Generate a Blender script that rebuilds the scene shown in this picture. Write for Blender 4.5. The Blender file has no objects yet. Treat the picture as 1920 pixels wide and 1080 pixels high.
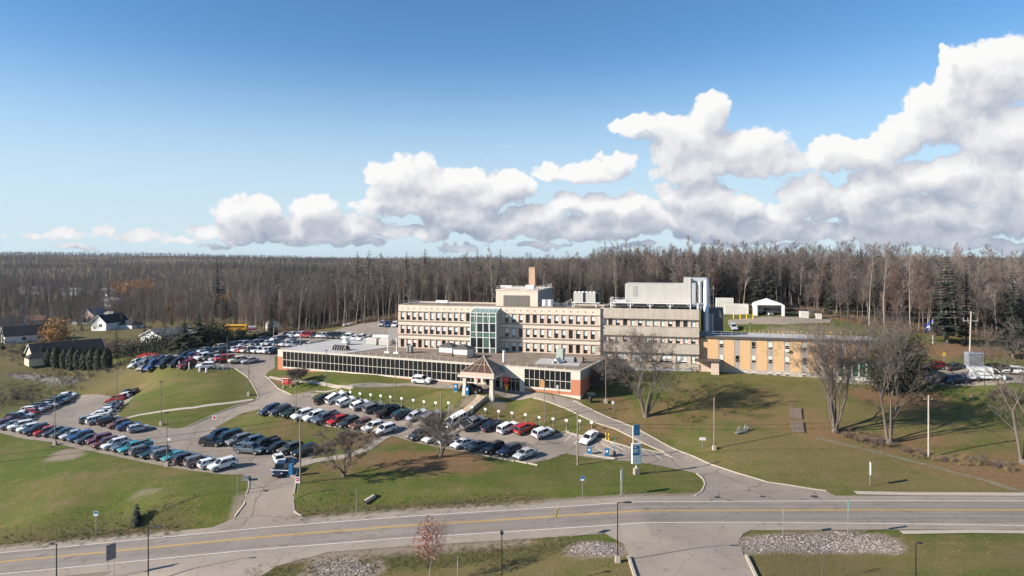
import bpy, math, random
import numpy as np
from mathutils import Vector, Matrix, Euler
PI = math.pi
RNG = random.Random(11)
SC = bpy.context.scene
COL = SC.collection
# ------------------------------------------------------------------ camera model (24 mm drone lens, level, shifted)
F, CX, HZ, CAMZ = 1280.0, 960.0, 480.0, 36.0
cam_d = bpy.data.cameras.new("camera"); cam = bpy.data.objects.new("camera", cam_d); COL.objects.link(cam)
cam.location = (0, 0, CAMZ); cam.rotation_euler = (PI/2, 0, 0)
cam_d.sensor_width = 36; cam_d.lens = 24; cam_d.shift_y = -60/1920
cam_d.clip_start = 1; cam_d.clip_end = 20000
SC.camera = cam

def at(px, py, Y):
    return ((px-CX)/F*Y, Y, CAMZ-(py-HZ)*Y/F)
def prop(o, label=None, cat=None, group=None, kind=None):
    if label: o['label'] = label
    if cat: o['category'] = cat
    if group: o['group'] = group
    if kind: o['kind'] = kind
    return o
def empty(name, loc, rz=0.0, label=None, cat=None, group=None):
    o = bpy.data.objects.new(name, None); COL.objects.link(o)
    o.empty_display_size = .3
    o.location = loc; o.rotation_euler = (0, 0, rz)
    return prop(o, label, cat, group)

class MB:
    """collects boxes, bars, tubes, prisms; builds ONE mesh object"""
    def __init__(s): s.v = []; s.f = []; s.m = []; s.mi = 0
    def face(s, pts):
        n = len(s.v); s.v += [tuple(p) for p in pts]; s.f.append(tuple(range(n, n+len(pts)))); s.m.append(s.mi)
    def add(s, vs, fs):
        n = len(s.v); s.v += [tuple(p) for p in vs]
        for f in fs: s.f.append(tuple(n+i for i in f)); s.m.append(s.mi)
    def box(s, x0, x1, y0, y1, z0, z1, M=None):
        vs = [(x0,y0,z0),(x1,y0,z0),(x1,y1,z0),(x0,y1,z0),(x0,y0,z1),(x1,y0,z1),(x1,y1,z1),(x0,y1,z1)]
        if M is not None: vs = [tuple(M @ Vector(v)) for v in vs]
        s.add(vs, [(0,3,2,1),(4,5,6,7),(0,1,5,4),(1,2,6,5),(2,3,7,6),(3,0,4,7)])
    def tube(s, p, q, r0, r1=None, n=6, cap=True):
        r1 = r0 if r1 is None else r1
        p = Vector(p); q = Vector(q); d = (q-p)
        if d.length < 1e-6: return
        d.normalize(); a = d.orthogonal().normalized(); b = d.cross(a)
        vs = []
        for c, r in ((p, r0), (q, r1)):
            for i in range(n):
                t = 2*PI*i/n; vs.append(c+a*(r*math.cos(t))+b*(r*math.sin(t)))
        fs = [(i, (i+1) % n, n+(i+1) % n, n+i) for i in range(n)]
        if cap: fs += [tuple(range(n-1, -1, -1)), tuple(range(n, 2*n))]
        s.add(vs, fs)
    def path(s, pts, r, n=6):
        for a, b in zip(pts, pts[1:]): s.tube(a, b, r, r, n)
    def prism(s, poly, z0, z1):
        n = len(poly)
        vs = [(x, y, z0) for x, y in poly]+[(x, y, z1) for x, y in poly]
        s.add(vs, [tuple(range(n-1, -1, -1)), tuple(range(n, 2*n))]+[(i, (i+1) % n, n+(i+1) % n, n+i) for i in range(n)])
    def frustum(s, b, t, zb, zt):
        # b,t = (x0,x1,y0,y1)
        vs = [(b[0],b[2],zb),(b[1],b[2],zb),(b[1],b[3],zb),(b[0],b[3],zb),(t[0],t[2],zt),(t[1],t[2],zt),(t[1],t[3],zt),(t[0],t[3],zt)]
        s.add(vs, [(0,3,2,1),(4,5,6,7),(0,1,5,4),(1,2,6,5),(2,3,7,6),(3,0,4,7)])
    def ico(s, c, r, sz=(1,1,1), jit=0, rng=RNG):
        g = (1+5**.5)/2
        vs = [(-1,g,0),(1,g,0),(-1,-g,0),(1,-g,0),(0,-1,g),(0,1,g),(0,-1,-g),(0,1,-g),(g,0,-1),(g,0,1),(-g,0,-1),(-g,0,1)]
        fs = [(0,11,5),(0,5,1),(0,1,7),(0,7,10),(0,10,11),(1,5,9),(5,11,4),(11,10,2),(10,7,6),(7,1,8),(3,9,4),(3,4,2),(3,2,6),(3,6,8),(3,8,9),(4,9,5),(2,4,11),(6,2,10),(8,6,7),(9,8,1)]
        k = r/1.902
        out = []
        for v in vs:
            j = 1+rng.uniform(-jit, jit)
            out.append((c[0]+v[0]*k*sz[0]*j, c[1]+v[1]*k*sz[1]*j, c[2]+v[2]*k*sz[2]*j))
        s.add(out, fs)
    def mesh(s, name, mats, smooth=False):
        me = bpy.data.meshes.new(name)
        me.from_pydata(s.v, [], s.f)
        for m in (mats if isinstance(mats, (list, tuple)) else [mats]): me.materials.append(m)
        me.polygons.foreach_set('material_index', s.m)
        if smooth: me.polygons.foreach_set('use_smooth', [True]*len(me.polygons))
        me.update()
        return me
    def build(s, name, mats, parent=None, smooth=False, loc=None, rz=0):
        return link(name, s.mesh(name, mats, smooth), parent, loc, rz)
def link(name, me, parent=None, loc=None, rz=0):
    o = bpy.data.objects.new(name, me); COL.objects.link(o)
    if parent is not None: o.parent = parent
    if loc is not None: o.location = loc
    if rz: o.rotation_euler = (0, 0, rz)
    return o
def fastmesh(name, V, Fc, mats, mi=None, smooth=False):
    """V (n,3) array, Fc (m,k) array of equal-size faces"""
    V = np.asarray(V, dtype=np.float32); Fc = np.asarray(Fc, dtype=np.int32)
    me = bpy.data.meshes.new(name); k = Fc.shape[1]
    me.vertices.add(len(V)); me.vertices.foreach_set('co', V.ravel())
    me.loops.add(Fc.size); me.loops.foreach_set('vertex_index', Fc.ravel())
    me.polygons.add(len(Fc)); me.polygons.foreach_set('loop_start', np.arange(0, Fc.size, k, dtype=np.int32))
    me.polygons.foreach_set('loop_total', np.full(len(Fc), k, dtype=np.int32))
    for m in (mats if isinstance(mats, (list, tuple)) else [mats]): me.materials.append(m)
    if mi is not None: me.polygons.foreach_set('material_index', np.asarray(mi, dtype=np.int32))
    if smooth: me.polygons.foreach_set('use_smooth', np.ones(len(Fc), dtype=bool))
    me.update(calc_edges=True); me.validate()
    return me
def copy_tree(o, parent=None):
    c = o.copy(); COL.objects.link(c); c.parent = parent
    for ch in o.children: copy_tree(ch, c)
    return c

# ------------------------------------------------------------------ materials
MATS = {}
def nt(m):
    m.use_nodes = True; t = m.node_tree
    return t, t.nodes, t.links, t.nodes['Principled BSDF']
def mat(name, col, rough=.7, var=.18, scale=3.0, metal=0.0, bump=0.0, bscale=20., spec=.5, obj=False, streak=0.0):
    """procedural material: base colour broken up by two octaves of noise"""
    if name in MATS: return MATS[name]
    m = bpy.data.materials.new(name); t, N, L, b = nt(m)
    b.inputs['Roughness'].default_value = rough; b.inputs['Metallic'].default_value = metal
    b.inputs['Specular IOR Level'].default_value = spec
    geo = N.new('ShaderNodeNewGeometry')
    n1 = N.new('ShaderNodeTexNoise'); n1.inputs['Scale'].default_value = scale; n1.inputs['Detail'].default_value = 6; n1.inputs['Roughness'].default_value = .65
    L.new(geo.outputs['Position'], n1.inputs['Vector'])
    mr = N.new('ShaderNodeMapRange'); mr.inputs[1].default_value = .3; mr.inputs[2].default_value = .7
    mr.inputs[3].default_value = 1-var; mr.inputs[4].default_value = 1+var
    L.new(n1.outputs['Fac'], mr.inputs[0])
    src = mr.outputs[0]
    if streak:
        mp = N.new('ShaderNodeMapping'); mp.inputs['Scale'].default_value = (2.2, 2.2, .12); L.new(geo.outputs['Position'], mp.inputs['Vector'])
        n2 = N.new('ShaderNodeTexNoise'); n2.inputs['Scale'].default_value = 1.0; n2.inputs['Detail'].default_value = 5; L.new(mp.outputs[0], n2.inputs['Vector'])
        m2 = N.new('ShaderNodeMapRange'); m2.inputs[1].default_value = .35; m2.inputs[2].default_value = .65; m2.inputs[3].default_value = 1-streak; m2.inputs[4].default_value = 1+streak*.4
        L.new(n2.outputs['Fac'], m2.inputs[0])
        mu = N.new('ShaderNodeMath'); mu.operation = 'MULTIPLY'; L.new(src, mu.inputs[0]); L.new(m2.outputs[0], mu.inputs[1]); src = mu.outputs[0]
    vm = N.new('ShaderNodeVectorMath'); vm.operation = 'SCALE'; L.new(src, vm.inputs['Scale'])
    if obj:
        oi = N.new('ShaderNodeObjectInfo'); L.new(oi.outputs['Color'], vm.inputs[0])
    else: vm.inputs[0].default_value = col
    L.new(vm.outputs[0], b.inputs['Base Color'])
    if bump:
        n3 = N.new('ShaderNodeTexNoise'); n3.inputs['Scale'].default_value = bscale; n3.inputs['Detail'].default_value = 4
        L.new(geo.outputs['Position'], n3.inputs['Vector'])
        bp = N.new('ShaderNodeBump'); bp.inputs['Strength'].default_value = bump; bp.inputs['Distance'].default_value = .05
        L.new(n3.outputs['Fac'], bp.inputs['Height']); L.new(bp.outputs[0], b.inputs['Normal'])
    MATS[name] = m
    return m
def paint(name, **k):
    m = mat(name, (1,1,1), obj=True, **k)
    m.node_tree.nodes['Principled BSDF'].inputs['Coat Weight'].default_value = .5
    m.node_tree.nodes['Principled BSDF'].inputs['Coat Roughness'].default_value = .08
    return m

# ------------------------------------------------------------------ terrain from surveyed points
CP = []
def P(px, py, z):                     # photo point with an estimated elevation -> world point
    Y = (CAMZ-z)*F/(py-HZ); CP.append(((px-CX)/F*Y, Y, z))
def W(x, y, z): CP.append((x, y, z))
ROADX = np.array([-2500,-400,-160,-100,-64.5,-36,-15,0,18,51,72,130,400,2500.])
ROADZ = np.array([-25,-22,-14.5,-9.8,-6.5,-3.75,-2.1,-1.2,0,.15,.1,-.1,-1,-6.])
def road_z(x): return np.interp(x, ROADX, ROADZ)
for x in range(-240, 241, 20):
    for dy in (-6, 0, 7): W(x, 96+dy, float(road_z(x)))
# lower parking lot and its entrance
for a in ((0,808,-.5),(200,850,-.5),(300,872,-.5),(418,888,-.6),(0,789,-.3),(-60,800,-.5),(80,770,0),(150,742,.2),(250,742,.8),(268,804,.1),(345,803,.4),
          (400,838,-.1),(480,850,-.2),(572,862,-.3),(523,880,-.4),(505,930,-1.5),(100,829,-.5),(300,840,-.2),(150,790,.0)): P(*a)
# left lawn
for a in ((100,900,-2.5),(100,960,-4.2),(0,900,-3.6),(0,970,-6),(300,925,-1.9),(400,945,-2.2),(250,966,-3.1),(430,930,-1.5)): P(*a)
# centre lawn
for a in ((600,940,-1.5),(600,890,-.3),(645,868,0),(820,858,.4),(760,900,-.4),(900,920,-.6),(1050,880,.1),(1193,888,.1),(1300,900,.1),(1000,920,-.5),(700,850,.5)): P(*a)
# middle lot
for a in ((515,777,3),(600,792,2.1),(735,815,1),(770,825,.9),(830,838,.7),(740,778,2.8),(610,753,3.6),(810,795,2.2),(900,850,.6),(1000,866,.5),(930,803,2.0),
          (1018,818,1.9),(1058,812,2.0),(1107,828,1.2),(1150,862,.5),(1243,846,.9),(850,793,2.6)): P(*a)
# drives
for a in ((500,735,4.3),(465,705,6.2),(440,690,7.2),(470,684,7.5),(515,695,7.3),(560,740,4.6),(640,727,6.5),(720,719,7.1),(800,718,7.55),(870,725,7.5),
          (867,741,6.8),(923,743,6.8),(1000,742,7.0),(1065,767,5.2),(1085,750,6.6),(1160,790,3.5),(1150,802,3.1),(1210,832,1.7),(1250,835,1.3),(1330,870,.4),(1440,905,.15),(1550,921,.1)): P(*a)
# banks between
for a in ((700,745,5.2),(800,745,5.5),(960,765,4.5),(500,800,1.5),(405,800,.4),(480,768,2.4),(420,785,1.2),(475,750,3.4),(300,770,2),(400,745,4.0),(350,720,5.2),(420,715,6),
          (300,735,3.6),(330,690,7.5),(260,690,6.5),(180,720,2),(220,700,4),(130,733,.2),(600,708,7.3),(700,713,7.6)): P(*a)
# upper lot, back lot
for a in ((300,684,7.8),(400,660,8.4),(520,640,9),(600,632,9.6),(700,645,9.6),(290,672,7.6),(345,655,7.8),(700,612,12),(640,618,10.8),(727,612,12.2)): P(*a)
for a in ((-20,240,15),(30,230,16),(60,215,17.5),(78,205,18),(78,225,18.5),(110,190,15.5),(-29,172,8.3),(0,168,8.3),(21,160,8.6),(43,154.5,9.2),(60,150,8.6),(100,150,9.5),(20,190,10),(60,180,12)): W(*a)
# right hillside
for a in ((1640,718,8.5),(1830,715,9.6),(1900,720,9.8),(1780,705,9.4),(1817,672,12),(1800,650,13.6),(1700,745,7),(1850,750,7.2),(1850,790,4.8),(1740,858,1.8),(1665,828,3),(1565,808,4),(1910,865,2),
          (1900,915,.6),(1631,912,.3),(1700,885,.9),(1440,870,1.2),(1340,842,2),(1500,840,2.4),(1440,780,5),(1440,730,7.8),(1210,780,4.5),(1230,740,7),(1300,720,8.2),(1600,760,6.6)): P(*a)
# near verge south of the road
for a in ((1100,1060,-.6),(900,1046,-2.2),(1300,1040,0),(1500,1060,-.4),(1550,1022,-1.0),(1800,1050,-.2),(700,1066,-2.9),(450,1060,-4),(300,1078,-5.6)): P(*a)
for a in ((-60,75,-7.5),(-30,70,-5),(0,65,-1.5),(40,65,-.5),(80,65,-.3),(-100,75,-10),(0,40,-2),(60,30,-1),(-80,40,-9)): W(*a)
# left valley and village
for a in ((60,712,-1),(150,692,0),(120,660,0),(40,640,0),(222,614,0),(447,623,4),(512,623,5),(300,640,4),(250,660,3),(350,625,2.5),(570,622,7)): P(*a)
for a in ((-200,230,-1),(-180,290,0),(-200,170,-4),(-200,500,-6),(-400,600,-6),(-100,450,4),(-600,400,-5),(0,400,17),(100,400,19),(250,300,18),(300,200,14),(250,130,5),(-300,150,-10),(-300,100,-15),
          (0,800,12),(-300,1000,-2),(300,800,15),(-1000,1000,0),(1000,1000,12),(1000,400,14),(-1000,300,-10),(-700,1600,8),(0,1600,6),(700,1600,6)): W(*a)
for x, z in ((-4500,40),(-3000,41),(-2250,41),(-1500,37),(-1100,25),(-800,19),(0,18),(800,20),(1500,21),(2300,20),(4500,22)): W(x, 3000, z)
for x in (-5000,-2000,0,2000,5000): W(x, 5500, 8)
CP = np.array(CP)
def kern(d2): return np.sqrt(d2+9.0)
_A = kern(((CP[:,None,:2]-CP[None,:,:2])**2).sum(-1))
_n = len(CP)
_M = np.zeros((_n+1,_n+1)); _M[:_n,:_n] = _A-np.eye(_n)*(-0.6); _M[:_n,_n] = 1; _M[_n,:_n] = 1
_M[:_n,:_n] = -_A+np.eye(_n)*0.8
_w = np.linalg.solve(_M, np.append(CP[:,2], 0))
def rbf(x, y):
    out = np.full(x.shape, _w[_n])
    for i in range(_n): out -= _w[i]*kern((x-CP[i,0])**2+(y-CP[i,1])**2)
    return out
def smooth(e0, e1, x):
    t = np.clip((x-e0)/(e1-e0), 0, 1); return t*t*(3-2*t)
def axis(lo, a, b, hi, step, mid, g):
    core = list(np.arange(a, b+1e-6, step))
    up = []; x = b; s = mid
    while x < hi: x += s; up.append(x); s *= g
    dn = []; x = a; s = mid
    while x > lo: x -= s; dn.append(x); s *= g
    return np.array(dn[::-1]+core+up)
XS = axis(-5200, -150, 125, 5200, 1.0, 2.0, 1.055)
YS = axis(5, 70, 225, 6200, 1.0, 2.0, 1.045)
_gx, _gy = np.meshgrid(XS, YS)
GZ = rbf(_gx, _gy)
# long gentle undulation + small bumps off the built ground
def vnoise(x, y, s, seed):
    r = np.random.RandomState(seed); ph = r.rand(10)*6.28; an = r.rand(10)*6.28; fr = (r.rand(10)*.9+.55)/s
    return sum(np.sin((x*math.cos(a)+y*math.sin(a))*f*6.28+p) for a, f, p in zip(an, fr, ph))/10**.5/1.2
far = smooth(260, 700, _gy)
GZ += far*vnoise(_gx, _gy, 560, 3)*6.5*smooth(450, 1200, _gy)*(1-.6*smooth(2400, 3000, _gy))
GZ += vnoise(_gx, _gy, 9, 5)*.05
_d = np.abs(_gy-96.5)
_wr = 1-smooth(8.0, 10.5, _d)
GZ = GZ*(1-_wr)+(road_z(_gx)-np.abs(_gy-96)*.012)*_wr
def hz(x, y):
    x = np.asarray(x, dtype=float); y = np.asarray(y, dtype=float)
    i = np.clip(np.searchsorted(XS, x)-1, 0, len(XS)-2); j = np.clip(np.searchsorted(YS, y)-1, 0, len(YS)-2)
    u = (x-XS[i])/(XS[i+1]-XS[i]); v = (y-YS[j])/(YS[j+1]-YS[j])
    return GZ[j,i]*(1-u)*(1-v)+GZ[j,i+1]*u*(1-v)+GZ[j+1,i]*(1-u)*v+GZ[j+1,i+1]*u*v
def hzf(x, y): return float(hz(x, y))
_t = np.concatenate([np.arange(40, 330, .25), np.arange(330, 1200, 1.)])
def gp(px, py, dz=0.0):
    """survey: where the sight line through a photo point meets the ground"""
    X = (px-CX)/F*_t; Z = CAMZ-(py-HZ)/F*_t
    d = Z-hz(X, _t)-dz
    k = np.argmax(d < 0)
    if k == 0: k = len(_t)-1
    t = _t[k-1]+(_t[k]-_t[k-1])*d[k-1]/(d[k-1]-d[k]+1e-9)
    x = (px-CX)/F*t
    return (x, t, hzf(x, t)+dz)
def gpp(pts): return [gp(*p)[:2] for p in pts]
# ------------------------------------------------------------------ light and sky
SUN_AZ = math.atan2(-math.cos(math.radians(16)), -math.sin(math.radians(16)))   # compass-like: x=sin, y=cos
SUN_EL = math.radians(25)
sd = Vector((math.sin(SUN_AZ)*math.cos(SUN_EL), math.cos(SUN_AZ)*math.cos(SUN_EL), math.sin(SUN_EL)))
sl = bpy.data.lights.new("sun", 'SUN'); sl.energy = 5.0; sl.angle = math.radians(.53); sl.color = (1.0, .91, .79)
so = bpy.data.objects.new("sun", sl); COL.objects.link(so); so.rotation_euler = (-sd).to_track_quat('-Z', 'Y').to_euler(); so.location = (-200, -60, 200)
wd = bpy.data.worlds.new("World"); SC.world = wd; wd.use_nodes = True
SC.view_settings.view_transform = 'Standard'; SC.view_settings.look = 'None'; SC.view_settings.gamma = 1; SC.view_settings.exposure = .85

def skyxy(px, py):
    az = math.atan2(px-CX, F); return az, math.atan((HZ-py)/F*math.cos(az))
# heaps of cumulus: photo centre, half width, half height, weight
CLOUDS = [
 (1300,275,100,50),(1325,215,40,46),(1385,285,85,46),(1250,250,62,34),(1195,238,46,22),(1440,300,70,34),(1330,315,120,26),
 (1115,322,66,24),(1155,305,44,24),(1020,318,36,16),
 (760,335,74,46),(820,350,90,42),(900,362,95,36),(950,350,50,36),(720,375,52,34),(810,385,150,24),(880,330,40,22),
 (445,405,48,38),(490,402,42,32),(590,402,62,36),(530,428,115,26),(640,428,120,26),(395,435,60,16),
 (1310,375,62,44),(1260,365,28,32),(1380,392,50,26),(1510,372,64,46),(1470,398,74,26),(1550,388,44,36),
 (1120,388,60,28),(1190,392,60,28),(1060,380,38,22),(1240,408,125,22),
 (1560,290,90,32),(1640,285,64,32),(1700,250,78,42),(1760,215,84,62),(1830,165,95,78),(1900,135,100,70),(1800,132,56,42),(1768,112,24,28),(1900,240,130,60),(1700,335,125,42),(1780,318,54,30),
 (1850,335,120,60),(1700,400,160,36),(1880,405,140,46),(1620,365,60,34),(1970,290,100,170),
 (180,434,55,17,.55),(120,442,55,13,.6),(255,440,80,15,.55),(60,438,40,13,.6),(20,446,40,9,.7),(330,450,60,11,.5),(218,368,46,20,1.12),(338,382,26,26,1.10),(310,418,40,10,.95),(15,415,18,12,1.0),(520,370,30,18,1.05),(960,272,26,18,1.05),(900,292,34,22,1.0),(1700,330,160,60,.6),
 (945,430,130,24,.2),(770,436,120,20,.25),(1090,434,120,22,.2),(1390,440,130,20,.2),(1560,440,120,22,.15),(1730,444,160,26,.1),(620,440,120,16,.3),(560,438,100,24),(690,425,70,26,.1),(1000,402,56,26),(1150,425,110,24),(1330,425,100,24),(1450,430,90,22),(870,412,100,24),(470,440,70,18),(690,458,60,10,.4),(860,460,70,10,.45),(560,458,70,9,.5),(1010,460,70,10,.45),(1180,460,80,10,.4),(1480,463,80,9,.4),(1640,465,90,9,.4),(400,462,70,8,.6),(150,462,90,8,.7),(1860,460,90,14,.2),
]
def cloud_group(rich):
    g = bpy.data.node_groups.new("cumulus_field", 'ShaderNodeTree')
    g.interface.new_socket("P", in_out='INPUT', socket_type='NodeSocketVector')
    g.interface.new_socket("D", in_out='OUTPUT', socket_type='NodeSocketFloat')
    N, L = g.nodes, g.links
    gi = N.new('NodeGroupInput'); go = N.new('NodeGroupOutput')
    # domain warp so no ellipse edge survives
    nw = N.new('ShaderNodeTexNoise'); nw.inputs['Scale'].default_value = 16; nw.inputs['Detail'].default_value = 3; nw.noise_dimensions = '2D'; nw.inputs['Roughness'].default_value = .6
    L.new(gi.outputs[0], nw.inputs['Vector'])
    sub = N.new('ShaderNodeVectorMath'); sub.operation = 'SUBTRACT'; L.new(nw.outputs['Color'], sub.inputs[0]); sub.inputs[1].default_value = (.5,.5,.5)
    scl = N.new('ShaderNodeVectorMath'); scl.operation = 'MULTIPLY'; L.new(sub.outputs[0], scl.inputs[0]); scl.inputs[1].default_value = (.050,.036,0)
    wp = N.new('ShaderNodeVectorMath'); L.new(gi.outputs[0], wp.inputs[0]); L.new(scl.outputs[0], wp.inputs[1])
    acc = None
    for px, py, rx, ry, *thin in CLOUDS:
        if not rich and rx*ry < 420: continue
        a, e = skyxy(px, py); c2 = math.cos(a)**2; kx = F/rx/c2; ky = F/ry/math.cos(a)
        m = N.new('ShaderNodeVectorMath'); m.operation = 'MULTIPLY_ADD'; L.new(wp.outputs[0], m.inputs[0]); m.inputs[1].default_value = (kx, ky, 0); m.inputs[2].default_value = (-a*kx, -e*ky, 0)
        l = N.new('ShaderNodeVectorMath'); l.operation = 'DOT_PRODUCT'; L.new(m.outputs[0], l.inputs[0]); L.new(m.outputs[0], l.inputs[1])
        if acc is None: acc = l.outputs['Value']; continue
        lo = l.outputs['Value']
        if thin:
            q = N.new('ShaderNodeMath'); q.operation = 'ADD'; L.new(lo, q.inputs[0]); q.inputs[1].default_value = thin[0]; lo = q.outputs[0]
        x = N.new('ShaderNodeMath'); x.operation = 'MINIMUM'
        L.new(acc, x.inputs[0]); L.new(lo, x.inputs[1]); acc = x.outputs[0]
    inv = N.new('ShaderNodeMath'); inv.operation = 'SUBTRACT'; inv.inputs[0].default_value = 1.17; L.new(acc, inv.inputs[1])
    mn = N.new('ShaderNodeMath'); mn.operation = 'MAXIMUM'; L.new(inv.outputs[0], mn.inputs[0]); mn.inputs[1].default_value = -.6
    # cauliflower billows at three sizes
    acc = mn.outputs[0]
    for sc, amp in (((22, .34), (58, .22)) if rich else ((22, .34), (58, .2))):
        v = N.new('ShaderNodeTexVoronoi'); v.feature = 'F1'; v.voronoi_dimensions = '2D'; v.inputs['Scale'].default_value = sc
        L.new(wp.outputs[0], v.inputs['Vector'])
        k = N.new('ShaderNodeMath'); k.operation = 'MULTIPLY_ADD'; L.new(v.outputs['Distance'], k.inputs[0]); k.inputs[1].default_value = -amp*1.5; L.new(acc, k.inputs[2]); acc = k.outputs[0]
        c = N.new('ShaderNodeMath'); c.operation = 'ADD'; L.new(acc, c.inputs[0]); c.inputs[1].default_value = amp*.45; acc = c.outputs[0]
    n2 = N.new('ShaderNodeTexNoise'); n2.inputs['Scale'].default_value = 26; n2.noise_dimensions = '2D'; n2.inputs['Detail'].default_value = 6 if rich else 2; n2.inputs['Roughness'].default_value = .6
    L.new(wp.outputs[0], n2.inputs['Vector'])
    k = N.new('ShaderNodeMath'); k.operation = 'MULTIPLY_ADD'; L.new(n2.outputs['Fac'], k.inputs[0]); k.inputs[1].default_value = .95; L.new(acc, k.inputs[2])
    c = N.new('ShaderNodeMath'); c.operation = 'SUBTRACT'; L.new(k.outputs[0], c.inputs[0]); c.inputs[1].default_value = .475
    if rich:
        n3 = N.new('ShaderNodeTexNoise'); n3.noise_dimensions = '2D'; n3.inputs['Scale'].default_value = 100; n3.inputs['Detail'].default_value = 5; n3.inputs['Roughness'].default_value = .62; L.new(wp.outputs[0], n3.inputs['Vector'])
        k = N.new('ShaderNodeMath'); k.operation = 'MULTIPLY_ADD'; L.new(n3.outputs['Fac'], k.inputs[0]); k.inputs[1].default_value = .62; L.new(c.outputs[0], k.inputs[2])
        c = N.new('ShaderNodeMath'); c.operation = 'SUBTRACT'; L.new(k.outputs[0], c.inputs[0]); c.inputs[1].default_value = .31
    L.new(c.outputs[0], go.inputs[0])
    return g
def build_world():
    t = wd.node_tree; N, L = t.nodes, t.links
    for n in list(N): N.remove(n)
    out = N.new('ShaderNodeOutputWorld')
    sky = N.new('ShaderNodeTexSky'); sky.sky_type = 'NISHITA'; sky.sun_disc = False
    sky.sun_elevation = SUN_EL; sky.sun_rotation = SUN_AZ; sky.altitude = 300; sky.air_density = .85; sky.dust_density = .05; sky.ozone_density = 1.6
    hs = N.new('ShaderNodeHueSaturation'); hs.inputs['Saturation'].default_value = 1.0; hs.inputs['Value'].default_value = 1.0
    tv = N.new('ShaderNodeVectorMath'); tv.operation = 'MULTIPLY'; L.new(sky.outputs[0], tv.inputs[0]); tv.inputs[1].default_value = (.60,.93,1.10); L.new(tv.outputs[0], hs.inputs['Color'])
    b1 = N.new('ShaderNodeBackground'); b1.inputs['Strength'].default_value = .084; L.new(hs.outputs[0], b1.inputs['Color'])
    tc = N.new('ShaderNodeTexCoord'); sx = N.new('ShaderNodeSeparateXYZ'); L.new(tc.outputs['Generated'], sx.inputs[0])
    az = N.new('ShaderNodeMath'); az.operation = 'ARCTAN2'; L.new(sx.outputs[0], az.inputs[0]); L.new(sx.outputs[1], az.inputs[1])
    el = N.new('ShaderNodeMath'); el.operation = 'ARCSINE'; L.new(sx.outputs[2], el.inputs[0])
    p = N.new('ShaderNodeCombineXYZ'); L.new(az.outputs[0], p.inputs[0]); L.new(el.outputs[0], p.inputs[1])
    gr, gc = cloud_group(True), cloud_group(False)
    def field(off, g):
        ad = N.new('ShaderNodeVectorMath'); L.new(p.outputs[0], ad.inputs[0]); ad.inputs[1].default_value = off
        q = N.new('ShaderNodeGroup'); q.node_tree = g; L.new(ad.outputs[0], q.inputs[0]); return q.outputs[0]
    # paler air towards the horizon
    hm = N.new('ShaderNodeMapRange'); hm.interpolation_type = 'SMOOTHERSTEP'; L.new(el.outputs[0], hm.inputs[0])
    for i, x in zip((1,2,3,4), (.0,.34,.9,0)): hm.inputs[i].default_value = x
    hx = N.new('ShaderNodeMix'); hx.data_type = 'RGBA'; L.new(hm.outputs[0], hx.inputs[0]); L.new(hs.outputs[0], hx.inputs[6]); hx.inputs[7].default_value = (4.3,5.2,5.8,1); L.new(hx.outputs[2], b1.inputs['Color'])
    d0 = field((0,0,0), gr); d1 = field((-.013,.025,0), gc)
    def math_(op, a, b=None, c=None):
        n = N.new('ShaderNodeMath'); n.operation = op
        for i, v in enumerate((a, b, c)):
            if v is None: continue
            if isinstance(v, (int, float)): n.inputs[i].default_value = v
            else: L.new(v, n.inputs[i])
        return n.outputs[0]
    def mrange(v, a, b, c, d, smoothstep=True):
        n = N.new('ShaderNodeMapRange'); n.interpolation_type = 'SMOOTHSTEP' if smoothstep else 'LINEAR'
        L.new(v, n.inputs[0])
        for i, x in zip((1,2,3,4), (a,b,c,d)): n.inputs[i].default_value = x
        return n.outputs[0]
    alpha = mrange(d0, .0, .38, 0, 1)
    up = mrange(el.outputs[0], -.01, .0, 0, 1); alpha = math_('MULTIPLY', alpha, up)
    lit = math_('MULTIPLY_ADD', math_('SUBTRACT', d0, d1), .34, .54)
    thick = mrange(d0, .5, 1.4, 0, .05); lit = math_('SUBTRACT', lit, thick)
    lit = math_('SUBTRACT', lit, mrange(el.outputs[0], .015, .11, .24, 0))
    lit = mrange(lit, .05, .85, 0, 1, False)
    cr = N.new('ShaderNodeValToRGB'); L.new(lit, cr.inputs[0])
    e = cr.color_ramp.elements; e[0].position = 0; e[0].color = (.33,.38,.48,1); e[1].position = 1; e[1].color = (.90,.895,.89,1)
    x = cr.color_ramp.elements.new(.38); x.color = (.53,.56,.63,1); x = cr.color_ramp.elements.new(.68); x.color = (.74,.745,.77,1)
    b2 = N.new('ShaderNodeBackground'); b2.inputs['Strength'].default_value = .60; L.new(cr.outputs[0], b2.inputs['Color'])
    mx = N.new('ShaderNodeMixShader'); L.new(alpha, mx.inputs[0]); L.new(b1.outputs[0], mx.inputs[1]); L.new(b2.outputs[0], mx.inputs[2])
    L.new(mx.outputs[0], out.inputs['Surface'])
    try:
        wd.cycles.sampling_method = 'MANUAL'; wd.cycles.sample_map_resolution = 256
    except Exception: pass
build_world()

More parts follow.
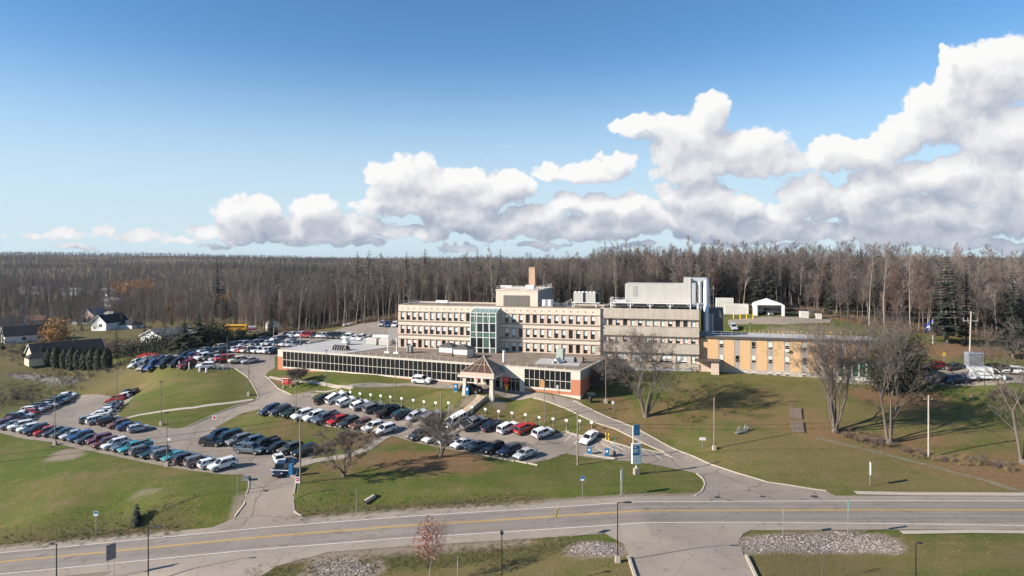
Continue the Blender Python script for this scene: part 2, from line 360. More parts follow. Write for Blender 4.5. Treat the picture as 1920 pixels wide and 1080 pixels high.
# ------------------------------------------------------------------ ground: one sheet out to the horizon
def ground_mat():
    m = bpy.data.materials.new("ground_cover"); t, N, L, b = nt(m)
    b.inputs['Roughness'].default_value = .95; b.inputs['Specular IOR Level'].default_value = .15
    geo = N.new('ShaderNodeNewGeometry'); at_ = N.new('ShaderNodeAttribute'); at_.attribute_name = 'cover'
    sp = N.new('ShaderNodeSeparateColor'); L.new(at_.outputs['Color'], sp.inputs[0])
    def noise(sc, det=6, ro=.6, vec=None):
        n = N.new('ShaderNodeTexNoise'); n.inputs['Scale'].default_value = sc; n.inputs['Detail'].default_value = det; n.inputs['Roughness'].default_value = ro
        L.new(vec or geo.outputs['Position'], n.inputs['Vector']); return n.outputs['Fac']
    def rng(v, a, b_, c=0., d=1.):
        n = N.new('ShaderNodeMapRange'); L.new(v, n.inputs[0])
        for i, x in zip((1,2,3,4), (a,b_,c,d)): n.inputs[i].default_value = x
        return n.outputs[0]
    def mth(op, a, b_):
        n = N.new('ShaderNodeMath'); n.operation = op
        for i, v in enumerate((a, b_)):
            if isinstance(v, (int, float)): n.inputs[i].default_value = v
            else: L.new(v, n.inputs[i])
        return n.outputs[0]
    def mix(f, a, b_):
        n = N.new('ShaderNodeMix'); n.data_type = 'RGBA'
        if isinstance(f, float): n.inputs[0].default_value = f
        else: L.new(f, n.inputs[0])
        for i, v in ((6, a), (7, b_)):
            if isinstance(v, tuple): n.inputs[i].default_value = (*v, 1)
            else: L.new(v, n.inputs[i])
        return n.outputs[2]
    big = noise(.045, 5); mid = noise(.35, 6, .65); fine = noise(2.6, 8, .75); vf = noise(9, 4, .7)
    mow = N.new('ShaderNodeMapping'); mow.inputs['Rotation'].default_value = (0, 0, .35); mow.inputs['Scale'].default_value = (.05, .55, .05); L.new(geo.outputs['Position'], mow.inputs['Vector'])
    stripe = noise(1.0, 3, .5, mow.outputs[0])
    green = mix(rng(fine, .3, .7), (.058,.080,.013), (.116,.138,.029))
    yel = mix(rng(fine, .3, .7), (.125,.104,.038), (.195,.152,.066))
    f1 = mth('ADD', rng(big, .35, .65, -.2, .5), rng(mid, .3, .7, -.3, .45)); f1 = mth('ADD', f1, rng(stripe, .35, .65, -.15, .25))
    f1 = mth('ADD', f1, mth('MULTIPLY', sp.outputs[1], 1.0)); f1n = N.new('ShaderNodeClamp'); L.new(f1, f1n.inputs[0])
    c = mix(f1n.outputs[0], green, yel)
    # fallen leaves
    lv = mix(rng(fine, .35, .65), (.155,.088,.042), (.24,.15,.080))
    fl = mth('MULTIPLY', sp.outputs[0], 1.6); fl = mth('ADD', fl, rng(mid, .3, .7, -.55, .25)); fl = mth('ADD', fl, rng(vf, .35, .65, -.25, .15))
    cl = N.new('ShaderNodeClamp'); L.new(fl, cl.inputs[0]); c = mix(cl.outputs[0], c, lv)
    # rank uncut growth on banks
    rk = mix(rng(fine, .3, .7), (.050,.060,.018), (.15,.125,.055)); 
    fr = mth('ADD', mth('MULTIPLY', sp.outputs[2], 1.3), rng(mid, .3, .7, -.45, .2)); cr_ = N.new('ShaderNodeClamp'); L.new(fr, cr_.inputs[0]); c = mix(cr_.outputs[0], c, rk)
    # bare soil and grit
    br = mix(rng(fine, .3, .7), (.20,.155,.115), (.30,.245,.19))
    fb = mth('ADD', mth('MULTIPLY', at_.outputs['Alpha'], 1.5), rng(mid, .3, .7, -.5, .2)); cb = N.new('ShaderNodeClamp'); L.new(fb, cb.inputs[0]); c = mix(cb.outputs[0], c, br)
    sc_ = N.new('ShaderNodeVectorMath'); sc_.operation = 'SCALE'; L.new(c, sc_.inputs[0]); L.new(rng(vf, .25, .75, .58, 1.42), sc_.inputs['Scale'])
    L.new(sc_.outputs[0], b.inputs['Base Color'])
    bp = N.new('ShaderNodeBump'); bp.inputs['Strength'].default_value = .9; bp.inputs['Distance'].default_value = .18
    L.new(mth('ADD', mth('MULTIPLY', vf, .5), fine), bp.inputs['Height']); L.new(bp.outputs[0], b.inputs['Normal'])
    return m
def seg_dist(X, Y, pts):
    d = np.full(X.shape, 1e9)
    for (x0,y0),(x1,y1) in zip(pts, pts[1:]):
        vx, vy = x1-x0, y1-y0; t = np.clip(((X-x0)*vx+(Y-y0)*vy)/(vx*vx+vy*vy+1e-9), 0, 1)
        d = np.minimum(d, np.hypot(X-x0-t*vx, Y-y0-t*vy))
    return d
EDGE = [(-420,520),(-330,470),(-260,430),(-215,395),(-170,372),(-135,330),(-112,292),(-100,272),(-80,262),(-60,254),(-48,250),(-38,246),(-20,240),(10,230),(45,226),(66,226),(90,222),(98,200),(112,184),(135,176),(160,168),(200,160),(320,150),(700,140)]
def edge_y(x): return np.interp(x, [e[0] for e in EDGE], [e[1] for e in EDGE])
def build_ground():
    X, Y = _gx, _gy
    leaf = smooth(-6, 4, Y-edge_y(X)); leaf = np.maximum(leaf, smooth(420, 520, Y))
    dry = np.zeros_like(X); rough = np.zeros_like(X); bare = np.zeros_like(X)
    def blob(arr, px, py, r, a=1.0, sx=1.0):
        x, y, _ = gp(px, py); d = np.hypot((X-x)/sx, Y-y); np.maximum(arr, a*(1-smooth(r*.35, r, d)), out=arr)
    for px, py, r, a, sx in ((645,868,7,.55,1.2),(760,862,7,.75,1.6),(830,865,8,.95,1.3),(880,875,5,.6,1.4),(1210,790,9,.55,1.3),(1300,770,11,.4,1.4),(1565,815,6,.7,1.5),(1665,832,7,.6,1.5),(1690,745,8,.95,1.6),(1640,742,6,.8,1.4),
                             (1700,830,6,.6,2.5),(1850,870,7,.6,2.5),(1900,890,6,.8,2),(1400,760,14,.35,1.6),(1150,762,7,.5,1),(570,800,8,.35,1.8),(700,825,6,.7,2),(620,880,6,.4,1.4),(530,712,4,.6,1.3),(1500,790,9,.5,1.2),(900,770,5,.45,1.6),(1000,775,5,.35,2.2),(1130,808,4,.7,1.8),(1180,828,3,.7,1.8),(1800,655,9,.9,3)):
        blob(leaf, px, py, r, a, sx)
    for px, py, r, a, sx in ((60,940,12,.5,2),(300,880,6,.5,1.5),(1450,850,14,.45,2),(1750,900,10,.5,2),(1600,770,16,.35,2),(320,700,12,.6,1.6),(240,715,12,.55,1.2),(1100,1062,8,.6,5),(1600,1060,8,.55,3),(1850,1040,7,.7,3),(1350,760,14,.35,2),(950,785,5,.3,3),(1280,905,4,.5,1.5)):
        blob(dry, px, py, r, a, sx)
    green = (1-smooth(15, 40, X))*(1-smooth(165, 185, Y))*smooth(90, 100, Y); dry = dry-.34*green*(1-dry)+.14*smooth(22, 45, X)*smooth(95, 110, Y)*(1-smooth(150, 170, Y))+.12*(1-smooth(86, 92, Y))
    # rank banks beside the road, ditches
    for pts, w in (([(-120,103.5),(-70,103.2),(-52,103)],4.0),([(-33,103.5),(-10,103.2),(3,103.5)],3.0),([(-34,86),(-5,86.5),(8,87)],2.6)):
        d = seg_dist(X, Y, pts); np.maximum(rough, 1-smooth(w*.45, w, d), out=rough)
    d = seg_dist(X, Y, gpp([(10,720),(70,745),(-20,770)])); np.maximum(rough, .8*(1-smooth(5, 14, d)), out=rough)
    d = seg_dist(X, Y, gpp([(40,690),(160,705),(240,690),(330,660)])); np.maximum(rough, .75*(1-smooth(6, 16, d)), out=rough); np.maximum(leaf, .6*(1-smooth(6, 16, d)), out=leaf)
    vill = smooth(215, 240, Y)*(1-smooth(-70, -55, X)); np.maximum(dry, .35*vill, out=dry); np.maximum(rough, .42*vill, out=rough); np.maximum(leaf, .38*vill, out=leaf)
    # grit along the kerbless road edge, worn patches
    d = seg_dist(X, Y, [(-400,103),(-52,102.4)]); np.maximum(bare, .7*(1-smooth(.5, 1.4, d)), out=bare)
    d = seg_dist(X, Y, [(-30,102.6),(0,102.4),(30,102.6)]); np.maximum(bare, .9*(1-smooth(.5, 1.8, d)), out=bare)
    d = seg_dist(X, Y, [(-60,89),(-36,89),(2,88.6)]); np.maximum(bare, .75*(1-smooth(.6, 2.0, d)), out=bare)
    for px, py, r, a, sx in ((125,850,3,.9,1.5),(120,857,2.4,1,2),(268,925,2,.5,2),(455,945,3,.8,.8),(150,760,4,.5,1),(930,755,2.5,.6,1.3),(850,772,2.5,.5,1),(880,748,3,.6,1),(640,636,9,.6,1.5),(1500,620,9,.5,2)):
        blob(bare, px, py, r, a, sx)
    for pts, w in ((gpp([(596,1066),(640,1062),(690,1068)]),2.6),(gpp([(1090,1030),(1148,1032)]),2.6),(gpp([(1402,1024),(1450,1020),(1540,1020),(1610,1018),(1660,1023)]),2.9)):
        d = seg_dist(X, Y, pts); np.maximum(bare, 1.0*(1-smooth(w*.6, w, d)), out=bare)
    n, k = X.shape[1], X.shape[0]
    V = np.stack([X.ravel(), Y.ravel(), GZ.ravel()], 1)
    ii, jj = np.meshgrid(np.arange(n-1), np.arange(k-1)); a = (jj*n+ii).ravel()
    Fc = np.stack([a, a+1, a+n+1, a+n], 1)
    me = fastmesh("ground", V, Fc, ground_mat(), smooth=True)
    ca = me.color_attributes.new("cover", 'FLOAT_COLOR', 'POINT')
    ca.data.foreach_set('color', np.stack([leaf, dry, rough, bare], -1).reshape(-1, 4).astype(np.float32).ravel())
    o = link("ground", me); prop(o, kind='structure'); return o
build_ground()

# ------------------------------------------------------------------ sheets laid on the ground
def clip(poly, ax, v, keep_less):
    out = []
    for i in range(len(poly)):
        p, q = poly[i-1], poly[i]
        ip = (p[ax] <= v) if keep_less else (p[ax] >= v); iq = (q[ax] <= v) if keep_less else (q[ax] >= v)
        if ip != iq:
            t = (v-p[ax])/(q[ax]-p[ax]); out.append((p[0]+t*(q[0]-p[0]), p[1]+t*(q[1]-p[1])))
        if iq: out.append(q)
    return out
def area(p): return .5*sum(p[i-1][0]*p[i][1]-p[i][0]*p[i-1][1] for i in range(len(p)))
def sheet(name, polys, m, off, kind='structure', hfun=None):
    mb = MB(); hf = hfun or hzf
    for poly in polys:
        if area(poly) < 0: poly = poly[::-1]
        xs = [p[0] for p in poly]
        i0 = np.searchsorted(XS, min(xs))-1; i1 = np.searchsorted(XS, max(xs))
        for i in range(max(i0, 0), i1):
            st = clip(clip(poly, 0, XS[i], False), 0, XS[i+1], True)
            if len(st) < 3: continue
            ys = [p[1] for p in st]; j0 = np.searchsorted(YS, min(ys))-1; j1 = np.searchsorted(YS, max(ys))
            for j in range(max(j0, 0), j1):
                c = clip(clip(st, 1, YS[j], False), 1, YS[j+1], True)
                if len(c) < 3 or abs(area(c)) < 1e-4: continue
                mb.face([(x, y, hf(x, y)+off) for x, y in c])
    o = mb.build(name, m, smooth=False); prop(o, kind=kind); return o
def ribbon_poly(pts, w):
    """a strip of width w round a world polyline, as one quad per segment"""
    out = []; n = len(pts); L_, R_ = [], []
    for i in range(n):
        a = Vector(pts[max(i-1,0)]); b = Vector(pts[min(i+1,n-1)]); d = (b-a).normalized(); nn = Vector((-d.y, d.x))
        p = Vector(pts[i]); L_.append(tuple(p+nn*w/2)); R_.append(tuple(p-nn*w/2))
    return [[R_[i], R_[i+1], L_[i+1], L_[i]] for i in range(n-1)]
def resample(pts, step):
    out = [pts[0]]
    for a, b in zip(pts, pts[1:]):
        L = math.dist(a, b); k = max(1, int(L/step))
        out += [(a[0]+(b[0]-a[0])*i/k, a[1]+(b[1]-a[1])*i/k) for i in range(1, k+1)]
    return out
def kerb(name, ptspx, m, w=.22, h=.13, world=False, kind='structure', gap=0, base=.0):
    pts = resample(ptspx if world else gpp(ptspx), 1.0); mb = MB()
    L_, R_ = [], []
    for i in range(len(pts)):
        a = Vector(pts[max(i-1,0)]); b = Vector(pts[min(i+1,len(pts)-1)]); d = (b-a).normalized(); nn = Vector((-d.y, d.x)); p = Vector(pts[i])
        L_.append(p+nn*w/2); R_.append(p-nn*w/2)
    vs = []; fs = []
    for l, r in zip(L_, R_):
        z = max(hzf(l.x, l.y), hzf(r.x, r.y)); vs += [(r.x,r.y,z-.2),(r.x,r.y,z+h),(l.x,l.y,z+h),(l.x,l.y,z-.2)]
    for i in range(len(pts)-1):
        a = 4*i; b = a+4
        for k in range(3): fs.append((a+k, b+k, b+k+1, a+k+1))
    fs += [(0,1,2,3), tuple(len(vs)-4+k for k in (3,2,1,0))]
    mb.add(vs, fs); o = mb.build(name, m)
    return prop(o, kind=kind) if kind else o

def asphalt(name, c0, c1, streakx=False, crack=.62):
    m = bpy.data.materials.new(name); t, N, L, b = nt(m); b.inputs['Roughness'].default_value = .88; b.inputs['Specular IOR Level'].default_value = .25
    geo = N.new('ShaderNodeNewGeometry')
    def noise(sc, det, ro, vec=None):
        n = N.new('ShaderNodeTexNoise'); n.inputs['Scale'].default_value = sc; n.inputs['Detail'].default_value = det; n.inputs['Roughness'].default_value = ro
        L.new(vec or geo.outputs['Position'], n.inputs['Vector']); return n.outputs['Fac']
    def rng(v, a, b_, c=0., d=1.):
        n = N.new('ShaderNodeMapRange'); L.new(v, n.inputs[0])
        for i, x in zip((1,2,3,4), (a,b_,c,d)): n.inputs[i].default_value = x
        return n.outputs[0]
    f = rng(noise(.16, 7, .7), .3, .7)
    mx = N.new('ShaderNodeMix'); mx.data_type = 'RGBA'; L.new(f, mx.inputs[0]); mx.inputs[6].default_value = (*c0, 1); mx.inputs[7].default_value = (*c1, 1)
    s = rng(noise(6, 6, .8), .3, .7, .88, 1.12)
    if streakx:
        mp = N.new('ShaderNodeMapping'); mp.inputs['Scale'].default_value = (.03, 1.1, .03); L.new(geo.outputs['Position'], mp.inputs['Vector'])
        k = N.new('ShaderNodeMath'); k.operation = 'MULTIPLY'; L.new(s, k.inputs[0]); L.new(rng(noise(1, 4, .6, mp.outputs[0]), .3, .7, .80, 1.16), k.inputs[1]); s = k.outputs[0]
    # tar-filled cracks and oil stains
    wv = N.new('ShaderNodeTexNoise'); wv.inputs['Scale'].default_value = .5; wv.inputs['Detail'].default_value = 5; L.new(geo.outputs['Position'], wv.inputs['Vector'])
    ad = N.new('ShaderNodeVectorMath'); ad.operation = 'MULTIPLY_ADD'; L.new(wv.outputs['Color'], ad.inputs[0]); ad.inputs[1].default_value = (3,3,0); L.new(geo.outputs['Position'], ad.inputs[2])
    vo = N.new('ShaderNodeTexVoronoi'); vo.feature = 'DISTANCE_TO_EDGE'; vo.voronoi_dimensions = '2D'; vo.inputs['Scale'].default_value = .13; L.new(ad.outputs[0], vo.inputs['Vector'])
    k = N.new('ShaderNodeMath'); k.operation = 'MULTIPLY'; L.new(s, k.inputs[0]); L.new(rng(vo.outputs['Distance'], 0, .018, 1-crack, 1), k.inputs[1])
    st = rng(noise(.55, 3, .5), .62, .74, 1, .72)
    k2 = N.new('ShaderNodeMath'); k2.operation = 'MULTIPLY'; L.new(k.outputs[0], k2.inputs[0]); L.new(st, k2.inputs[1])
    sc_ = N.new('ShaderNodeVectorMath'); sc_.operation = 'SCALE'; L.new(mx.outputs[2], sc_.inputs[0]); L.new(k2.outputs[0], sc_.inputs['Scale'])
    L.new(sc_.outputs[0], b.inputs['Base Color'])
    return m
A_LOT = asphalt("lot_asphalt", (.225,.188,.156), (.30,.252,.208))
A_DRV = asphalt("drive_asphalt", (.225,.19,.158), (.295,.25,.208))
A_ROAD = asphalt("road_asphalt", (.205,.178,.155), (.255,.222,.192), True, .25)
A_SHLD = asphalt("shoulder_asphalt", (.255,.212,.175), (.33,.278,.23), False, .22)
M_CONC = mat("concrete", (.42,.36,.29), .85, .15, 2.0)
M_CONCD = mat("worn_concrete", (.32,.28,.225), .9, .22, 1.4, bump=.3)
M_GRAVEL = mat("gravel_surface", (.26,.215,.17), .95, .3, 1.2, bump=.6)
M_WHITE = mat("white_line_paint", (.62,.58,.52), .7, .18, 1.2)
M_YEL = mat("yellow_line_paint", (.60,.36,.07), .7, .15, 1.0)
M_TAR = mat("tar_patch", (.05,.045,.042), .8, .2, 2.0)

def build_sheets():
    xs = list(np.arange(-400, 320, 8.))
    def strip(y0, y1, x0=-400, x1=312): return [[(x, y0), (x+8, y0), (x+8, y1), (x, y1)] for x in np.arange(x0, x1, 8.)]
    sheet("road_shoulder", strip(89.6, 102.3), A_SHLD, .03)
    sheet("road", strip(92.0, 100.1), A_ROAD, .05)
    lower = gpp([(-60,793),(0,789),(60,767),(110,747),(142,741),(200,742),(252,742),(243,752),(226,765),(222,778),(232,786),(262,795),(300,801),(330,804),(352,801),(400,778),(440,763),(478,752),(492,745),(504,760),(482,768),(455,775),(425,790),(402,802),(440,812),(500,826),(560,834),(586,843),(590,856),(578,866),(562,872),(556,890),(552,915),(549,940),(553,962),(572,971),(585,976),(430,1000),(400,988),(440,970),(458,945),(466,915),(467,893),(455,890),(420,890),(360,883),(300,873),(200,852),(100,830),(0,812),(-60,800)])
    sheet("parking_lot", [lower], A_LOT, .035)
    upper = gpp([(478,752),(484,740),(462,705),(441,691),(395,694),(300,689),(262,686),(245,682),(262,676),(290,672),(330,660),(370,650),(400,642),(440,632),(520,620),(545,619),(575,626),(620,622),(700,602),(720,596),(748,603),(742,650),(700,668),(600,668),(515,668),(516,690),(503,697),(497,705),(521,728),(545,742),(505,750),(492,756)])
    sheet("upper_parking_lot", [upper], A_LOT, .04)
    mid = gpp([(482,754),(486,742),(500,733),(545,742),(592,741),(583,748),(600,753),(650,759),(740,778),(820,793),(850,794),(930,804),(1018,819),(1058,811),(1130,824),(1180,839),(1240,849),(1262,858),(1290,868),(1322,886),(1318,896),(1306,888),(1270,880),(1240,874),(1150,863),(1060,851),(1030,862),(990,870),(900,853),(830,841),(770,828),(735,817),(700,810),(600,792),(520,776),(488,771)])
    sheet("middle_parking_lot", [mid], A_LOT, .045)
    drive = gpp([(540,744),(590,742),(600,737),(680,727),(760,723),(860,728),(880,736),(930,739),(1000,746),(1065,767),(1150,802),(1210,832),(1243,846),(1262,858),(1300,878),(1320,893),(1322,905),(1312,922),(1290,932),(1240,942),(1590,942),(1550,922),(1440,905),(1330,870),(1250,835),(1160,790),(1095,760),(1085,752),(1000,737),(985,730),(930,722),(870,718),(800,715),(700,718),(640,726),(575,737)])
    sheet("entrance_drive", [drive], A_DRV, .055)
    sheet("south_driveway", [[(x, y) for x, y in [(11.5,91),(33,91),(30,88.5),(28.7,86.5),(27.9,82),(27.3,77),(26,60),(14,60),(14,77),(14.2,81.6),(14,86),(12.5,89)]]], A_SHLD, .045)
    sheet("west_driveway", [[(-52,91),(-22,91),(-26,88.5),(-30,87),(-33,83),(-38,76),(-60,74),(-54,84)]], A_SHLD, .045)
    sheet("right_parking_lot", [gpp([(1745,690),(1790,683),(1900,690),(1960,693),(1960,722),(1870,722),(1800,724),(1745,722)])], A_LOT, .05)
    # walks
    sheet("footpath", ribbon_poly(resample(gpp([(233,785),(262,778),(300,772),(360,765),(420,757),(474,749)]), 1.0), .9), M_CONC, .05)
    sheet("concrete_walk", ribbon_poly(resample(gpp([(560,872),(590,864),(620,860),(655,854),(685,843),(712,824),(730,813)]), 1.0), 2.2), M_CONCD, .06)
    sheet("building_walk", ribbon_poly(resample(gpp([(503,707),(560,715),(620,723),(660,729)]), 1.0), 1.1), M_CONC, .05)
    sheet("roadside_pavement", ribbon_poly(resample([(52,103.4),(60,103.0),(75,102.9),(110,102.9),(170,103)], 1.0), 1.5), M_CONC, .1)
    sheet("south_pavement", ribbon_poly(resample([(50.5,88.6),(60,88.9),(75,88.6),(110,88.6),(170,88.6)], 1.0), 1.0), M_CONC, .1)
    sheet("old_path", ribbon_poly(resample(gpp([(1530,822),(1600,838),(1660,852),(1740,872),(1800,890),(1860,905),(1920,922)]), 1.0), .9), mat("old_asphalt", (.155,.135,.085), .9, .3, .8), .05)
    sheet("north_service_yard", [gpp([(1365,600),(1560,598),(1556,606),(1470,609),(1365,609)])], M_GRAVEL, .06)
    # painted lines: edge lines and double centre line
    sheet("road_edge_line", strip(99.86, 100.06)+strip(92.02, 92.22, -400, 30)+[[(x, 92.02-(x-32)*.035), (x+8, 92.02-(x-24)*.035), (x+8, 92.22-(x-24)*.035), (x, 92.22-(x-32)*.035)] for x in np.arange(32, 100, 8.)], M_WHITE, .066)
    sheet("road_centre_line", strip(96.10, 96.26)+strip(96.40, 96.56), M_YEL, .066)
    hat = []
    for a, b in (((1075,812),(1058,828)),((1090,816),(1076,834)),((1115,838),(1135,850)),((1128,832),(1160,847)),((1142,828),(1172,846)),((1172,836),(1205,852)),((1200,842),(1222,856)),((1222,848),(1240,861)),((1060,806),(1120,836))):
        hat += ribbon_poly(resample(gpp([a, b]), 1.0), .14)
    sheet("hatched_line", hat, M_WHITE, .062)
    bays = []
    for (ax, ay), (bx, by), n, ln in (((0,806),(440,888),25,5.0),((508,776),(735,816),12,4.8),((760,824),(1005,868),11,4.8)):
        p, q = Vector(gp(ax, ay)[:2]), Vector(gp(bx, by)[:2]); d = (q-p).normalized(); nn = Vector((-d.y, d.x))
        for i in range(n+1):
            c = p+(q-p)*i/n; bays += ribbon_poly([tuple(c+nn*.3), tuple(c+nn*ln)], .1)
    sheet("bay_line", bays, mat("worn_line_paint", (.42,.38,.33), .8, .3, 1.5), .06)
    for k, (px, py, r) in enumerate(((1345,933,.45),(1430,932,.4),(1527,932,.55),(1148,784,.5),(97,838,.4),(498,920,.4))):
        x, y, z = gp(px, py); mb = MB(); mb.tube((x,y,z+.05),(x,y,z+.085), r, r, 14); o = mb.build("manhole_cover", M_TAR)
        prop(o, ["dark round cover on the drive mouth, left of two", "dark round cover on the drive mouth, right of two", "brown round cover at the driveway corner beside the pale roadside pavement", "dark cover high on the entrance drive below the brick corner", "dark cover at the foot of the lower lot lamp post", "dark cover in the gated entrance lane"][k], "manhole cover", "covers set in the asphalt")
    kc = M_CONC
    for pts in ([(350,801),(400,778),(440,763),(484,748),(484,741),(464,707),(441,691)], [(497,705),(521,728),(547,741),(592,734),(660,725),(700,719)], [(1000,747),(1065,768),(1150,803),(1210,833),(1243,847),(1262,859),(1240,849),(1180,839),(1130,824),(1060,810),(1040,816)],
                [(1075,752),(1160,790),(1250,835),(1330,870),(1440,905),(1550,921)], [(1306,888),(1318,898),(1322,908),(1316,922),(1304,930)], [(467,893),(466,916),(458,946),(440,970)], [(558,880),(553,915),(550,942),(553,960),(566,968)], [(1090,758),(1100,764)]):
        kerb("kerb", pts, kc)
    kerb("kerb", [(14.0,82),(13.9,77),(13.8,60)], M_CONC, .32, .3, True); kerb("kerb", [(28.1,82),(27.5,77),(26.2,60)], M_CONC, .32, .3, True)
build_sheets()
# ------------------------------------------------------------------ the hospital: four joined buildings
M_CREAM = mat("cream_stucco", (.68,.565,.46), .85, .06, .8, streak=.10)
M_PINK = mat("pink_concrete", (.58,.45,.36), .88, .08, 1.0, streak=.12)
M_TAN = mat("weathered_concrete", (.46,.395,.33), .9, .10, .6, streak=.12)
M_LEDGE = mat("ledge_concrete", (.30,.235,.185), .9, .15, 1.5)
M_YBRICK = mat("yellow_brick", (.62,.395,.205), .88, .10, 2.5)
M_GREYP = mat("grey_panel", (.36,.335,.31), .7, .06, 1.5, streak=.1)
M_RBRICK = mat("red_brick", (.44,.17,.095), .9, .14, 3.0)
M_OFFW = mat("offwhite_trim", (.56,.50,.425), .7, .06, 1.5)
M_WTRIM = mat("white_metal", (.74,.72,.69), .45, .05, 1.0)
M_DARK = mat("dark_metal", (.030,.030,.032), .5, .15, 2.0)
M_GREYM = mat("grey_metal", (.27,.265,.26), .5, .08, 1.5)
M_LGREY = mat("light_grey_cladding", (.50,.47,.43), .6, .06, .8, streak=.08)
M_SILV = mat("silver_duct", (.52,.53,.54), .38, .12, 2.0, metal=.35)
M_GLASS = mat("dark_glass", (.012,.014,.016), .06, .3, .5, spec=.5)
M_GLASSG = mat("green_glass", (.075,.135,.105), .10, .3, .7, spec=.6)
M_BLIND = mat("pale_blind", (.60,.68,.61), .6, .15, .5)
M_BLINDW = mat("white_blind", (.76,.76,.73), .6, .12, .5)
M_FRAME = mat("window_frame", (.10,.085,.075), .6, .1, 2.0)
M_GROOF = mat("gravel_roof", (.215,.165,.125), .95, .28, .45, bump=.4)
M_MEMB = mat("roof_membrane", (.42,.405,.39), .95, .12, .35)
M_DKSHEET = mat("dark_cladding_and_shade", (.075,.078,.088), .5, .1, 1.0)  # own colour of the plant enclosure, painted shade on the right end walls
M_WOOD = mat("brown_timber", (.17,.10,.060), .8, .2, 2.0)
M_WOODG = mat("grey_timber", (.16,.12,.095), .9, .25, 2.0)
A15 = math.radians(-15)
def window_kind(w, h, blind, m_blind, frame=.07, sillp=True, glass=None, fm=None):
    """a window at local origin = middle of its sill: frame mesh, with pane and blind below it; returns meshes"""
    f = MB(); t = frame; fm = fm or M_FRAME
    f.box(-w/2, -w/2+t, -.03, .05, 0, h); f.box(w/2-t, w/2, -.03, .05, 0, h); f.box(-w/2+t, w/2-t, -.03, .05, h-t, h); f.box(-w/2+t, w/2-t, -.03, .05, 0, t)
    f.box(-w/2+t, w/2-t, -.02, .05, h*.30, h*.30+t*.8)
    p = MB(); p.box(-w/2+t, w/2-t, .03, .06, t, h-t)
    b = None
    if blind > 0:
        b = MB(); b.box(-w/2+t, w/2-t, .0, .025, max(h*(1-blind), t), h-t)
    return f.mesh("window", fm), p.mesh("pane", glass or M_GLASS), (b.mesh("blind", m_blind) if b else None)
def put_window(kind, parent, loc):
    o = link("window", kind[0], parent, loc); link("pane", kind[1], o)
    if kind[2]: link("blind", kind[2], o)
    return o
WR = random.Random(4)
def rail(mb, pts, h=1.0, step=2.0, r=.035, mids=1):
    for a, b in zip(pts, pts[1:]):
        a = Vector(a); b = Vector(b); n = max(1, int((b-a).length/step))
        for i in range(n+1):
            p = a.lerp(b, i/n); mb.tube(p, p+Vector((0,0,h)), r, r, 4)
        for k in range(mids+1): mb.tube(a+Vector((0,0,h*(1-k*.45))), b+Vector((0,0,h*(1-k*.45))), r*.8, r*.8, 4)

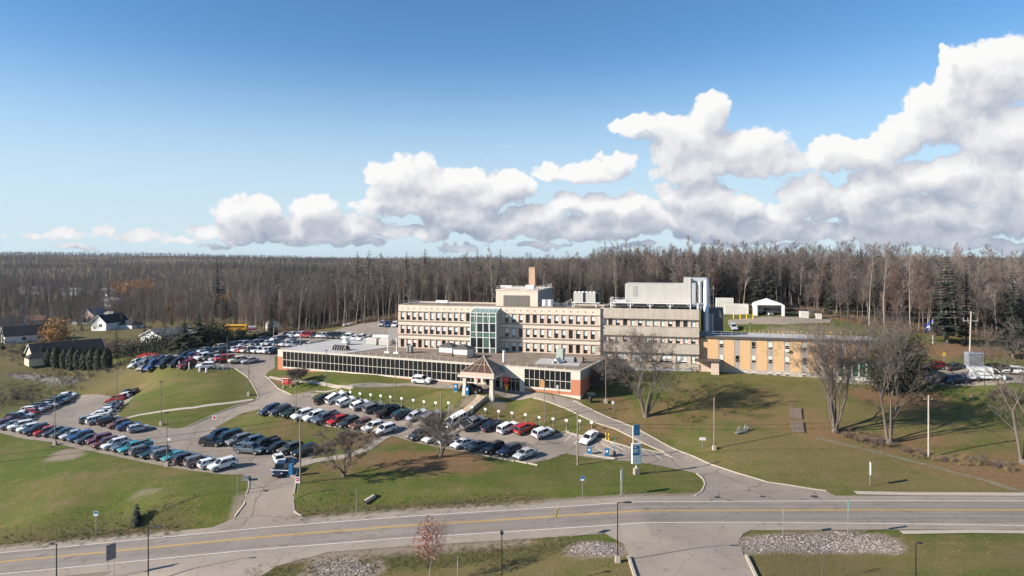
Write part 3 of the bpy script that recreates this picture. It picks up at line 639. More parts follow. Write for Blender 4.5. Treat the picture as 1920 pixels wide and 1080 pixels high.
def main_block():
    Z0 = 7.0; L = 52.1; D = 13.0; TOP = 23.5-Z0
    root = empty("hospital_block", (-29.3, 176.0, Z0), A15, "long cream three storey block with a green glass stair tower and brown chimney", "building", "joined hospital buildings")
    win_l = [1.14+1.615*i for i in range(12)]; win_r = [29.0+1.775*i for i in range(13)]
    rows = [(19.6,21.65),(16.1,18.15),(12.6,14.65),(9.1,11.1)]
    W_ = 1.0
    wl = MB(); wl.box(0, L, .34, D, 0, TOP-.35); wl.box(23.5, 37, D, 26, 0, TOP-.3)               # core
    wl.box(0, .3, 0, .34, 0, TOP); wl.box(L-.55, L, 0, .34, 0, TOP)
    def band(z0, z1):
        wl.box(.3, L-.55, 0, .34, z0-Z0, z1-Z0)
    band(21.65, 23.5)
    for k in range(3): band(rows[k+1][1], rows[k][0])
    band(Z0, rows[3][0])
    wl.box(0, L, .34, .75, TOP-.35, TOP); wl.box(0, .4, .75, D, TOP-.35, TOP); wl.box(L-.4, L, .75, D, TOP-.35, TOP); wl.box(.4, L-.4, D-.4, D, TOP-.35, TOP)
    wl.mi = 1
    for z0, z1 in rows:
        xs = sorted(win_l+win_r); e = .3
        for x in xs:
            wl.box(e, x-W_/2, .012, .33, z0-Z0, z1-Z0); e = x+W_/2
        wl.box(e, L-.55, .012, .33, z0-Z0, z1-Z0)
    wl.mi = 2
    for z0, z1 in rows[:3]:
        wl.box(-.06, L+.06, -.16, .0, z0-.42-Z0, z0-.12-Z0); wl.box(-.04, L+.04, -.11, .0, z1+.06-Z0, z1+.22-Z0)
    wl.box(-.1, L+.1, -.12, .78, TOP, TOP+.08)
    wl.mi = 3
    for x in win_l+win_r: wl.box(x-.13, x+.13, -.03, .0, 22.45-Z0, 22.72-Z0)
    wl.build("wall", [M_CREAM, M_PINK, M_LEDGE, mat("rust_stain", (.20,.09,.05), .9)], root)
    rf = MB(); rf.box(.4, L-.4, .75, D-.4, TOP-.36, TOP-.25); roof = rf.build("roof", M_GROOF, root)
    kinds = [window_kind(W_, 2.05, b, m) for b, m in ((.62,M_BLIND),(.70,M_BLIND),(.42,M_BLINDW),(.85,M_BLIND),(0,M_BLIND),(.55,M_BLINDW))]
    n = 0
    for z0, z1 in rows[:3]:
        for x in win_l+win_r:
            put_window(WR.choice(kinds), root, (x, .22, z0-Z0))
    # penthouse and chimney
    ph = MB(); p0, p1, v0, v1, zt = 24.6, 35.6, 5.5, 24.0, 27.2-Z0
    ph.box(p0, p1, v0, v1, TOP-.3, zt); ph.box(p0-.12, p1+.12, v0-.12, v1+.12, zt, zt+.22)
    ph.mi = 1; ph.box(p0+2.0, p1-2.1, v0-.05, v0, TOP-.25, zt-1.2)
    ph.mi = 2; ph.box(p1, p1+.04, v0+.02, v1-.02, TOP-.25, zt-.02)  # penthouse side away from the sun, shade painted as a grey skin
    pho = ph.build("penthouse", [M_CREAM, mat("taupe_louvre", (.17,.145,.12), .7, .08, 3, streak=.2), M_GREYM], root)
    lv = MB()
    for i in range(12): lv.box(p0+2.05+i*.57, p0+2.12+i*.57, v0-.09, v0-.05, TOP-.2, zt-1.25)
    lv.build("louvre_rib", M_GREYM, pho)
    ch = MB(); ch.box(31.4, 33.0, 13.2, 15.0, zt+.2, 33.0-Z0); ch.box(31.32, 33.08, 13.12, 15.08, 32.75-Z0, 32.9-Z0); ch.build("chimney", mat("brown_stack", (.50,.33,.215), .85, .08, 1.5, streak=.15), pho)
    r = MB(); rail(r, [(p0+.2,v0+.3,zt+.2),(p1-.2,v0+.3,zt+.2),(p1-.2,v1-.4,zt+.2)], 1.0, 1.3); r.box(p0+1.0, p0+4.0, v0+.6, v0+1.4, zt+.75, zt+1.25); r.box(p0+7.6, p0+9.7, v0+.8, v0+2.2, zt+.3, zt+1.4); r.build("roof_railing", M_WTRIM, pho)
    r = MB(); rail(r, [(.6,1.2,TOP),(p0-.5,1.2,TOP)], .95, 1.6, .03); rail(r, [(p1+1,1.2,TOP),(L-.6,1.2,TOP)], .95, 1.6, .03); rail(r, [(.6,1.2,TOP),(.6,D-1,TOP)], .95, 1.6, .03)
    r.build("roof_railing", M_GREYM, root)
    # green glass stair tower
    a0, a1, dv = 20.7, 27.2, 3.4; zb = 11.0-Z0; zt = 22.1-Z0
    fr = MB()
    xs = [a0+(a1-a0)*i/4 for i in range(5)]
    for i, x in enumerate(xs): fr.box(x-.09, x+.09, -dv-.06, -dv+.1, zb, zt)
    for z in (zb, zb+.12, 13.6-Z0, 16.1-Z0, 17.4-Z0, 19.6-Z0, 21.3-Z0, zt): fr.box(a0-.09, a1+.09, -dv-.05, -dv+.1, z-.07, z+.07)
    for v in (-dv, -dv*.5, -.05): fr.box(a1-.09, a1+.09, v-.07, v+.07, zb, zt+ (v+dv)*.27)
    for z in (zb, 13.6-Z0, 16.1-Z0, 19.6-Z0, zt): fr.box(a1-.06, a1+.08, -dv, 0, z-.06, z+.06); fr.box(a0-.08, a0+.06, -dv, 0, z-.06, z+.06)
    for i in range(7):
        x = a0+(a1-a0)*i/6; fr.tube((x,-dv,zt),(x,0,zt+.95), .06, .06, 4)
    for i in range(6):
        x = a0+(a1-a0)*i/6; fr.tube((x,-dv,zt),(x+(a1-a0)/6,0,zt+.95), .045, .045, 4)
    for x, s in ((a0+1.0, .9), (a0+4.4, .9)):      # raking struts seen through the glass
        fr.tube((x,-dv-.02,zt),(x+s,-dv-.02,zb), .06, .06, 4)
    fr.box(a0-.15, a1+.15, -.2, .1, zt+.9, zt+1.15)
    tw = fr.build("stair_tower", M_WTRIM, root)
    g = MB()
    for z0, z1 in ((zb,13.6-Z0),(13.6-Z0,16.1-Z0),(16.1-Z0,17.4-Z0),(17.4-Z0,19.6-Z0),(19.6-Z0,21.3-Z0),(21.3-Z0,zt)):
        for i in range(4):
            g.mi = 1 if (z1-z0 > 2 and (i+int(z0)) % 3 == 0) or (z1-z0 > 2 and WR.random() < .45) else 0
            g.box(xs[i]+.09, xs[i+1]-.09, -dv+.02, -dv+.05, z0+.07, z1-.07)
    g.mi = 2; g.box(a1-.03, a1, -dv+.1, 0, zb, zt); g.box(a0, a0+.03, -dv+.1, 0, zb, zt)
    g.add([(a0,-dv,zt-.02),(a1,-dv,zt-.02),(a1,0,zt+.9),(a0,0,zt+.9)], [(0,1,2,3)])
    g.build("pane", [M_GLASSG, M_GLASS, mat("pale_green_glass", (.20,.33,.27), .15, .2, .7)], tw)
    return root
main_block()

def annex():
    Z0 = 7.0; L = 22.6; D = 17; ox = -29.3+52.1*math.cos(A15)+.0; oy = 176.0+52.1*math.sin(A15)
    ox += .75*-math.sin(A15)+.02; oy += .75*math.cos(A15)
    root = empty("hospital_annex", (ox, oy, Z0), A15, "weathered tan concrete block with deep bands, beside the yellow brick wing", "building", "joined hospital buildings")
    top = 23.6-Z0; rows = [(19.55,21.2),(15.65,17.2),(11.1,13.25)]
    wl = MB(); wl.box(0, L, .45, D, 0, top-.4)
    wl.mi = 1
    xs = [.55+1.735*i for i in range(13)]
    for r_, (z0, z1) in enumerate(rows[:2]):
        e = 0
        for x in xs: wl.box(e, x-.5, .1, .45, z0-Z0, z1-Z0); e = x+.5
        wl.box(e, L, .1, .45, z0-Z0, z1-Z0)
    pairs = [(.6+3.47*i, 2.3) for i in range(6)]+[(L-1.0, 1.15)]
    e = 0; z0, z1 = rows[2]
    big = []
    for i in range(6):
        c = 1.45+3.45*i; big.append((c, 2.5))
    big.append((L-1.25, 1.1))
    for c, w in big: wl.box(e, c-w/2, .1, .45, z0-Z0, z1-Z0); e = c+w/2
    wl.box(e, L, .1, .45, z0-Z0, z1-Z0)
    wl.mi = 0
    for z0, z1 in ((21.2,23.6),(17.2,19.55),(13.25,15.65),(9.9,11.1)):
        wl.box(0, L+.1, -.35, .45, z0-Z0, z1-Z0)
    wl.mi = 2
    for z in (21.2,17.2,13.25,19.55,15.65,11.1): wl.box(-.02, L+.12, -.40, -.35, z-.10-Z0 if z in (19.55,15.65,11.1) else z-Z0, z-Z0 if z in (19.55,15.65,11.1) else z+.12-Z0)
    wl.mi = 0; wl.box(0, .4, .45, D, top-.4, top); wl.box(L-.4, L, .45, D, top-.4, top)
    wl.mi = 3; wl.box(L, L+.04, .5, D, 0, top-.1)  # end wall turned from the sun: its shade put into a darker skin
    wl.mi = 1; wl.box(-.01, L+.1, -.2, .45, 0, 9.9-Z0)
    wl.build("wall", [M_TAN, M_PINK, M_LEDGE, M_DKSHEET], root)
    rf = MB(); rf.box(0.4, L-.4, .45, D, top-.42, top-.3); rf.build("roof", M_GROOF, root)
    k1 = [window_kind(1.0, 1.6, b, m) for b, m in ((.9,M_BLIND),(.96,M_BLIND),(.6,M_BLINDW),(.95,M_BLINDW),(0,M_BLIND))]
    for z0, z1 in rows[:2]:
        for x in xs: put_window(WR.choice(k1), root, (x, .3, z0-Z0))
    k2 = [window_kind(2.5, 2.15, b, m) for b, m in ((.92,M_BLIND),(.8,M_BLINDW),(.85,M_BLINDW))]; k3 = window_kind(1.1, 2.15, .95, M_BLIND)
    for c, w in big: put_window(k3 if w < 2 else WR.choice(k2), root, (c, .3, rows[2][0]-Z0))
    bs = MB(); bs.box(1.0, L-1.5, -.26, -.21, 9.15-Z0, 9.8-Z0); bs.build("basement_glazing", mat("pale_blue_panel", (.40,.44,.48), .3, .25, 1.2), root)
    # plant room and its steel platform
    p = MB(); p0, p1 = 5.2, 20.3; v0 = 5.5; zb = 24.75-Z0
    p.box(p0, p1-1.2, v0, v0+9, zb+.05, 29.2-Z0); p.box(p1-1.2, p1+.5, v0-.15, v0+9.2, zb+.05, 30.7-Z0)
    p.mi = 1; p.box(p0+1.9, p0+3.1, v0-.04, v0, 26.1-Z0, 28.7-Z0); p.mi = 2; p.box(p1+.5, p1+.54, v0-.1, v0+9.1, zb+.1, 30.6-Z0)  # right side skin: shade of the sunless face put into the colour
    p.mi = 0
    for i in range(34): p.box(p0+.2+i*.41, p0+.23+i*.41, v0-.025, v0, zb+.1, 29.1-Z0)
    pl = p.build("plant_room", [M_LGREY, M_GREYP, M_DKSHEET], root)
    s = MB(); s.box(p0-3.4, p1+.6, v0-2.4, v0+9, zb-.16, zb)
    for i in range(5):
        x = p0-3.2+i*(p1-p0+3.6)/4; s.box(x-.1, x+.1, v0-2.35, v0-2.15, top-.35, zb-.16); s.box(x-.1, x+.1, v0+4, v0+4.2, top-.35, zb-.16)
        if i < 4: s.tube((x,v0-2.25,zb-.9),(x+.9,v0-2.25,zb-.15), .06, .06, 4)
        if i: s.tube((x,v0-2.25,zb-.9),(x-.9,v0-2.25,zb-.15), .06, .06, 4)
    rail(s, [(p0-3.4,v0-2.3,zb),(p0-.2,v0-2.3,zb),(p0-.2,v0-.4,zb)], 1.1, 1.1, .04); rail(s, [(p0-3.4,v0-2.3,zb),(p0-3.4,v0+4,zb)], 1.1, 1.1, .04)
    s.build("steel_platform", M_WTRIM, root)
    r = MB(); rail(r, [(.5,.9,top-.1),(p0-3.6,.9,top-.1)], 1.0, 1.2, .03)
    r.build("roof_railing", M_LGREY, root)
    r = MB(); r.tube((p0-3.6,v0-.8,top+.25),(p1,v0-.8,top+.25), .2, .2, 8); r.tube((p0-3.6,v0-.4,top+.5),(p1,v0-.4,top+.5), .14, .14, 6)
    for i in range(9): r.tube((p0-3+i*1.9,v0-.8,top+.25),(p0-2+i*1.9,v0+.6,top+.5), .14, .14, 6); r.box(p0-3.05+i*1.9, p0-2.85+i*1.9, v0-1.0, v0-.2, top-.3, top+.6)
    r.build("rooftop_pipework", M_LGREY, root)
    dt = MB()
    def pipe(pts, rr, n=12): dt.path(pts, rr, n); [dt.ico(q, rr*1.08) for q in pts[1:-1]]
    pipe([(p1+.4,v0+1.2,30.2-Z0),(p1+4.0,v0+1.2,30.2-Z0),(p1+4.0,v0-.6,22.0-Z0),(p1+4.0,v0-.9,18.2-Z0)], .66)
    pipe([(p1+2.6,v0+.6,30.0-Z0),(p1+2.6,v0+.6,23.0-Z0)], .5)
    pipe([(p1+2.2,v0-2.2,19.0-Z0),(p1+2.2,v0-2.2,24.6-Z0),(p1+3.4,v0-1.6,24.6-Z0)], .36)
    dt.box(p1+.7, p1+1.6, v0-.2, v0+1.0, 23.9-Z0, 29.6-Z0)
    for z in (25.0,26.5,28.0): dt.tube((p1+4.0,v0+1.0,z-Z0),(p1+5.9,v0+1.2,z+.3-Z0), .07, .07, 5)
    dt.tube((p1+5.7,v0+1.2,24-Z0),(p1+5.7,v0+1.2,28.8-Z0), .08, .08, 5)
    dt.build("ventilation_duct", M_SILV, root)
    return root
annex()

def wing():
    Z0 = 7.0; L = 38.3; D = 9.5; ox, oy = 43.35, 158.1
    root = empty("brick_wing", (ox, oy, Z0), A15, "low yellow brick wing with grey window strips and a white roof", "building", "joined hospital buildings")
    top = 17.55-Z0
    def uof(px):
        k = (px-CX)/F; c, s = math.cos(A15), math.sin(A15); return (k*oy-ox)/(c-k*s)
    cols = [1352.5,1382.5,1413,1444.4,1476,1508.7,1542,1577.5,1611]
    cu = [uof(p) for p in cols]
    wl = MB(); wl.box(0, L, .3, D, 0, top-.3)
    wl.mi = 3; wl.box(0, L, -.08, .3, 0, 10.15-Z0)
    e = 0.0; sw = .62
    for c in cu:
        wl.mi = 0; wl.box(e, c-sw, 0, .3, 10.15-Z0, top-.55)
        wl.mi = 1; wl.box(c-sw, c+sw, .05, .3, 10.15-Z0, top-.55)
        e = c+sw
    wl.mi = 0; wl.box(e, L, 0, .3, 10.15-Z0, top-.55)
    wl.mi = 2; wl.box(-.2, L+.2, -.25, .3, top-.55, top); wl.box(-.2, .1, .3, D, top-.5, top); wl.box(L-.1, L+.2, .3, D, top-.5, top)
    wl.build("wall", [M_YBRICK, M_GREYP, mat("brown_fascia", (.085,.070,.060), .6, .1, 1.5), mat("pale_plinth", (.46,.39,.325), .9, .12, 1.2, streak=.15)], root)
    rf = MB(); rf.box(.1, L-.1, .3, D, top-.32, top-.06); rf.build("roof", M_MEMB, root)
    k1 = [window_kind(.95, 1.6, b, m, .06, fm=M_OFFW) for b, m in ((.45,M_BLIND),(.75,M_BLIND),(0,M_BLIND),(.6,M_BLIND))]
    k2 = window_kind(.95, .75, .4, M_BLINDW, .06, fm=M_OFFW)
    for i, c in enumerate(cu):
        if i != 1: put_window(k1[(i*7) % 4], root, (c, .0, 14.95-Z0))
        if i < 7: put_window(k1[(i*5+1) % 4], root, (c, .0, 11.75-Z0))
    for px in (1382,1397.5,1412.5,1444,1459.5,1476,1508): put_window(k2, root, (uof(px), -.12, 9.05-Z0))
    ac = MB(); ac.box(cu[4]-.4, cu[4]+.4, -.55, -.02, 14.6-Z0, 15.1-Z0); ac.build("air_conditioner", M_WTRIM, root)
    # glazed porch at the right end
    pu0, pu1 = uof(1566), uof(1633); pm = MB()
    pm.box(pu0-.3, pu1+.3, -2.6, -.02, 13.1-Z0, 13.45-Z0)
    for i in range(6):
        u = pu0+(pu1-pu0)*i/5; pm.mi = 1; pm.box(u-.14, u+.14, -2.4, -2.1, 9.9-Z0, 13.1-Z0)
    pm.mi = 1; pm.box(pu0, pu1, -2.38, -2.12, 9.2-Z0, 9.95-Z0); pm.mi = 2; pm.box(pu0-.2, pu1+.2, -2.5, -.1, 0, 9.2-Z0)
    po = pm.build("porch", [mat("brown_fascia", (.085,.070,.060)), M_WTRIM, M_CONCD], root)
    g = MB()
    for i in range(5):
        u = pu0+(pu1-pu0)*i/5; v = u+(pu1-pu0)/5; g.box(u+.2, v-.2, -2.28, -2.22, 9.98-Z0, 13.05-Z0)
    g.build("pane", mat("deep_green_glass", (.020,.11,.055), .1, .3, .7), po)
    # link vestibule under a flat canopy
    v = MB(); v.box(-1.0, 4.6, -3.4, -.1, 12.05-Z0, 12.35-Z0); v.mi = 1; v.box(2.6, 4.3, -3.0, -.1, 0, 12.05-Z0); v.box(-.2, 2.6, -.9, -.1, 0, 12.05-Z0); v.box(-1.2, -.6, -1.6, -.4, 0, 9.8-Z0)
    v.build("entrance_vestibule", [mat("brown_fascia", (.1,.08,.07)), M_PINK], root)
    r = MB(); rail(r, [(.4,1.2,top-.05),(18.5,1.2,top-.05)], 1.05, 2.2, .035); rail(r, [(18.5,2.2,top-.05),(21,2.2,top-.05),(21,4.5,top-.05)], 1.2, 1.3, .04)
    r.build("roof_railing", M_LGREY, root)
    for i in range(26):
        r = MB(); u = 9.5+i*1.05; r.tube((u,6.6+(i % 2)*1.4,top-.08),(u,6.6+(i % 2)*1.4,top+.62), .025, .025, 4); r.ico((u,6.6+(i % 2)*1.4,top+.72), .13)
        r.build("warning_flag", mat("amber_flag", (.75,.42,.04), .6), root)
    # dark plant enclosure against the annex
    d = MB(); d.box(.5, 5.6, 7.5, 12, top-.1, 23.4-Z0); d.mi = 1; d.box(.9, 3.3, 5.6, 7.5, top+.5, 22.2-Z0); d.mi = 2; d.box(3.0, 3.3, 5.5, 5.6, top+.5, 22.2-Z0); d.box(.9, 1.2, 5.5, 5.6, top+.5, 22.2-Z0); d.box(.6, 3.6, 5.3, 5.5, top-.1, top+.5)
    d.build("plant_enclosure", [M_DKSHEET, M_GREYM, M_LGREY], root)
    return root
wing()

HA = math.radians(-23.7)
HALL = (-59.0, 172.0)
def hall_w(u, v): c, s = math.cos(HA), math.sin(HA); return (HALL[0]+u*c-v*s, HALL[1]+u*s+v*c)
def hall():
    Z0 = 5.5; L = 79.7; D = 23.5; top = 12.4-Z0
    root = empty("glass_hall", (HALL[0], HALL[1], Z0), HA, "long single storey hall with a wall of dark glass over red brick", "building", "joined hospital buildings")
    wl = MB(); e0, e1 = 57.0, 67.3
    zb = 8.2-Z0; zt = top-.28
    wl.box(0, L, .35, D, 0, top-.25)
    zr = 8.3-Z0; bt = 7.3-Z0
    wl.mi = 1; wl.box(0, e0, 0, .35, 0, zb-.28); wl.box(e1, 77.7, 0, .35, bt, zr-.35)
    wl.box(0, 1.6, 0, .35, zb-.28, zt-1.4); wl.box(77.7, L, 0, .35, bt, zt-1.6); wl.box(L, L+.03, .0, D, bt, zt-1.6); wl.box(-.03, 0, 0, D, .4, zt-1.4)
    wl.mi = 2; wl.box(0, 1.6, 0, .35, zt-1.4, top); wl.box(1.6, e0, -.03, .35, zt, top-.02); wl.box(1.6, e0, -.05, .35, zb-.28, zb)
    wl.box(e0, e1, 0, .35, 4.4, top); wl.box(e0, e0+1.2, 0, .35, 0, 4.4); wl.box(e1-1.0, e1, 0, .35, 0, 4.4); wl.box(e0+4.6, e0+5.2, 0, .35, 0, 4.4)
    wl.box(e1, 77.7, -.03, .35, zt, top-.02); wl.box(e1, 77.7, -.05, .35, zr-.35, zr); wl.box(77.7, L, 0, .35, zt-1.6, top); wl.box(e1, L+.06, -.05, .35, 0, bt)
    wl.mi = 3; wl.box(L, L+.03, 0, D, zt-1.6, top)  # upper band of the right end: shade put into a greyer trim colour
    wl.mi = 2; wl.box(L, L+.06, .35, D, 0, bt); wl.box(-.05, L+.08, -.1, .35, top-.02, top+.1); wl.box(L-.3, L+.08, .35, D, top-.25, top+.1); wl.box(-.05, .3, .35, D, top-.25, top+.1)
    wl.build("wall", [M_OFFW, M_RBRICK, M_OFFW, M_GREYP], root)
    r = MB(); r.box(.3, L-.3, .35, D+.0, top-.26, top-.02); roof = r.build("roof", M_GROOF, root)
    m = MB(); m.prism([(.35,.6),(19.6,.6),(23.7,17.5),(23.5,23),(.35,23)], top+.0, top+.06); m.build("membrane", M_MEMB, roof); m = MB(); m.prism([(67.5,5.2),(77.5,6.0),(76.0,13),(66,13)], top, top+.06); m.build("membrane", M_MEMB, roof)
    def glazing(u0, u1, n, z0, z1, zm, extra=()):
        f = MB(); w = (u1-u0)/n
        for i in range(n+1): f.box(u0+i*w-.042, u0+i*w+.042, -.02, .12, z0, z1)
        f.box(u0, u1, -.01, .12, zm-.05, zm+.05); f.box(u0, u1, -.02, .12, z0, z0+.08); f.box(u0, u1, -.02, .12, z1-.06, z1)
        fo = f.build("window_wall", M_OFFW, root)
        for i in range(n):
            g = MB(); g.box(u0+i*w+.042, u0+(i+1)*w-.042, .06, .10, z0+.08, zm-.05); g.box(u0+i*w+.042, u0+(i+1)*w-.042, .06, .10, zm+.05, z1-.08)
            if i in extra: g.m[:6] = [1]*6
            g.build("pane", [M_GLASS, mat("orange_blind", (.42,.19,.05), .6)], fo)
    glazing(1.6, e0, 45, zb, zt, zb+(zt-zb)*.46)
    glazing(e1, 77.7, 9, zr, zt, zr+(zt-zr)*.45, (3,))
    glazing(e0+1.2, e0+4.6, 3, 1.6, 4.4, 3.8); glazing(e0+5.2, e1-1.0, 4, 1.6, 4.4, 3.8)
    # side windows round the right end
    s = MB()
    for i in range(6): s.box(L+.0, L+.05, 12+i*1.7, 13.4+i*1.7, 2.6, 4.2)
    s.build("side_glazing", M_GLASS, root)
    # warning line on the roof edge
    st = MB()
    for i in range(27):
        u = 20+i*2.15
        if 55 < u < 62: continue
        st.tube((u,1.6,top),(u,1.6,top+.95), .03, .03, 4); st.tube((u,1.6,top),(u,1.6,top+.08), .3, .3, 8)
    for i in range(26): 
        u = 20+i*2.15; st.tube((u,1.6,top+.9),(u+2.15,1.6,top+.9), .018, .018, 3)
    st.build("roof_railing", mat("yellowed_rail", (.48,.40,.27), .6), root)
    return root
hall()

def roof_things():
    zt = 12.4
    def at_hall(u, v): x, y = hall_w(u, v); return (x, y, zt-.02)
    def ac_box(name, u, v, w, d, h, label, cat="air conditioner", m=M_LGREY, rz=HA):
        r = empty(name, at_hall(u, v), rz, label, cat, "equipment on the hall roof")
        b = MB(); b.box(-w/2, w/2, -d/2, d/2, .18, h); b.build("casing", m, r)
        g = MB()
        for i in range(6): g.box(-w/2+.1, w/2-.1, -d/2-.03, -d/2, .3+i*(h-.5)/6, .36+i*(h-.5)/6)
        g.build("grille", M_GREYM, r)
        f = MB(); f.box(-w/2, w/2, -d/2+.1, -d/2+.25, 0, .18); f.box(-w/2, w/2, d/2-.25, d/2-.1, 0, .18); f.build("base_rail", M_DARK, r)
        return r
    ac_box("rooftop_unit", 16.5, 17.5, 3.2, 2.0, 1.9, "beige rooftop unit with louvres at the back of the white roof", m=M_LGREY)
    ac_box("rooftop_unit", 20.3, 17.8, 3.2, 2.0, 1.7, "beige rooftop unit just left of the tall grey screen", m=M_LGREY)
    ac_box("rooftop_unit", 33.2, 9.0, 1.3, 1.2, 1.7, "tall slim grey box on the gravel roof below the cream block", m=M_GREYM)
    ac_box("rooftop_unit", 71.0, 12.4, 1.6, 1.4, 2.6, "pale green cabinet on the hall roof right of the glass tower", m=mat("pale_green_cabinet", (.33,.38,.33), .6))
    ac_box("rooftop_unit", 74.0, 10.5, 2.2, 1.6, 1.2, "grey low box on the right roof patch beside the green cabinet", m=M_GREYM)
    ac_box("rooftop_unit", 76.2, 10.8, 1.4, 1.2, 1.4, "small brown box on the right roof patch near the corner", m=mat("brown_box", (.22,.16,.13), .7))
    r = empty("plant_screen", at_hall(22.4, 18.4), A15, "tall ribbed grey screen at the left end of the cream block", "screen", "equipment on the hall roof")
    b = MB(); b.box(-1.6, 1.6, 0, 2.0, .35, 4.6); b.build("screen_panel", M_GREYM, r); b = MB()
    for i in range(14): b.box(-1.5+i*.22, -1.44+i*.22, -.03, 0, .4, 4.55)
    b.build("rib", M_GREYP, r); b = MB(); b.box(-1.7, 1.7, -.05, 2.05, 0, .35); b.build("base_rail", M_WTRIM, r)
    # roof lantern: barrel of dark glass
    r = empty("roof_lantern", at_hall(13.2, 5.8), HA, "small dark glazed roof lantern with arched ribs on the white roof", "skylight", "equipment on the hall roof")
    b = MB(); pr = [(-1.2,0),(-1.2,.5),(-.8,1.05),(0,1.3),(.8,1.05),(1.2,.5),(1.2,0)]
    for x0, x1, mm in ((0,3.6,0),):
        n = len(pr); vs = [(x0,y,z) for y, z in pr]+[(x1,y,z) for y, z in pr]; b.add(vs, [tuple(range(n)), tuple(range(2*n-1, n-1, -1))]+[(i,n+i,n+i+1,i+1) for i in range(n-1)])
    b.build("glazing", M_GLASS, r); b = MB()
    for k in range(6):
        x = k*.72; b.path([(x,y,z+.02) for y, z in pr], .06, 4)
    b.build("rib", M_OFFW, r)
    r = empty("roof_lantern", at_hall(10.0, 14.5), HA, "white roof vent with a pointed hood behind the dark lantern", "roof vent", "equipment on the hall roof")
    b = MB(); b.frustum((-.9,.9,-.9,.9), (-.15,.15,-.9,.9), .6, 1.9); b.build("hood", M_WTRIM, r); b = MB(); b.box(-.7, .7, -.7, .7, 0, .6); b.build("base", M_GREYM, r)
    r = empty("roof_lantern", at_hall(71.8, 8.2), HA, "little white gabled hood on the right roof patch", "roof vent", "equipment on the hall roof")
    b = MB(); b.frustum((-.8,.8,-1.4,1.4), (-.05,.05,-1.4,1.4), .1, 1.2); b.build("hood", M_WTRIM, r); b = MB(); b.box(-.45, .45, -1.44, -1.4, .12, .6); b.build("opening", M_DARK, r)
    # two gazebos with dark hipped tops
    for u, v, lab in ((43.8, 9.4, "gazebo with dark hipped top and sheeted sides, left of the pair"), (48.6, 7.8, "gazebo with dark hipped top nearest the pyramid canopy")):
        r = empty("roof_gazebo", at_hall(u, v), HA, lab, "gazebo", "equipment on the hall roof")
        b = MB(); b.frustum((-2.1,2.1,-1.8,1.8), (-.1,.1,-.1,.1), 2.15, 3.05); b.box(-2.1, 2.1, -1.8, 1.8, 2.03, 2.15); b.build("canopy", mat("dark_canvas", (.085,.078,.075), .9), r)
        b = MB()
        for x in (-1.95, 1.95):
            for y in (-1.65, 1.65): b.box(x-.06, x+.06, y-.06, y+.06, 0, 2.1)
        b.build("post", M_DARK, r)
        b = MB(); b.box(-1.85, 1.85, -1.62, -1.58, .75, 1.95); b.box(1.86, 1.9, -1.5, 1.5, .1, 1.95); b.build("side_sheet", mat("plastic_sheet", (.60,.59,.58), .3, .3, 1.5), r)
        b = MB(); b.box(-1.2, 1.5, -1.2, -.2, 0, .75); b.box(-1.6, 1.7, -1.5, -1.35, .1, .7); b.build("stored_crate", mat("brown_crate", (.2,.13,.1), .8), r)
    for u, v, k in ((28.5,6.5,"tall white roof pipe with a bracket below the cream block"),(31.0,6.6,"squat white mushroom vent beside the tall roof pipe")):
        r = empty("roof_pipe", at_hall(u, v), HA, k, "roof vent", "equipment on the hall roof")
        b = MB(); h = 3.6 if 'tall' in k else .8
        b.tube((0,0,0),(0,0,h), .13 if h > 2 else .3, .13 if h > 2 else .3, 8); b.build("pipe", M_WTRIM, r); b = MB(); b.ico((0,0,h), .32 if h > 2 else .7, (1,1,.5)); b.box(-.7, .7, -.5, .5, 0, .35); b.build("cap", M_WTRIM, r)
    for u, v, h, lab in ((18.5,3.0,3.6,"thin pale mast on the gravel roof edge left of the cream block"),(60.5,4.5,2.6,"stubby white vent head just behind the pyramid top")):
        r = empty("roof_mast", at_hall(u, v), 0, lab, "mast", "equipment on the hall roof"); b = MB(); b.tube((0,0,0),(0,0,h), .05 if h > 3 else .3, .05 if h > 3 else .3, 8); b.build("pole", M_WTRIM, r); b = MB(); b.tube((0,0,0),(0,0,.1), .35, .35, 8); b.build("base", M_GREYM, r)
    # cooling plant on the cream block's roof
    c, s = math.cos(A15), math.sin(A15)
    def blk(u, v): return (-29.3+u*c-v*s, 176.0+u*s+v*c, 23.25)
    r = empty("cooling_unit", blk(47.6, 5.5), A15, "light grey cooling plant raised on a white steel frame", "cooling unit", "equipment on the cream roof")
    b = MB(); b.box(-2.7, -.35, -1.2, 1.2, 1.35, 3.75); b.box(.35, 2.7, -1.2, 1.2, 1.35, 3.75); b.mi = 1; b.box(-.35, .35, -1.0, 1.1, 1.5, 3.6); b.box(2.7, 3.6, -.6, 1.1, 1.5, 3.6); b.build("casing", [mat("unit_grey", (.47,.45,.42), .5, .08, 1), M_DARK], r)
    b = MB()
    for i in range(6): b.tube((-2.3+i*.92,0,3.75),(-2.3+i*.92,0,3.98), .36, .36, 10)
    b.build("fan_cowl", M_WTRIM, r)
    b = MB(); b.box(-3.2, 3.8, -1.4, 1.4, 1.18, 1.33)
    for x in (-2.9, 2.9):
        for y in (-1.2, 1.2): b.box(x-.08, x+.08, y-.08, y+.08, 0, 1.18)
    b.tube((-2.0,-1.2,1.1),(-2.9,-1.2,.3), .06, .06, 4); b.tube((2.0,-1.2,1.1),(2.9,-1.2,.3), .06, .06, 4); rail(b, [(-3.2,-1.3,1.3),(-5.4,-1.3,0)], .9, 1.0, .04); b.build("steel_stand", M_WTRIM, r)
    r = empty("roof_exhaust_fan", blk(38.5, 3.6), A15, "white double drum exhaust fan right of the roof penthouse", "exhaust fan", "equipment on the cream roof")
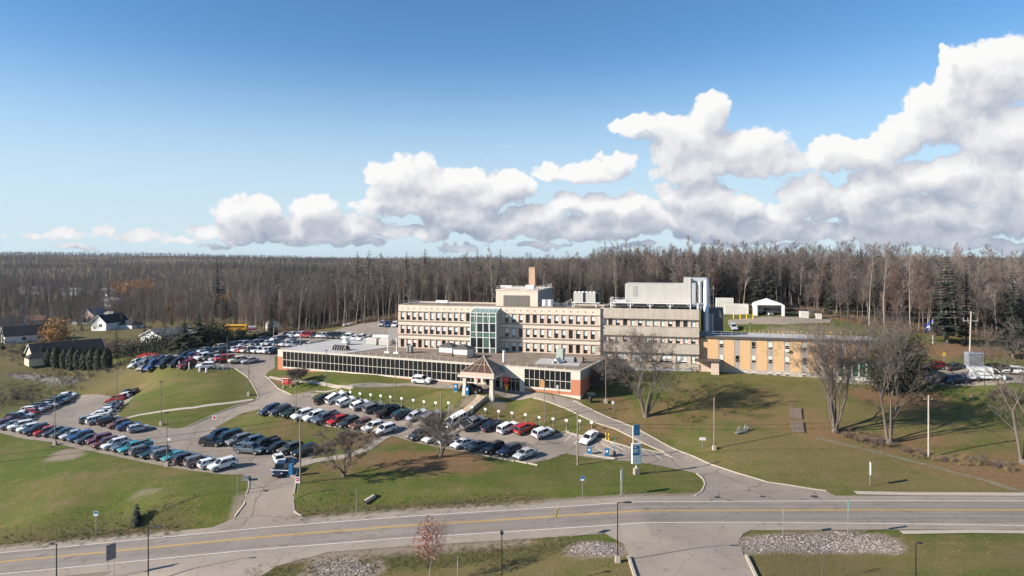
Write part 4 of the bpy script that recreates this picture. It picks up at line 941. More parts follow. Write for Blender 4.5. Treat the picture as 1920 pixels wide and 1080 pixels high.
    b = MB(); b.tube((-.6,0,.4),(-.6,0,1.9), .75, .75, 12); b.tube((.8,0,.4),(.8,0,1.9), .75, .75, 12); b.build("drum", M_WTRIM, r); b = MB(); b.box(-1.4, 1.6, -.8, .8, 0, .4); b.build("base", M_GREYM, r)
    r = empty("roof_exhaust_fan", blk(41.6, 4.0), A15, "dark low ventilator between the white fan and the cooling plant", "exhaust fan", "equipment on the cream roof")
    b = MB(); b.box(-1.1, 1.1, -.7, .7, 0, .75); b.build("base", M_DARK, r); b = MB(); b.tube((0,0,.75),(0,0,1.05), .55, .55, 10); b.build("drum", M_DARK, r)
    r = empty("roof_duct_bridge", blk(10.5, 4.2), A15, "pale louvred frame on the left part of the cream roof", "ventilator", "equipment on the cream roof")
    b = MB(); b.box(-1.6, 1.6, -.5, .5, .6, 1.25); b.build("casing", M_WTRIM, r); b = MB(); b.box(-1.4, -1.2, -.4, .4, 0, .6); b.box(1.2, 1.4, -.4, .4, 0, .6); b.build("leg", M_GREYM, r)
roof_things()

def entrance():
    zg = 5.7; c, s = math.cos(HA), math.sin(HA)
    ox, oy = gp(867,741)[:2]
    ang = math.radians(-20); zg = hzf(-7, 144)-.1
    r = empty("entrance_canopy", (ox, oy, zg), ang, "open pyramid roofed entrance canopy on thick white columns", "canopy")
    S = 6.9; e = 11.55-zg; ap = 14.5-zg
    cl = []
    for i, (x, y) in enumerate(((.4,.4),(S-.4,.4),(S-.4,S-.4),(.4,S-.4))):
        b = MB(); b.frustum((x-.55,x+.55,y-.55,y+.55), (x-.38,x+.38,y-.38,y+.38), -1.2, 1.2); b.box(x-.36, x+.36, y-.36, y+.36, 1.2, e-1.0); b.build("column", M_OFFW, r)
    b = MB(); o = .35
    b.box(-1.0, S+o, -o, .35, e-1.0, e-.55); b.box(-o, S+o, S-.35, S+o, e-1.0, e-.55); b.box(-o, .35, .35, S-.35, e-1.0, e-.55); b.box(S-.35, S+o, .35, S-.35, e-1.0, e-.55)
    b.mi = 1; k = -.05; b.box(k-.3, S-k+.3, k-.3, k, e-.55, e+.12); b.box(k-.3, S-k+.3, S-k, S-k+.3, e-.55, e+.12); b.box(k-.3, k, k, S-k, e-.55, e+.12)
    b.mi = 2; b.box(S-k, S-k+.3, k, S-k, e-.55, e+.12)  # same fascia on the sunless side, with the shade put into its colour
    b.build("beam", [M_OFFW, mat("peach_fascia", (.55,.42,.33), .7, .06, 1.5), mat("shaded_fascia", (.16,.19,.22), .5)], r)
    q = MB(); ce = (S/2, S/2, ap); q0 = [(-.2,-.2,e+.1),(S+.2,-.2,e+.1),(S+.2,S+.2,e+.1),(-.2,S+.2,e+.1)]
    for i in range(4):
        a, d = q0[i], q0[(i+1) % 4]
        for t in (0,.25,.5,.75):
            p = tuple(Vector(a).lerp(Vector(d), t)); top = Vector(ce).lerp(Vector(p), .0 if t == 0 else .10+.3*abs(t-.5))
            q.tube(p, top, .085 if t == 0 else .06, .085 if t == 0 else .06, 5)
        for h in (.5,): q.tube(tuple(Vector(a).lerp(Vector(ce), h)), tuple(Vector(d).lerp(Vector(ce), h)), .05, .05, 4)
    q.ico((S/2,S/2,ap+.1), .25); q.build("rafter", mat("tan_rafter", (.50,.40,.31), .7), r)
    g = MB()
    for i in range(4):
        a, d = q0[i], q0[(i+1) % 4]; off = Vector((0,0,-.1)); g.add([Vector(a)+off, Vector(d)+off, Vector(ce)+off], [(0,1,2)])
    g.build("glazing", mat("bronze_glass", (.10,.060,.040), .25, .25, 1.0), r)
    # steps from the middle lot up to the canopy
    pa, pb = gp(846, 789), gp(899, 741); A_, B_ = Vector(pa), Vector(pb); n = 26; w = 3.6
    d = (B_-A_); dh = Vector((d.x, d.y)).normalized(); side = Vector((-dh.y, dh.x)); L = Vector((d.x, d.y)).length
    st = empty("entrance_steps", pa, math.atan2(dh.y, dh.x), "wide worn concrete steps climbing from the lot to the canopy", "steps")
    b = MB()
    for i in range(n):
        u0, u1 = L*i/n, L*(i+1)/n; z = d.z*(i+1)/n
        b.box(u0, u1, -w/2, w/2, z-.9, z+.08)
    for sgn in (-1, 1):
        vs = []
        for u, z in ((-.3,-.6),(L+.3,d.z-.6),(L+.3,d.z+.35),(-.3,.3)):
            vs += [(u, sgn*w/2, z), (u, sgn*(w/2+.3), z)]
        b.mi = 1; b.add(vs, [(0,2,4,6),(7,5,3,1),(0,1,3,2),(2,3,5,4),(4,5,7,6),(6,7,1,0)])
    b.build("tread", [mat("stair_concrete", (.43,.34,.26), .9, .2, 1.5), M_CONCD], st)
    for sgn in (-1, 1):
        b = MB(); v = sgn*(w/2+.15)
        for i in range(7):
            u = L*i/6; z = d.z*i/6; b.tube((u,v,z),(u,v,z+1.15), .035, .035, 4)
        b.tube((0,v,1.1),(L,v,d.z+1.1), .04, .04, 4); b.tube((0,v,.6),(L,v,d.z+.6), .03, .03, 4); b.build("handrail", M_DARK, st)
entrance()
# ------------------------------------------------------------------ vegetation
M_BARKP = mat("pale_bark", (.36,.31,.26), .9, .4, .35)
M_BARKB = mat("brown_bark", (.15,.12,.098), .95, .25, 2.0)
M_BARKG = mat("grey_bark", (.135,.110,.092), .95, .3, 1.6)
M_TWIGB = mat("brown_twig", (.135,.110,.096), .95, .2, .3)
M_TWIGR = mat("reddish_twig", (.165,.112,.090), .95, .2, .3)
M_TWIGP = mat("pale_twig", (.225,.185,.155), .95, .2, .3)
M_NEEDLE = mat("spruce_needle", (.022,.030,.017), .85, .35, .9)
M_NEEDLE2 = mat("pine_needle", (.036,.042,.020), .85, .35, .9)
M_CEDAR = mat("cedar_leaf", (.026,.034,.015), .85, .35, 1.2)
M_LARCH = mat("rusty_leaf", (.33,.165,.045), .85, .3, .6)
M_REDLEAF = mat("red_leaf", (.30,.115,.085), .7, .3, 2.0)
M_STRAW = mat("dry_grass", (.30,.225,.115), .95, .3, .8)
M_TALL = mat("tall_green_grass", (.15,.14,.055), .95, .3, .8)
class TM:
    """triangle collector for plants"""
    def __init__(s): s.v = []; s.f = []
    def tube(s, p, q, r0, r1, n=4):
        d = (q-p); 
        if d.length < 1e-5: return
        a = d.orthogonal().normalized(); b = d.normalized().cross(a); k = len(s.v)
        for c, r in ((p, r0), (q, r1)):
            for i in range(n):
                t = 2*PI*i/n; s.v.append(c+a*(r*math.cos(t))+b*(r*math.sin(t)))
        for i in range(n):
            j = (i+1) % n; s.f += [(k+i, k+j, k+n+j), (k+i, k+n+j, k+n+i)]
    def blade(s, p, q, w, side=None):
        d = q-p; a = (side or d.orthogonal()).normalized()*(w/2); k = len(s.v)
        s.v += [p-a, p+a, q]; s.f.append((k, k+1, k+2))
    def tri(s, a, b, c): k = len(s.v); s.v += [a, b, c]; s.f.append((k, k+1, k+2))
    def mesh(s, name, m, smooth=False): return fastmesh(name, [tuple(v) for v in s.v], s.f, m, smooth=smooth)
def rvec(R): 
    while True:
        v = Vector((R.uniform(-1,1), R.uniform(-1,1), R.uniform(-1,1)))
        if .05 < v.length < 1: return v.normalized()
def tilt(R, d, ang):
    ax = d.cross(rvec(R)); 
    if ax.length < 1e-3: ax = d.orthogonal()
    return (Matrix.Rotation(ang, 3, ax.normalized()) @ d).normalized()

def forest_tree(seed, H, spread, start, limbs, ntw, r0, up, forked=False, tw=.036):
    R = random.Random(seed); T, Cn = TM(), TM()
    tops = []
    def stem(p, d, L, r, n):
        pts = [p]
        for i in range(n):
            d = (d+rvec(R)*.055+Vector((0,0,.04))).normalized(); q = p+d*(L/n); T.tube(p, q, r*(1-i/n*.85), r*(1-(i+1)/n*.85), 5 if i < 2 else 4); p = q; pts.append(p)
        return pts
    base = stem(Vector((0,0,-.3)), Vector((R.uniform(-.06,.06),R.uniform(-.06,.06),1)).normalized(), H*.97, r0, 8)
    stems = [(base, H)]
    if forked:
        k = 3; stems.append((stem(base[k], tilt(R, Vector((0,0,1)), .28), H*.55, r0*.6, 5), H*.62))
    for pts, h in stems:
        for i in range(limbs if h == H else limbs//2):
            t = start+(1-start)*((i+R.random())/(limbs if h == H else limbs//2)) if h == H else R.random()
            x = t*(len(pts)-1); k = min(int(x), len(pts)-2); p = pts[k].lerp(pts[k+1], x-k)
            th = R.random()*2*PI; prof = math.sin(PI*min(1, (t-start)/(1-start)*.75+.22)) if h == H else .6
            L = spread*(.35+.75*prof)*R.uniform(.7,1.15)
            d = Vector((math.cos(th), math.sin(th), up*R.uniform(.7,1.5))).normalized()
            q = p; lr = r0*.28*(1-t*.6); seg = 3; lp = [p]
            for j in range(seg):
                d = (d+rvec(R)*.22+Vector((0,0,.16))).normalized(); q2 = q+d*(L/seg); Cn.tube(q, q2, lr*(1-j/seg*.7), lr*(1-(j+1)/seg*.7), 3); q = q2; lp.append(q)
            for j in range(6):
                x = .25+.75*(j+R.random())/6; x *= seg; k2 = min(int(x), seg-1); bp = lp[k2].lerp(lp[k2+1], min(1, x-k2)); bd = tilt(R, d, R.uniform(.35,.9)); bd = (bd+Vector((0,0,.25))).normalized(); bl = L*R.uniform(.28,.5)
                be = bp+bd*bl; Cn.blade(bp, be, .07)
                for m in range(ntw):
                    tp = bp.lerp(be, R.uniform(.15,1)); Cn.blade(tp, tp+tilt(R, bd, R.uniform(.2,.9))*R.uniform(.5,1.25), tw, rvec(R))
    return T, Cn
def conifer(seed, H, W_, levels=24, nb=8, start=.06, droop=.35, ragged=.25, m=None):
    R = random.Random(seed); T, Cn = TM(), TM()
    T.tube(Vector((0,0,-.3)), Vector((0,0,H*.5)), H*.014, H*.009, 6); T.tube(Vector((0,0,H*.5)), Vector((0,0,H)), H*.009, .02, 5)
    for i in range(levels):
        t = start+(1-start)*(i+R.uniform(-.3,.3))/levels; z = H*t; L0 = W_*.5*((1-t)**.62)*(1 if t > .15 else .75+t*1.6)+.12
        n = max(6, int(nb*(1-t*.3)))
        for k in range(n):
            th = 2*PI*(k+R.random()*.8)/n+i*.7; L = L0*R.uniform(1-ragged*1.6, 1+ragged*.5)
            d = Vector((math.cos(th), math.sin(th), 0)); s = Vector((-d.y, d.x, 0)); dz = -droop*L*R.uniform(.5,1.3)
            p = Vector((0,0,z)); e = p+d*L+Vector((0,0,dz)); mid = p+d*L*.55+Vector((0,0,dz*.35))
            w = L*R.uniform(.24,.38)
            Cn.tri(p, mid+s*w, e); Cn.tri(p, e, mid-s*w)
            for q in range(5):
                f = R.uniform(.3,1.0); c = p+d*L*f+Vector((0,0,dz*f*f)); a = R.uniform(-.9,.9)
                dd = (d*math.cos(a)+s*math.sin(a)); l2 = L*R.uniform(.16,.32)+.1
                Cn.blade(c, c+dd*l2+Vector((0,0,-l2*R.uniform(.1,.7))), l2*.55, s)
    return T, Cn
def leafy(seed, shape, n, size, core=None):
    """leaf clumps through a volume; shape(R)->point"""
    R = random.Random(seed); Cn = TM()
    for i in range(n):
        p, nrm = shape(R); a = tilt(R, nrm, R.uniform(0,.8)); u = a.orthogonal().normalized(); v = a.cross(u); s = size*R.uniform(.6,1.4); th = R.random()*6.28
        u, v = u*math.cos(th)+v*math.sin(th), v*math.cos(th)-u*math.sin(th)
        Cn.tri(p-u*s*.5, p+u*s*.5, p+v*s)
    return Cn
def bush(seed, H, W_, stems, tw=.03, sub=7):
    R = random.Random(seed); Cn = TM()
    for i in range(stems):
        th = R.random()*6.28; p = Vector((math.cos(th)*W_*.14*R.random(), math.sin(th)*W_*.14*R.random(), -.1)); d = Vector((math.cos(th)*R.uniform(.1,.9), math.sin(th)*R.uniform(.1,.9), 1)).normalized()
        L = H*R.uniform(.65,1.05); q = p+d*L; Cn.tube(p, q, .03, .008, 3)
        for j in range(sub):
            t = R.uniform(.2,1); c = p.lerp(q, t); e = c+tilt(R, d, R.uniform(.3,.9))*L*R.uniform(.15,.4); Cn.blade(c, e, tw*1.4)
            for k in range(4): g = c.lerp(e, R.uniform(.2,1)); Cn.blade(g, g+tilt(R, d, R.uniform(.2,1.1))*R.uniform(.2,.55), tw, rvec(R))
    return Cn
def big_tree(seed, H, spread, stems, lean, r0, fork=(2,3), depth=4, ntw=11, tw=.032, stemlen=.42, rise=.10, tl=1.0):
    R = random.Random(seed); T, Cn = TM(), TM()
    def grow(p, d, L, r, dep):
        n = 3; tgt = T if dep >= depth-(2 if depth > 4 else 1) else Cn; pts = [p]; r1 = r*.62
        for i in range(n):
            d = (d+rvec(R)*(.10 if dep == depth else .17)+Vector((0,0,rise))).normalized(); q = p+d*(L/n)
            tgt.tube(p, q, r+(r1-r)*i/n, r+(r1-r)*(i+1)/n, 6 if dep >= depth-1 else 4 if dep > 1 else 3); p = q; pts.append(p)
        if dep == 0:
            for i in range(ntw):
                t = R.uniform(.1,1)*n; k = min(int(t), n-1); b = pts[k].lerp(pts[k+1], t-k); l = tl*R.uniform(.35,.95); e = b+tilt(R, d, R.uniform(.2,.9))*l; Cn.blade(b, e, tw, rvec(R))
                if i % 2 == 0: b2 = b.lerp(e, .5); Cn.blade(b2, b2+tilt(R, d, R.uniform(.3,1.1))*l*.6, tw*.8, rvec(R))
            return
        kids = R.choice(fork) if dep > 1 else 3
        for i in range(kids): grow(p, tilt(R, d, R.uniform(.22,.62)), L*R.uniform(.62,.82), r1*.78, dep-1)
        for i in range(2 if dep < depth else 1):
            t = R.uniform(.45,.95)*n; k = min(int(t), n-1); grow(pts[k].lerp(pts[k+1], t-k), tilt(R, d, R.uniform(.5,.95)), L*R.uniform(.4,.6), r1*.45, max(0, dep-2))
    if stems > 1: T.tube(Vector((0,0,-.5)), Vector((0,0,.9)), r0*1.9, r0*1.45, 8)
    for i in range(stems):
        th = 2*PI*(i+R.random()*.5)/stems; a = lean*R.uniform(.45,1.15) if stems > 1 else .03
        d = Vector((math.cos(th)*math.sin(a), math.sin(th)*math.sin(a), math.cos(a)))
        p = Vector((math.cos(th)*r0*.8, math.sin(th)*r0*.8, .5)) if stems > 1 else Vector((0,0,-.4))
        grow(p, d, H*stemlen*R.uniform(.85,1.1), r0*(.62 if stems > 1 else 1)*R.uniform(.75,1.1), depth)
    zz = sorted(v.z for v in Cn.v); k = H*.93/max(zz[int(len(zz)*.985)], 1)
    xs = sorted(max(abs(v.x), abs(v.y)) for v in Cn.v); w = xs[int(len(xs)*.90)]; kx = spread/2/max(w, .1)
    for M in (T, Cn):
        for v in M.v: v.z *= k; f = kx if v.z > 1.5 else 1+(kx-1)*max(0, v.z)/1.5; v.x *= f; v.y *= f
    return T, Cn
def plant(name, loc, tm, cm, label, cat='tree', group=None, rz=0, sc=1.0, trunk='trunk', crown='crown'):
    r = empty(name, loc, rz, label, cat, group); r.scale = (sc,)*3
    if tm: link(trunk, tm, r)
    if cm: link(crown, cm, r)
    return r

# --- tree stock
ASPEN = []; MAPLE = []; SPRUCE = []
for i in range(7):
    h = 15.5+i*1.35; T, Cn = forest_tree(100+i, h, 2.3+.3*(i % 3), .36+.03*(i % 4), 22+2*(i % 3), 9, .12+.02*(i % 4), 1.1, i % 3 == 2); ASPEN.append((T.mesh("aspen_trunk", (M_BARKP, M_BARKG, M_BARKP)[i % 3]), Cn.mesh("aspen_crown", (M_TWIGP, M_TWIGB)[i % 2]), h))
for i in range(7):
    h = 12.5+i*1.35; T, Cn = forest_tree(200+i, h, 3.2+.35*(i % 4), .26, 34, 10, .15, .85, i % 2 == 0); MAPLE.append((T.mesh("maple_trunk", (M_BARKB, M_BARKG)[i % 2]), Cn.mesh("maple_crown", (M_TWIGB, M_TWIGR, M_TWIGB)[i % 3]), h))
for i in range(5):
    T, Cn = conifer(300+i, 18+i, 5.2-.3*i, 30, 9, .10, .34, .42); SPRUCE.append((T.mesh("spruce_trunk", M_BARKB), Cn.mesh("spruce_crown", (M_NEEDLE, M_NEEDLE2)[i == 2]), 18+i))
def joined(t, c):
    """trunk and crown as one mesh, for the far wood"""
    a, b = t, c; nv = len(a.vertices); V = np.zeros((nv+len(b.vertices), 3), np.float32)
    for me, o in ((a, 0), (b, nv)):
        q = np.zeros(len(me.vertices)*3, np.float32); me.vertices.foreach_get('co', q); V[o:o+len(me.vertices)] = q.reshape(-1, 3)
    Fs = []
    for me, o in ((a, 0), (b, nv)):
        q = np.zeros(len(me.loops), np.int32); me.loops.foreach_get('vertex_index', q); Fs.append(q.reshape(-1, 3)+o)
    mi = np.concatenate([np.zeros(len(Fs[0]), np.int32), np.ones(len(Fs[1]), np.int32)])
    return fastmesh("wood_tree", V, np.concatenate(Fs), [a.materials[0], b.materials[0]], mi)
STOCK = bpy.data.collections.new("tree_stock")        # never linked to the scene: shapes for the far wood
def stock(objs, prefix):
    c = bpy.data.collections.new(prefix)
    for i, me in enumerate(objs):
        o = bpy.data.objects.new("%s%02d" % (prefix, i), me); c.objects.link(o)
    return c
def scatter(name, pts, coll, nkind, kinds, scales, rots, label=None):
    me = bpy.data.meshes.new(name); n = len(pts)
    me.vertices.add(n); me.vertices.foreach_set('co', np.asarray(pts, np.float32).ravel())
    for nm, ty, arr in (('which','INT',np.asarray(kinds, np.int32)),('size','FLOAT',np.asarray(scales, np.float32)),('turn','FLOAT',np.asarray(rots, np.float32))):
        a = me.attributes.new(nm, ty, 'POINT'); a.data.foreach_set('value', arr)
    o = link(name, me); g = bpy.data.node_groups.new(name, 'GeometryNodeTree')
    g.interface.new_socket("Geometry", in_out='INPUT', socket_type='NodeSocketGeometry'); g.interface.new_socket("Geometry", in_out='OUTPUT', socket_type='NodeSocketGeometry')
    N, L = g.nodes, g.links; gi = N.new('NodeGroupInput'); go = N.new('NodeGroupOutput')
    ci = N.new('GeometryNodeCollectionInfo'); ci.inputs['Collection'].default_value = coll; ci.inputs['Separate Children'].default_value = True; ci.inputs['Reset Children'].default_value = True
    ip = N.new('GeometryNodeInstanceOnPoints'); ip.inputs['Pick Instance'].default_value = True
    def attr(nm, ty): a = N.new('GeometryNodeInputNamedAttribute'); a.data_type = ty; a.inputs['Name'].default_value = nm; return a.outputs['Attribute']
    cx = N.new('ShaderNodeCombineXYZ'); L.new(attr('turn','FLOAT'), cx.inputs[2])
    L.new(gi.outputs[0], ip.inputs['Points']); L.new(ci.outputs[0], ip.inputs['Instance']); L.new(attr('which','INT'), ip.inputs['Instance Index']); L.new(cx.outputs[0], ip.inputs['Rotation']); L.new(attr('size','FLOAT'), ip.inputs['Scale'])
    L.new(ip.outputs[0], go.inputs[0])
    md = o.modifiers.new("scatter", 'NODES'); md.node_group = g
    prop(o, label, None, None, 'stuff'); return o

ORD = "first second third fourth fifth sixth seventh eighth ninth tenth eleventh twelfth thirteenth fourteenth fifteenth sixteenth seventeenth eighteenth nineteenth twentieth".split()
ZONES = [(445,"in the thin wood left of the barn"),(520,"behind the grey roofed barn"),(570,"just right of the grey roofed barn"),(620,"above the left end of the far car rows"),(680,"above the right end of the far car rows"),(745,"behind the back yard beside the cream block"),
 (820,"above the left end of the cream block"),(885,"above the cream block left of the stair tower"),(945,"above the glass stair tower"),(975,"left of the brown chimney"),(1035,"right of the brown chimney"),(1085,"left of the raised cooling plant"),(1130,"behind the raised cooling plant"),(1182,"between cooling plant and plant room"),
 (1240,"behind the left half of the plant room"),(1303,"behind the right half of the plant room"),(1350,"behind the silver ducts"),(1418,"behind the white containers"),(1480,"behind the white garage tent"),(1530,"just right of the white garage tent"),(1580,"above the middle of the brick wing"),
 (1640,"above the right end of the brick wing"),(1700,"behind the left of the broad evergreen"),(1745,"beside the blue flag"),(1790,"between flag and tall crossarm pole"),(1830,"behind the tall crossarm pole"),(1880,"behind the white van"),(9999,"at the far right behind the lot")]
def zone(px):
    for i, (x, s) in enumerate(ZONES):
        if px < x: return i
def pxof(x, y): return CX+F*x/y

def build_forest():
    R = random.Random(21); pts = []
    y = 140.
    cells = []
    for gx in np.arange(-130, 330, 3.3):
        e = float(edge_y(gx))
        for k in range(36):
            x = gx+R.uniform(-1.5,1.5); yy = e+k*3.3+R.uniform(-1.5,1.5)
            if abs(x/yy) > .82: continue
            if 66 < x < 90 and yy < 226: continue
            cells.append((yy-e, x, yy))
    # clearing behind the upper lot stays open; clumps of pale and brown trees by noise
    cells.sort()
    nn = np.array([(c[1], c[2]) for c in cells]); cl = vnoise(nn[:,0], nn[:,1], 45, 9)
    things = []; wp, wk, ws, wr = [], [], [], []
    lim = {'aspen_tree': 0, 'maple_tree': 0, 'spruce_tree': 0}
    for (dep, x, yy), c in zip(cells, cl):
        px = pxof(x, yy); u = R.random()
        kind = 'spruce_tree' if u < (.09 if px < 1500 else .15)+max(0, -c-.5)*.5 else ('aspen_tree' if R.random() < .36+.32*c else 'maple_tree')
        if dep < 3 and kind == 'maple_tree' and R.random() < .5: kind = 'aspen_tree'
        sc = R.uniform(.68,1.18)*(.90 if px > 1050 else 1.0 if px > 760 else .93)*(.86 if 760 < px < 1120 else 1)
        if px < 560: sc *= .78+.22*max(0, min(1, (px-440)/120))
        if dep > 22 and px < 1050: sc *= .84
        rz = R.random()*6.28; z = hzf(x, yy)
        vis = -20 < px < 1940
        if vis and lim[kind] < {'aspen_tree': 118, 'maple_tree': 92, 'spruce_tree': 40}[kind] and dep < 26 and R.random() < .8:
            lim[kind] += 1; things.append((kind, x, yy, z, sc, rz, px, R.randrange(7)))
        else:
            k = R.randrange(7)+(0 if kind == 'aspen_tree' else 7) if kind != 'spruce_tree' else 14+R.randrange(5)
            wp.append((x, yy, z)); wk.append(k); ws.append(sc); wr.append(rz)
    # the named tall conifers that break the skyline
    for px, ytop, Y, w in ((670,474,300,1.0),(692,472,305,1.1),(715,476,300,1),(797,470,292,1.5),(762,476,300,1),(895,470,330,.9),(938,470,330,.9),(1166,463,262,1.0),(1183,462,258,1.0),(1197,459,262,.9),(1295,466,262,1.1),(1336,463,258,1.1),(1362,470,262,1),(1418,478,219,1.5),(1446,480,218,1.4),(1472,470,262,.9),(1505,470,255,.9),(1639,472,236,1.1),(1775,474,172,1.5),(1812,500,174,1.0),(1741,488,205,.9),(1900,505,160,1.2),(408,486,430,1.6),(520,498,300,1)):
        x = (px-CX)/F*Y; z = hzf(x, Y); h = CAMZ-(ytop-4-HZ)*Y/F-z; k = int(abs(px)) % 5
        things.append(('spruce_tree', x, Y, z, h/SPRUCE[k][2], px*.7, px, (k, w*5.2/max(5.2-.3*k, 1)*(1.5 if ytop < 477 and Y > 240 else 1.05))))
    by = {}
    for t in things: by.setdefault((t[0], zone(t[6])), []).append(t)
    desc = {'aspen_tree': "pale bare aspen", 'maple_tree': "brown bare maple", 'spruce_tree': "dark spruce"}
    for (kind, zi), ts in by.items():
        ts.sort(key=lambda t: t[6])
        for i, t in enumerate(ts):
            st = {'aspen_tree': ASPEN, 'maple_tree': MAPLE, 'spruce_tree': SPRUCE}[kind]
            k = t[7]; wx = 1.0
            if isinstance(k, tuple): k, wx = k
            tm, cm, h = st[k % len(st)]
            o_ = ORD[i] if i < 20 else "far right"
            lab = "%s %s from the left %s" % (o_, desc[kind], ZONES[zi][1]) if len(ts) > 1 else "only near %s %s" % (desc[kind], ZONES[zi][1])
            r = plant(kind, t[1:4], tm, cm, lab, 'tree', "%ss along the forest edge" % desc[kind], t[5], t[4])
            r.scale = (t[4]*wx, t[4]*wx, t[4])
    # wood behind and hills beyond: one object
    for (x0, x1, y0, y1, step, spr) in ((-640,-110,395,700,7.5,.10),(-110,480,345,700,8,.08),(-1400,1400,700,1450,9.5,.16),(-2400,2400,1450,2500,17,.10),(-3200,3200,2500,3250,23,.05)):
        gx, gy = np.meshgrid(np.arange(x0, x1, step), np.arange(y0, y1, step*1.1)); rs = np.random.RandomState(int(step*10)); n_ = gx.size
        gx = gx.ravel()+(rs.rand(n_)-.5)*step; gy = gy.ravel()+(rs.rand(n_)-.5)*step
        keep = (np.abs(gx/gy) < 1.0) & (gy > edge_y(gx)+np.where(gx > -110, 100, 0)); keep &= ~((gx < -110) & (gy < 560) & (vnoise(gx, gy, 110, 31) > .35))
        keep &= ~((vnoise(gx, gy*.7, 210, 77) > .85) & (gy < 1450) & (gx < -60))
        gx, gy = gx[keep], gy[keep]; n_ = len(gx); zz = hz(gx, gy)-.3; big = 170 if y0 < 1450 else 420
        c = vnoise(gx, gy*.6, big, 17); c2 = vnoise(gx, gy*.6, 230, 61); u = rs.rand(n_); u2 = rs.rand(n_); r7 = rs.randint(0, 7, n_); r5 = rs.randint(0, 5, n_)
        con = ((c > .38) & (u < .8)) | (u < spr*.8); asp = u2 < np.where(c2 > .3, .8, .15)
        k = np.where(con, 14+r5, np.where(asp, r7, 7+r7)); sc = rs.uniform(.45, .95, n_)*(.78 if y0 == 345 else 1)
        wp += list(zip(gx, gy, zz)); wk += list(k); ws += list(sc); wr += list(rs.rand(n_)*6.28)
    for _ in range(2200):
        x = R.uniform(-420,-96); yy = R.uniform(222,470)
        if abs(x/yy) > .80: continue
        px = pxof(x, yy); py = HZ+(CAMZ-hzf(x, yy))*F/yy
        if any(abs(px-a) < w and b_-h-3 < py < b_+hh for a, b_, w, h, hh in ((120,655,56,0,26),(46,632,46,0,45),(215,608,36,0,48),(325,625,42,0,40),(447,622,50,0,34),(513,622,30,0,34),(108,612,22,0,10),(150,642,40,12,14))): continue
        if yy < 300 and (px > 235 or py > 655): continue
        c = vnoise(np.array([x]), np.array([yy]), 55, 41)[0]
        if R.random() > .62+.45*c: continue
        k = 14+R.randrange(5) if R.random() < .30-.2*c else (R.randrange(7) if R.random() < .4 else 7+R.randrange(7))
        wp.append((x, yy, hzf(x, yy)-.2)); wk.append(k); ws.append(R.uniform(.35,.72)); wr.append(R.random()*6.28)
    coll = stock([joined(a, b) for a, b, _ in ASPEN+MAPLE+SPRUCE], "wood_tree_")
    print("wood points", len(wp), "things", len(things))
    scatter("distant_wood", wp, coll, 19, wk, ws, wr, "bare grey brown wood running back over the far hills")
build_forest()

def thicket():
    R = random.Random(5)
    bs = [bush(i, 2.2, 2.4, 14).mesh("brush", (M_TWIGB, M_TWIGR, M_STRAW)[i % 3]) for i in range(4)]
    coll = stock(bs, "brush_"); P_, K, S, T_ = [], [], [], []
    def along(pts, w, n, s0, s1):
        for _ in range(n):
            i = R.randrange(len(pts)-1); t = R.random(); x = pts[i][0]+(pts[i+1][0]-pts[i][0])*t+R.gauss(0, w); y = pts[i][1]+(pts[i+1][1]-pts[i][1])*t+R.gauss(0, w)
            P_.append((x, y, hzf(x, y))); K.append(R.randrange(4)); S.append(R.uniform(s0, s1)); T_.append(R.random()*6.28)
    along([(e[0], e[1]+2) for e in EDGE if -110 <= e[0] <= 260], 2.2, 460, .5, 1.2)
    along(gpp([(215,655),(260,660),(330,648),(400,640)]), 5, 190, .7, 1.5)
    along(gpp([(10,735),(60,745),(0,765)]), 4, 70, .4, .8)
    along(gpp([(40,672),(110,700),(180,700),(250,680)]), 5, 110, .3, .8)
    along(gpp([(1700,845),(1760,862),(1850,868),(1900,880)]), .8, 110, .2, .45); along(gpp([(1570,815),(1630,826),(1665,832)]), 1.0, 70, .2, .5)
    along(gpp([(1870,745),(1920,748)]), 1.5, 40, .4, .8); along(gpp([(0,575),(120,590),(260,600),(380,612)]), 18, 330, .6, 1.5); along(gpp([(5,650),(90,660),(180,650),(300,640)]), 9, 190, .4, 1.1)
    scatter("undergrowth", P_, coll, 4, K, S, T_, "leafless brown brush and saplings along the forest edge and banks")
    # rank grass on the road banks and in the ditches
    tf = []
    for i in range(4):
        C_ = TM()
        for k in range(26):
            p = Vector((R.gauss(0,.22), R.gauss(0,.22), -.03)); C_.blade(p, p+Vector((R.gauss(0,.2), R.gauss(0,.2), R.uniform(.15,.38))), .05, rvec(R))
        tf.append(C_.mesh("tuft", (M_TALL, M_STRAW, M_TALL, M_TALL)[i]))
    coll = stock(tf, "tuft_"); P_, K, S, T_ = [], [], [], []
    along([(-120,104),(-70,103.8),(-50,103.6)], 1.7, 800, .4, 1.0); along([(-33,104.2),(-10,103.9),(4,103.6)], 1.3, 650, .35, .9); along([(-33,86),(-5,86.4),(7,86.8)], 1.2, 900, .4, .9); along(gpp([(0,720),(80,745)]), 5, 300, .7, 1.6)
    along([(48,86),(60,86),(90,86)], 2.0, 260, .2, .4); along(gpp([(1566,815),(1700,846),(1900,880)]), 2.2, 500, .25, .5)
    scatter("tall_grass", P_, coll, 4, K, S, T_, "rank uncut grass on the road banks and ditch sides")
thicket()

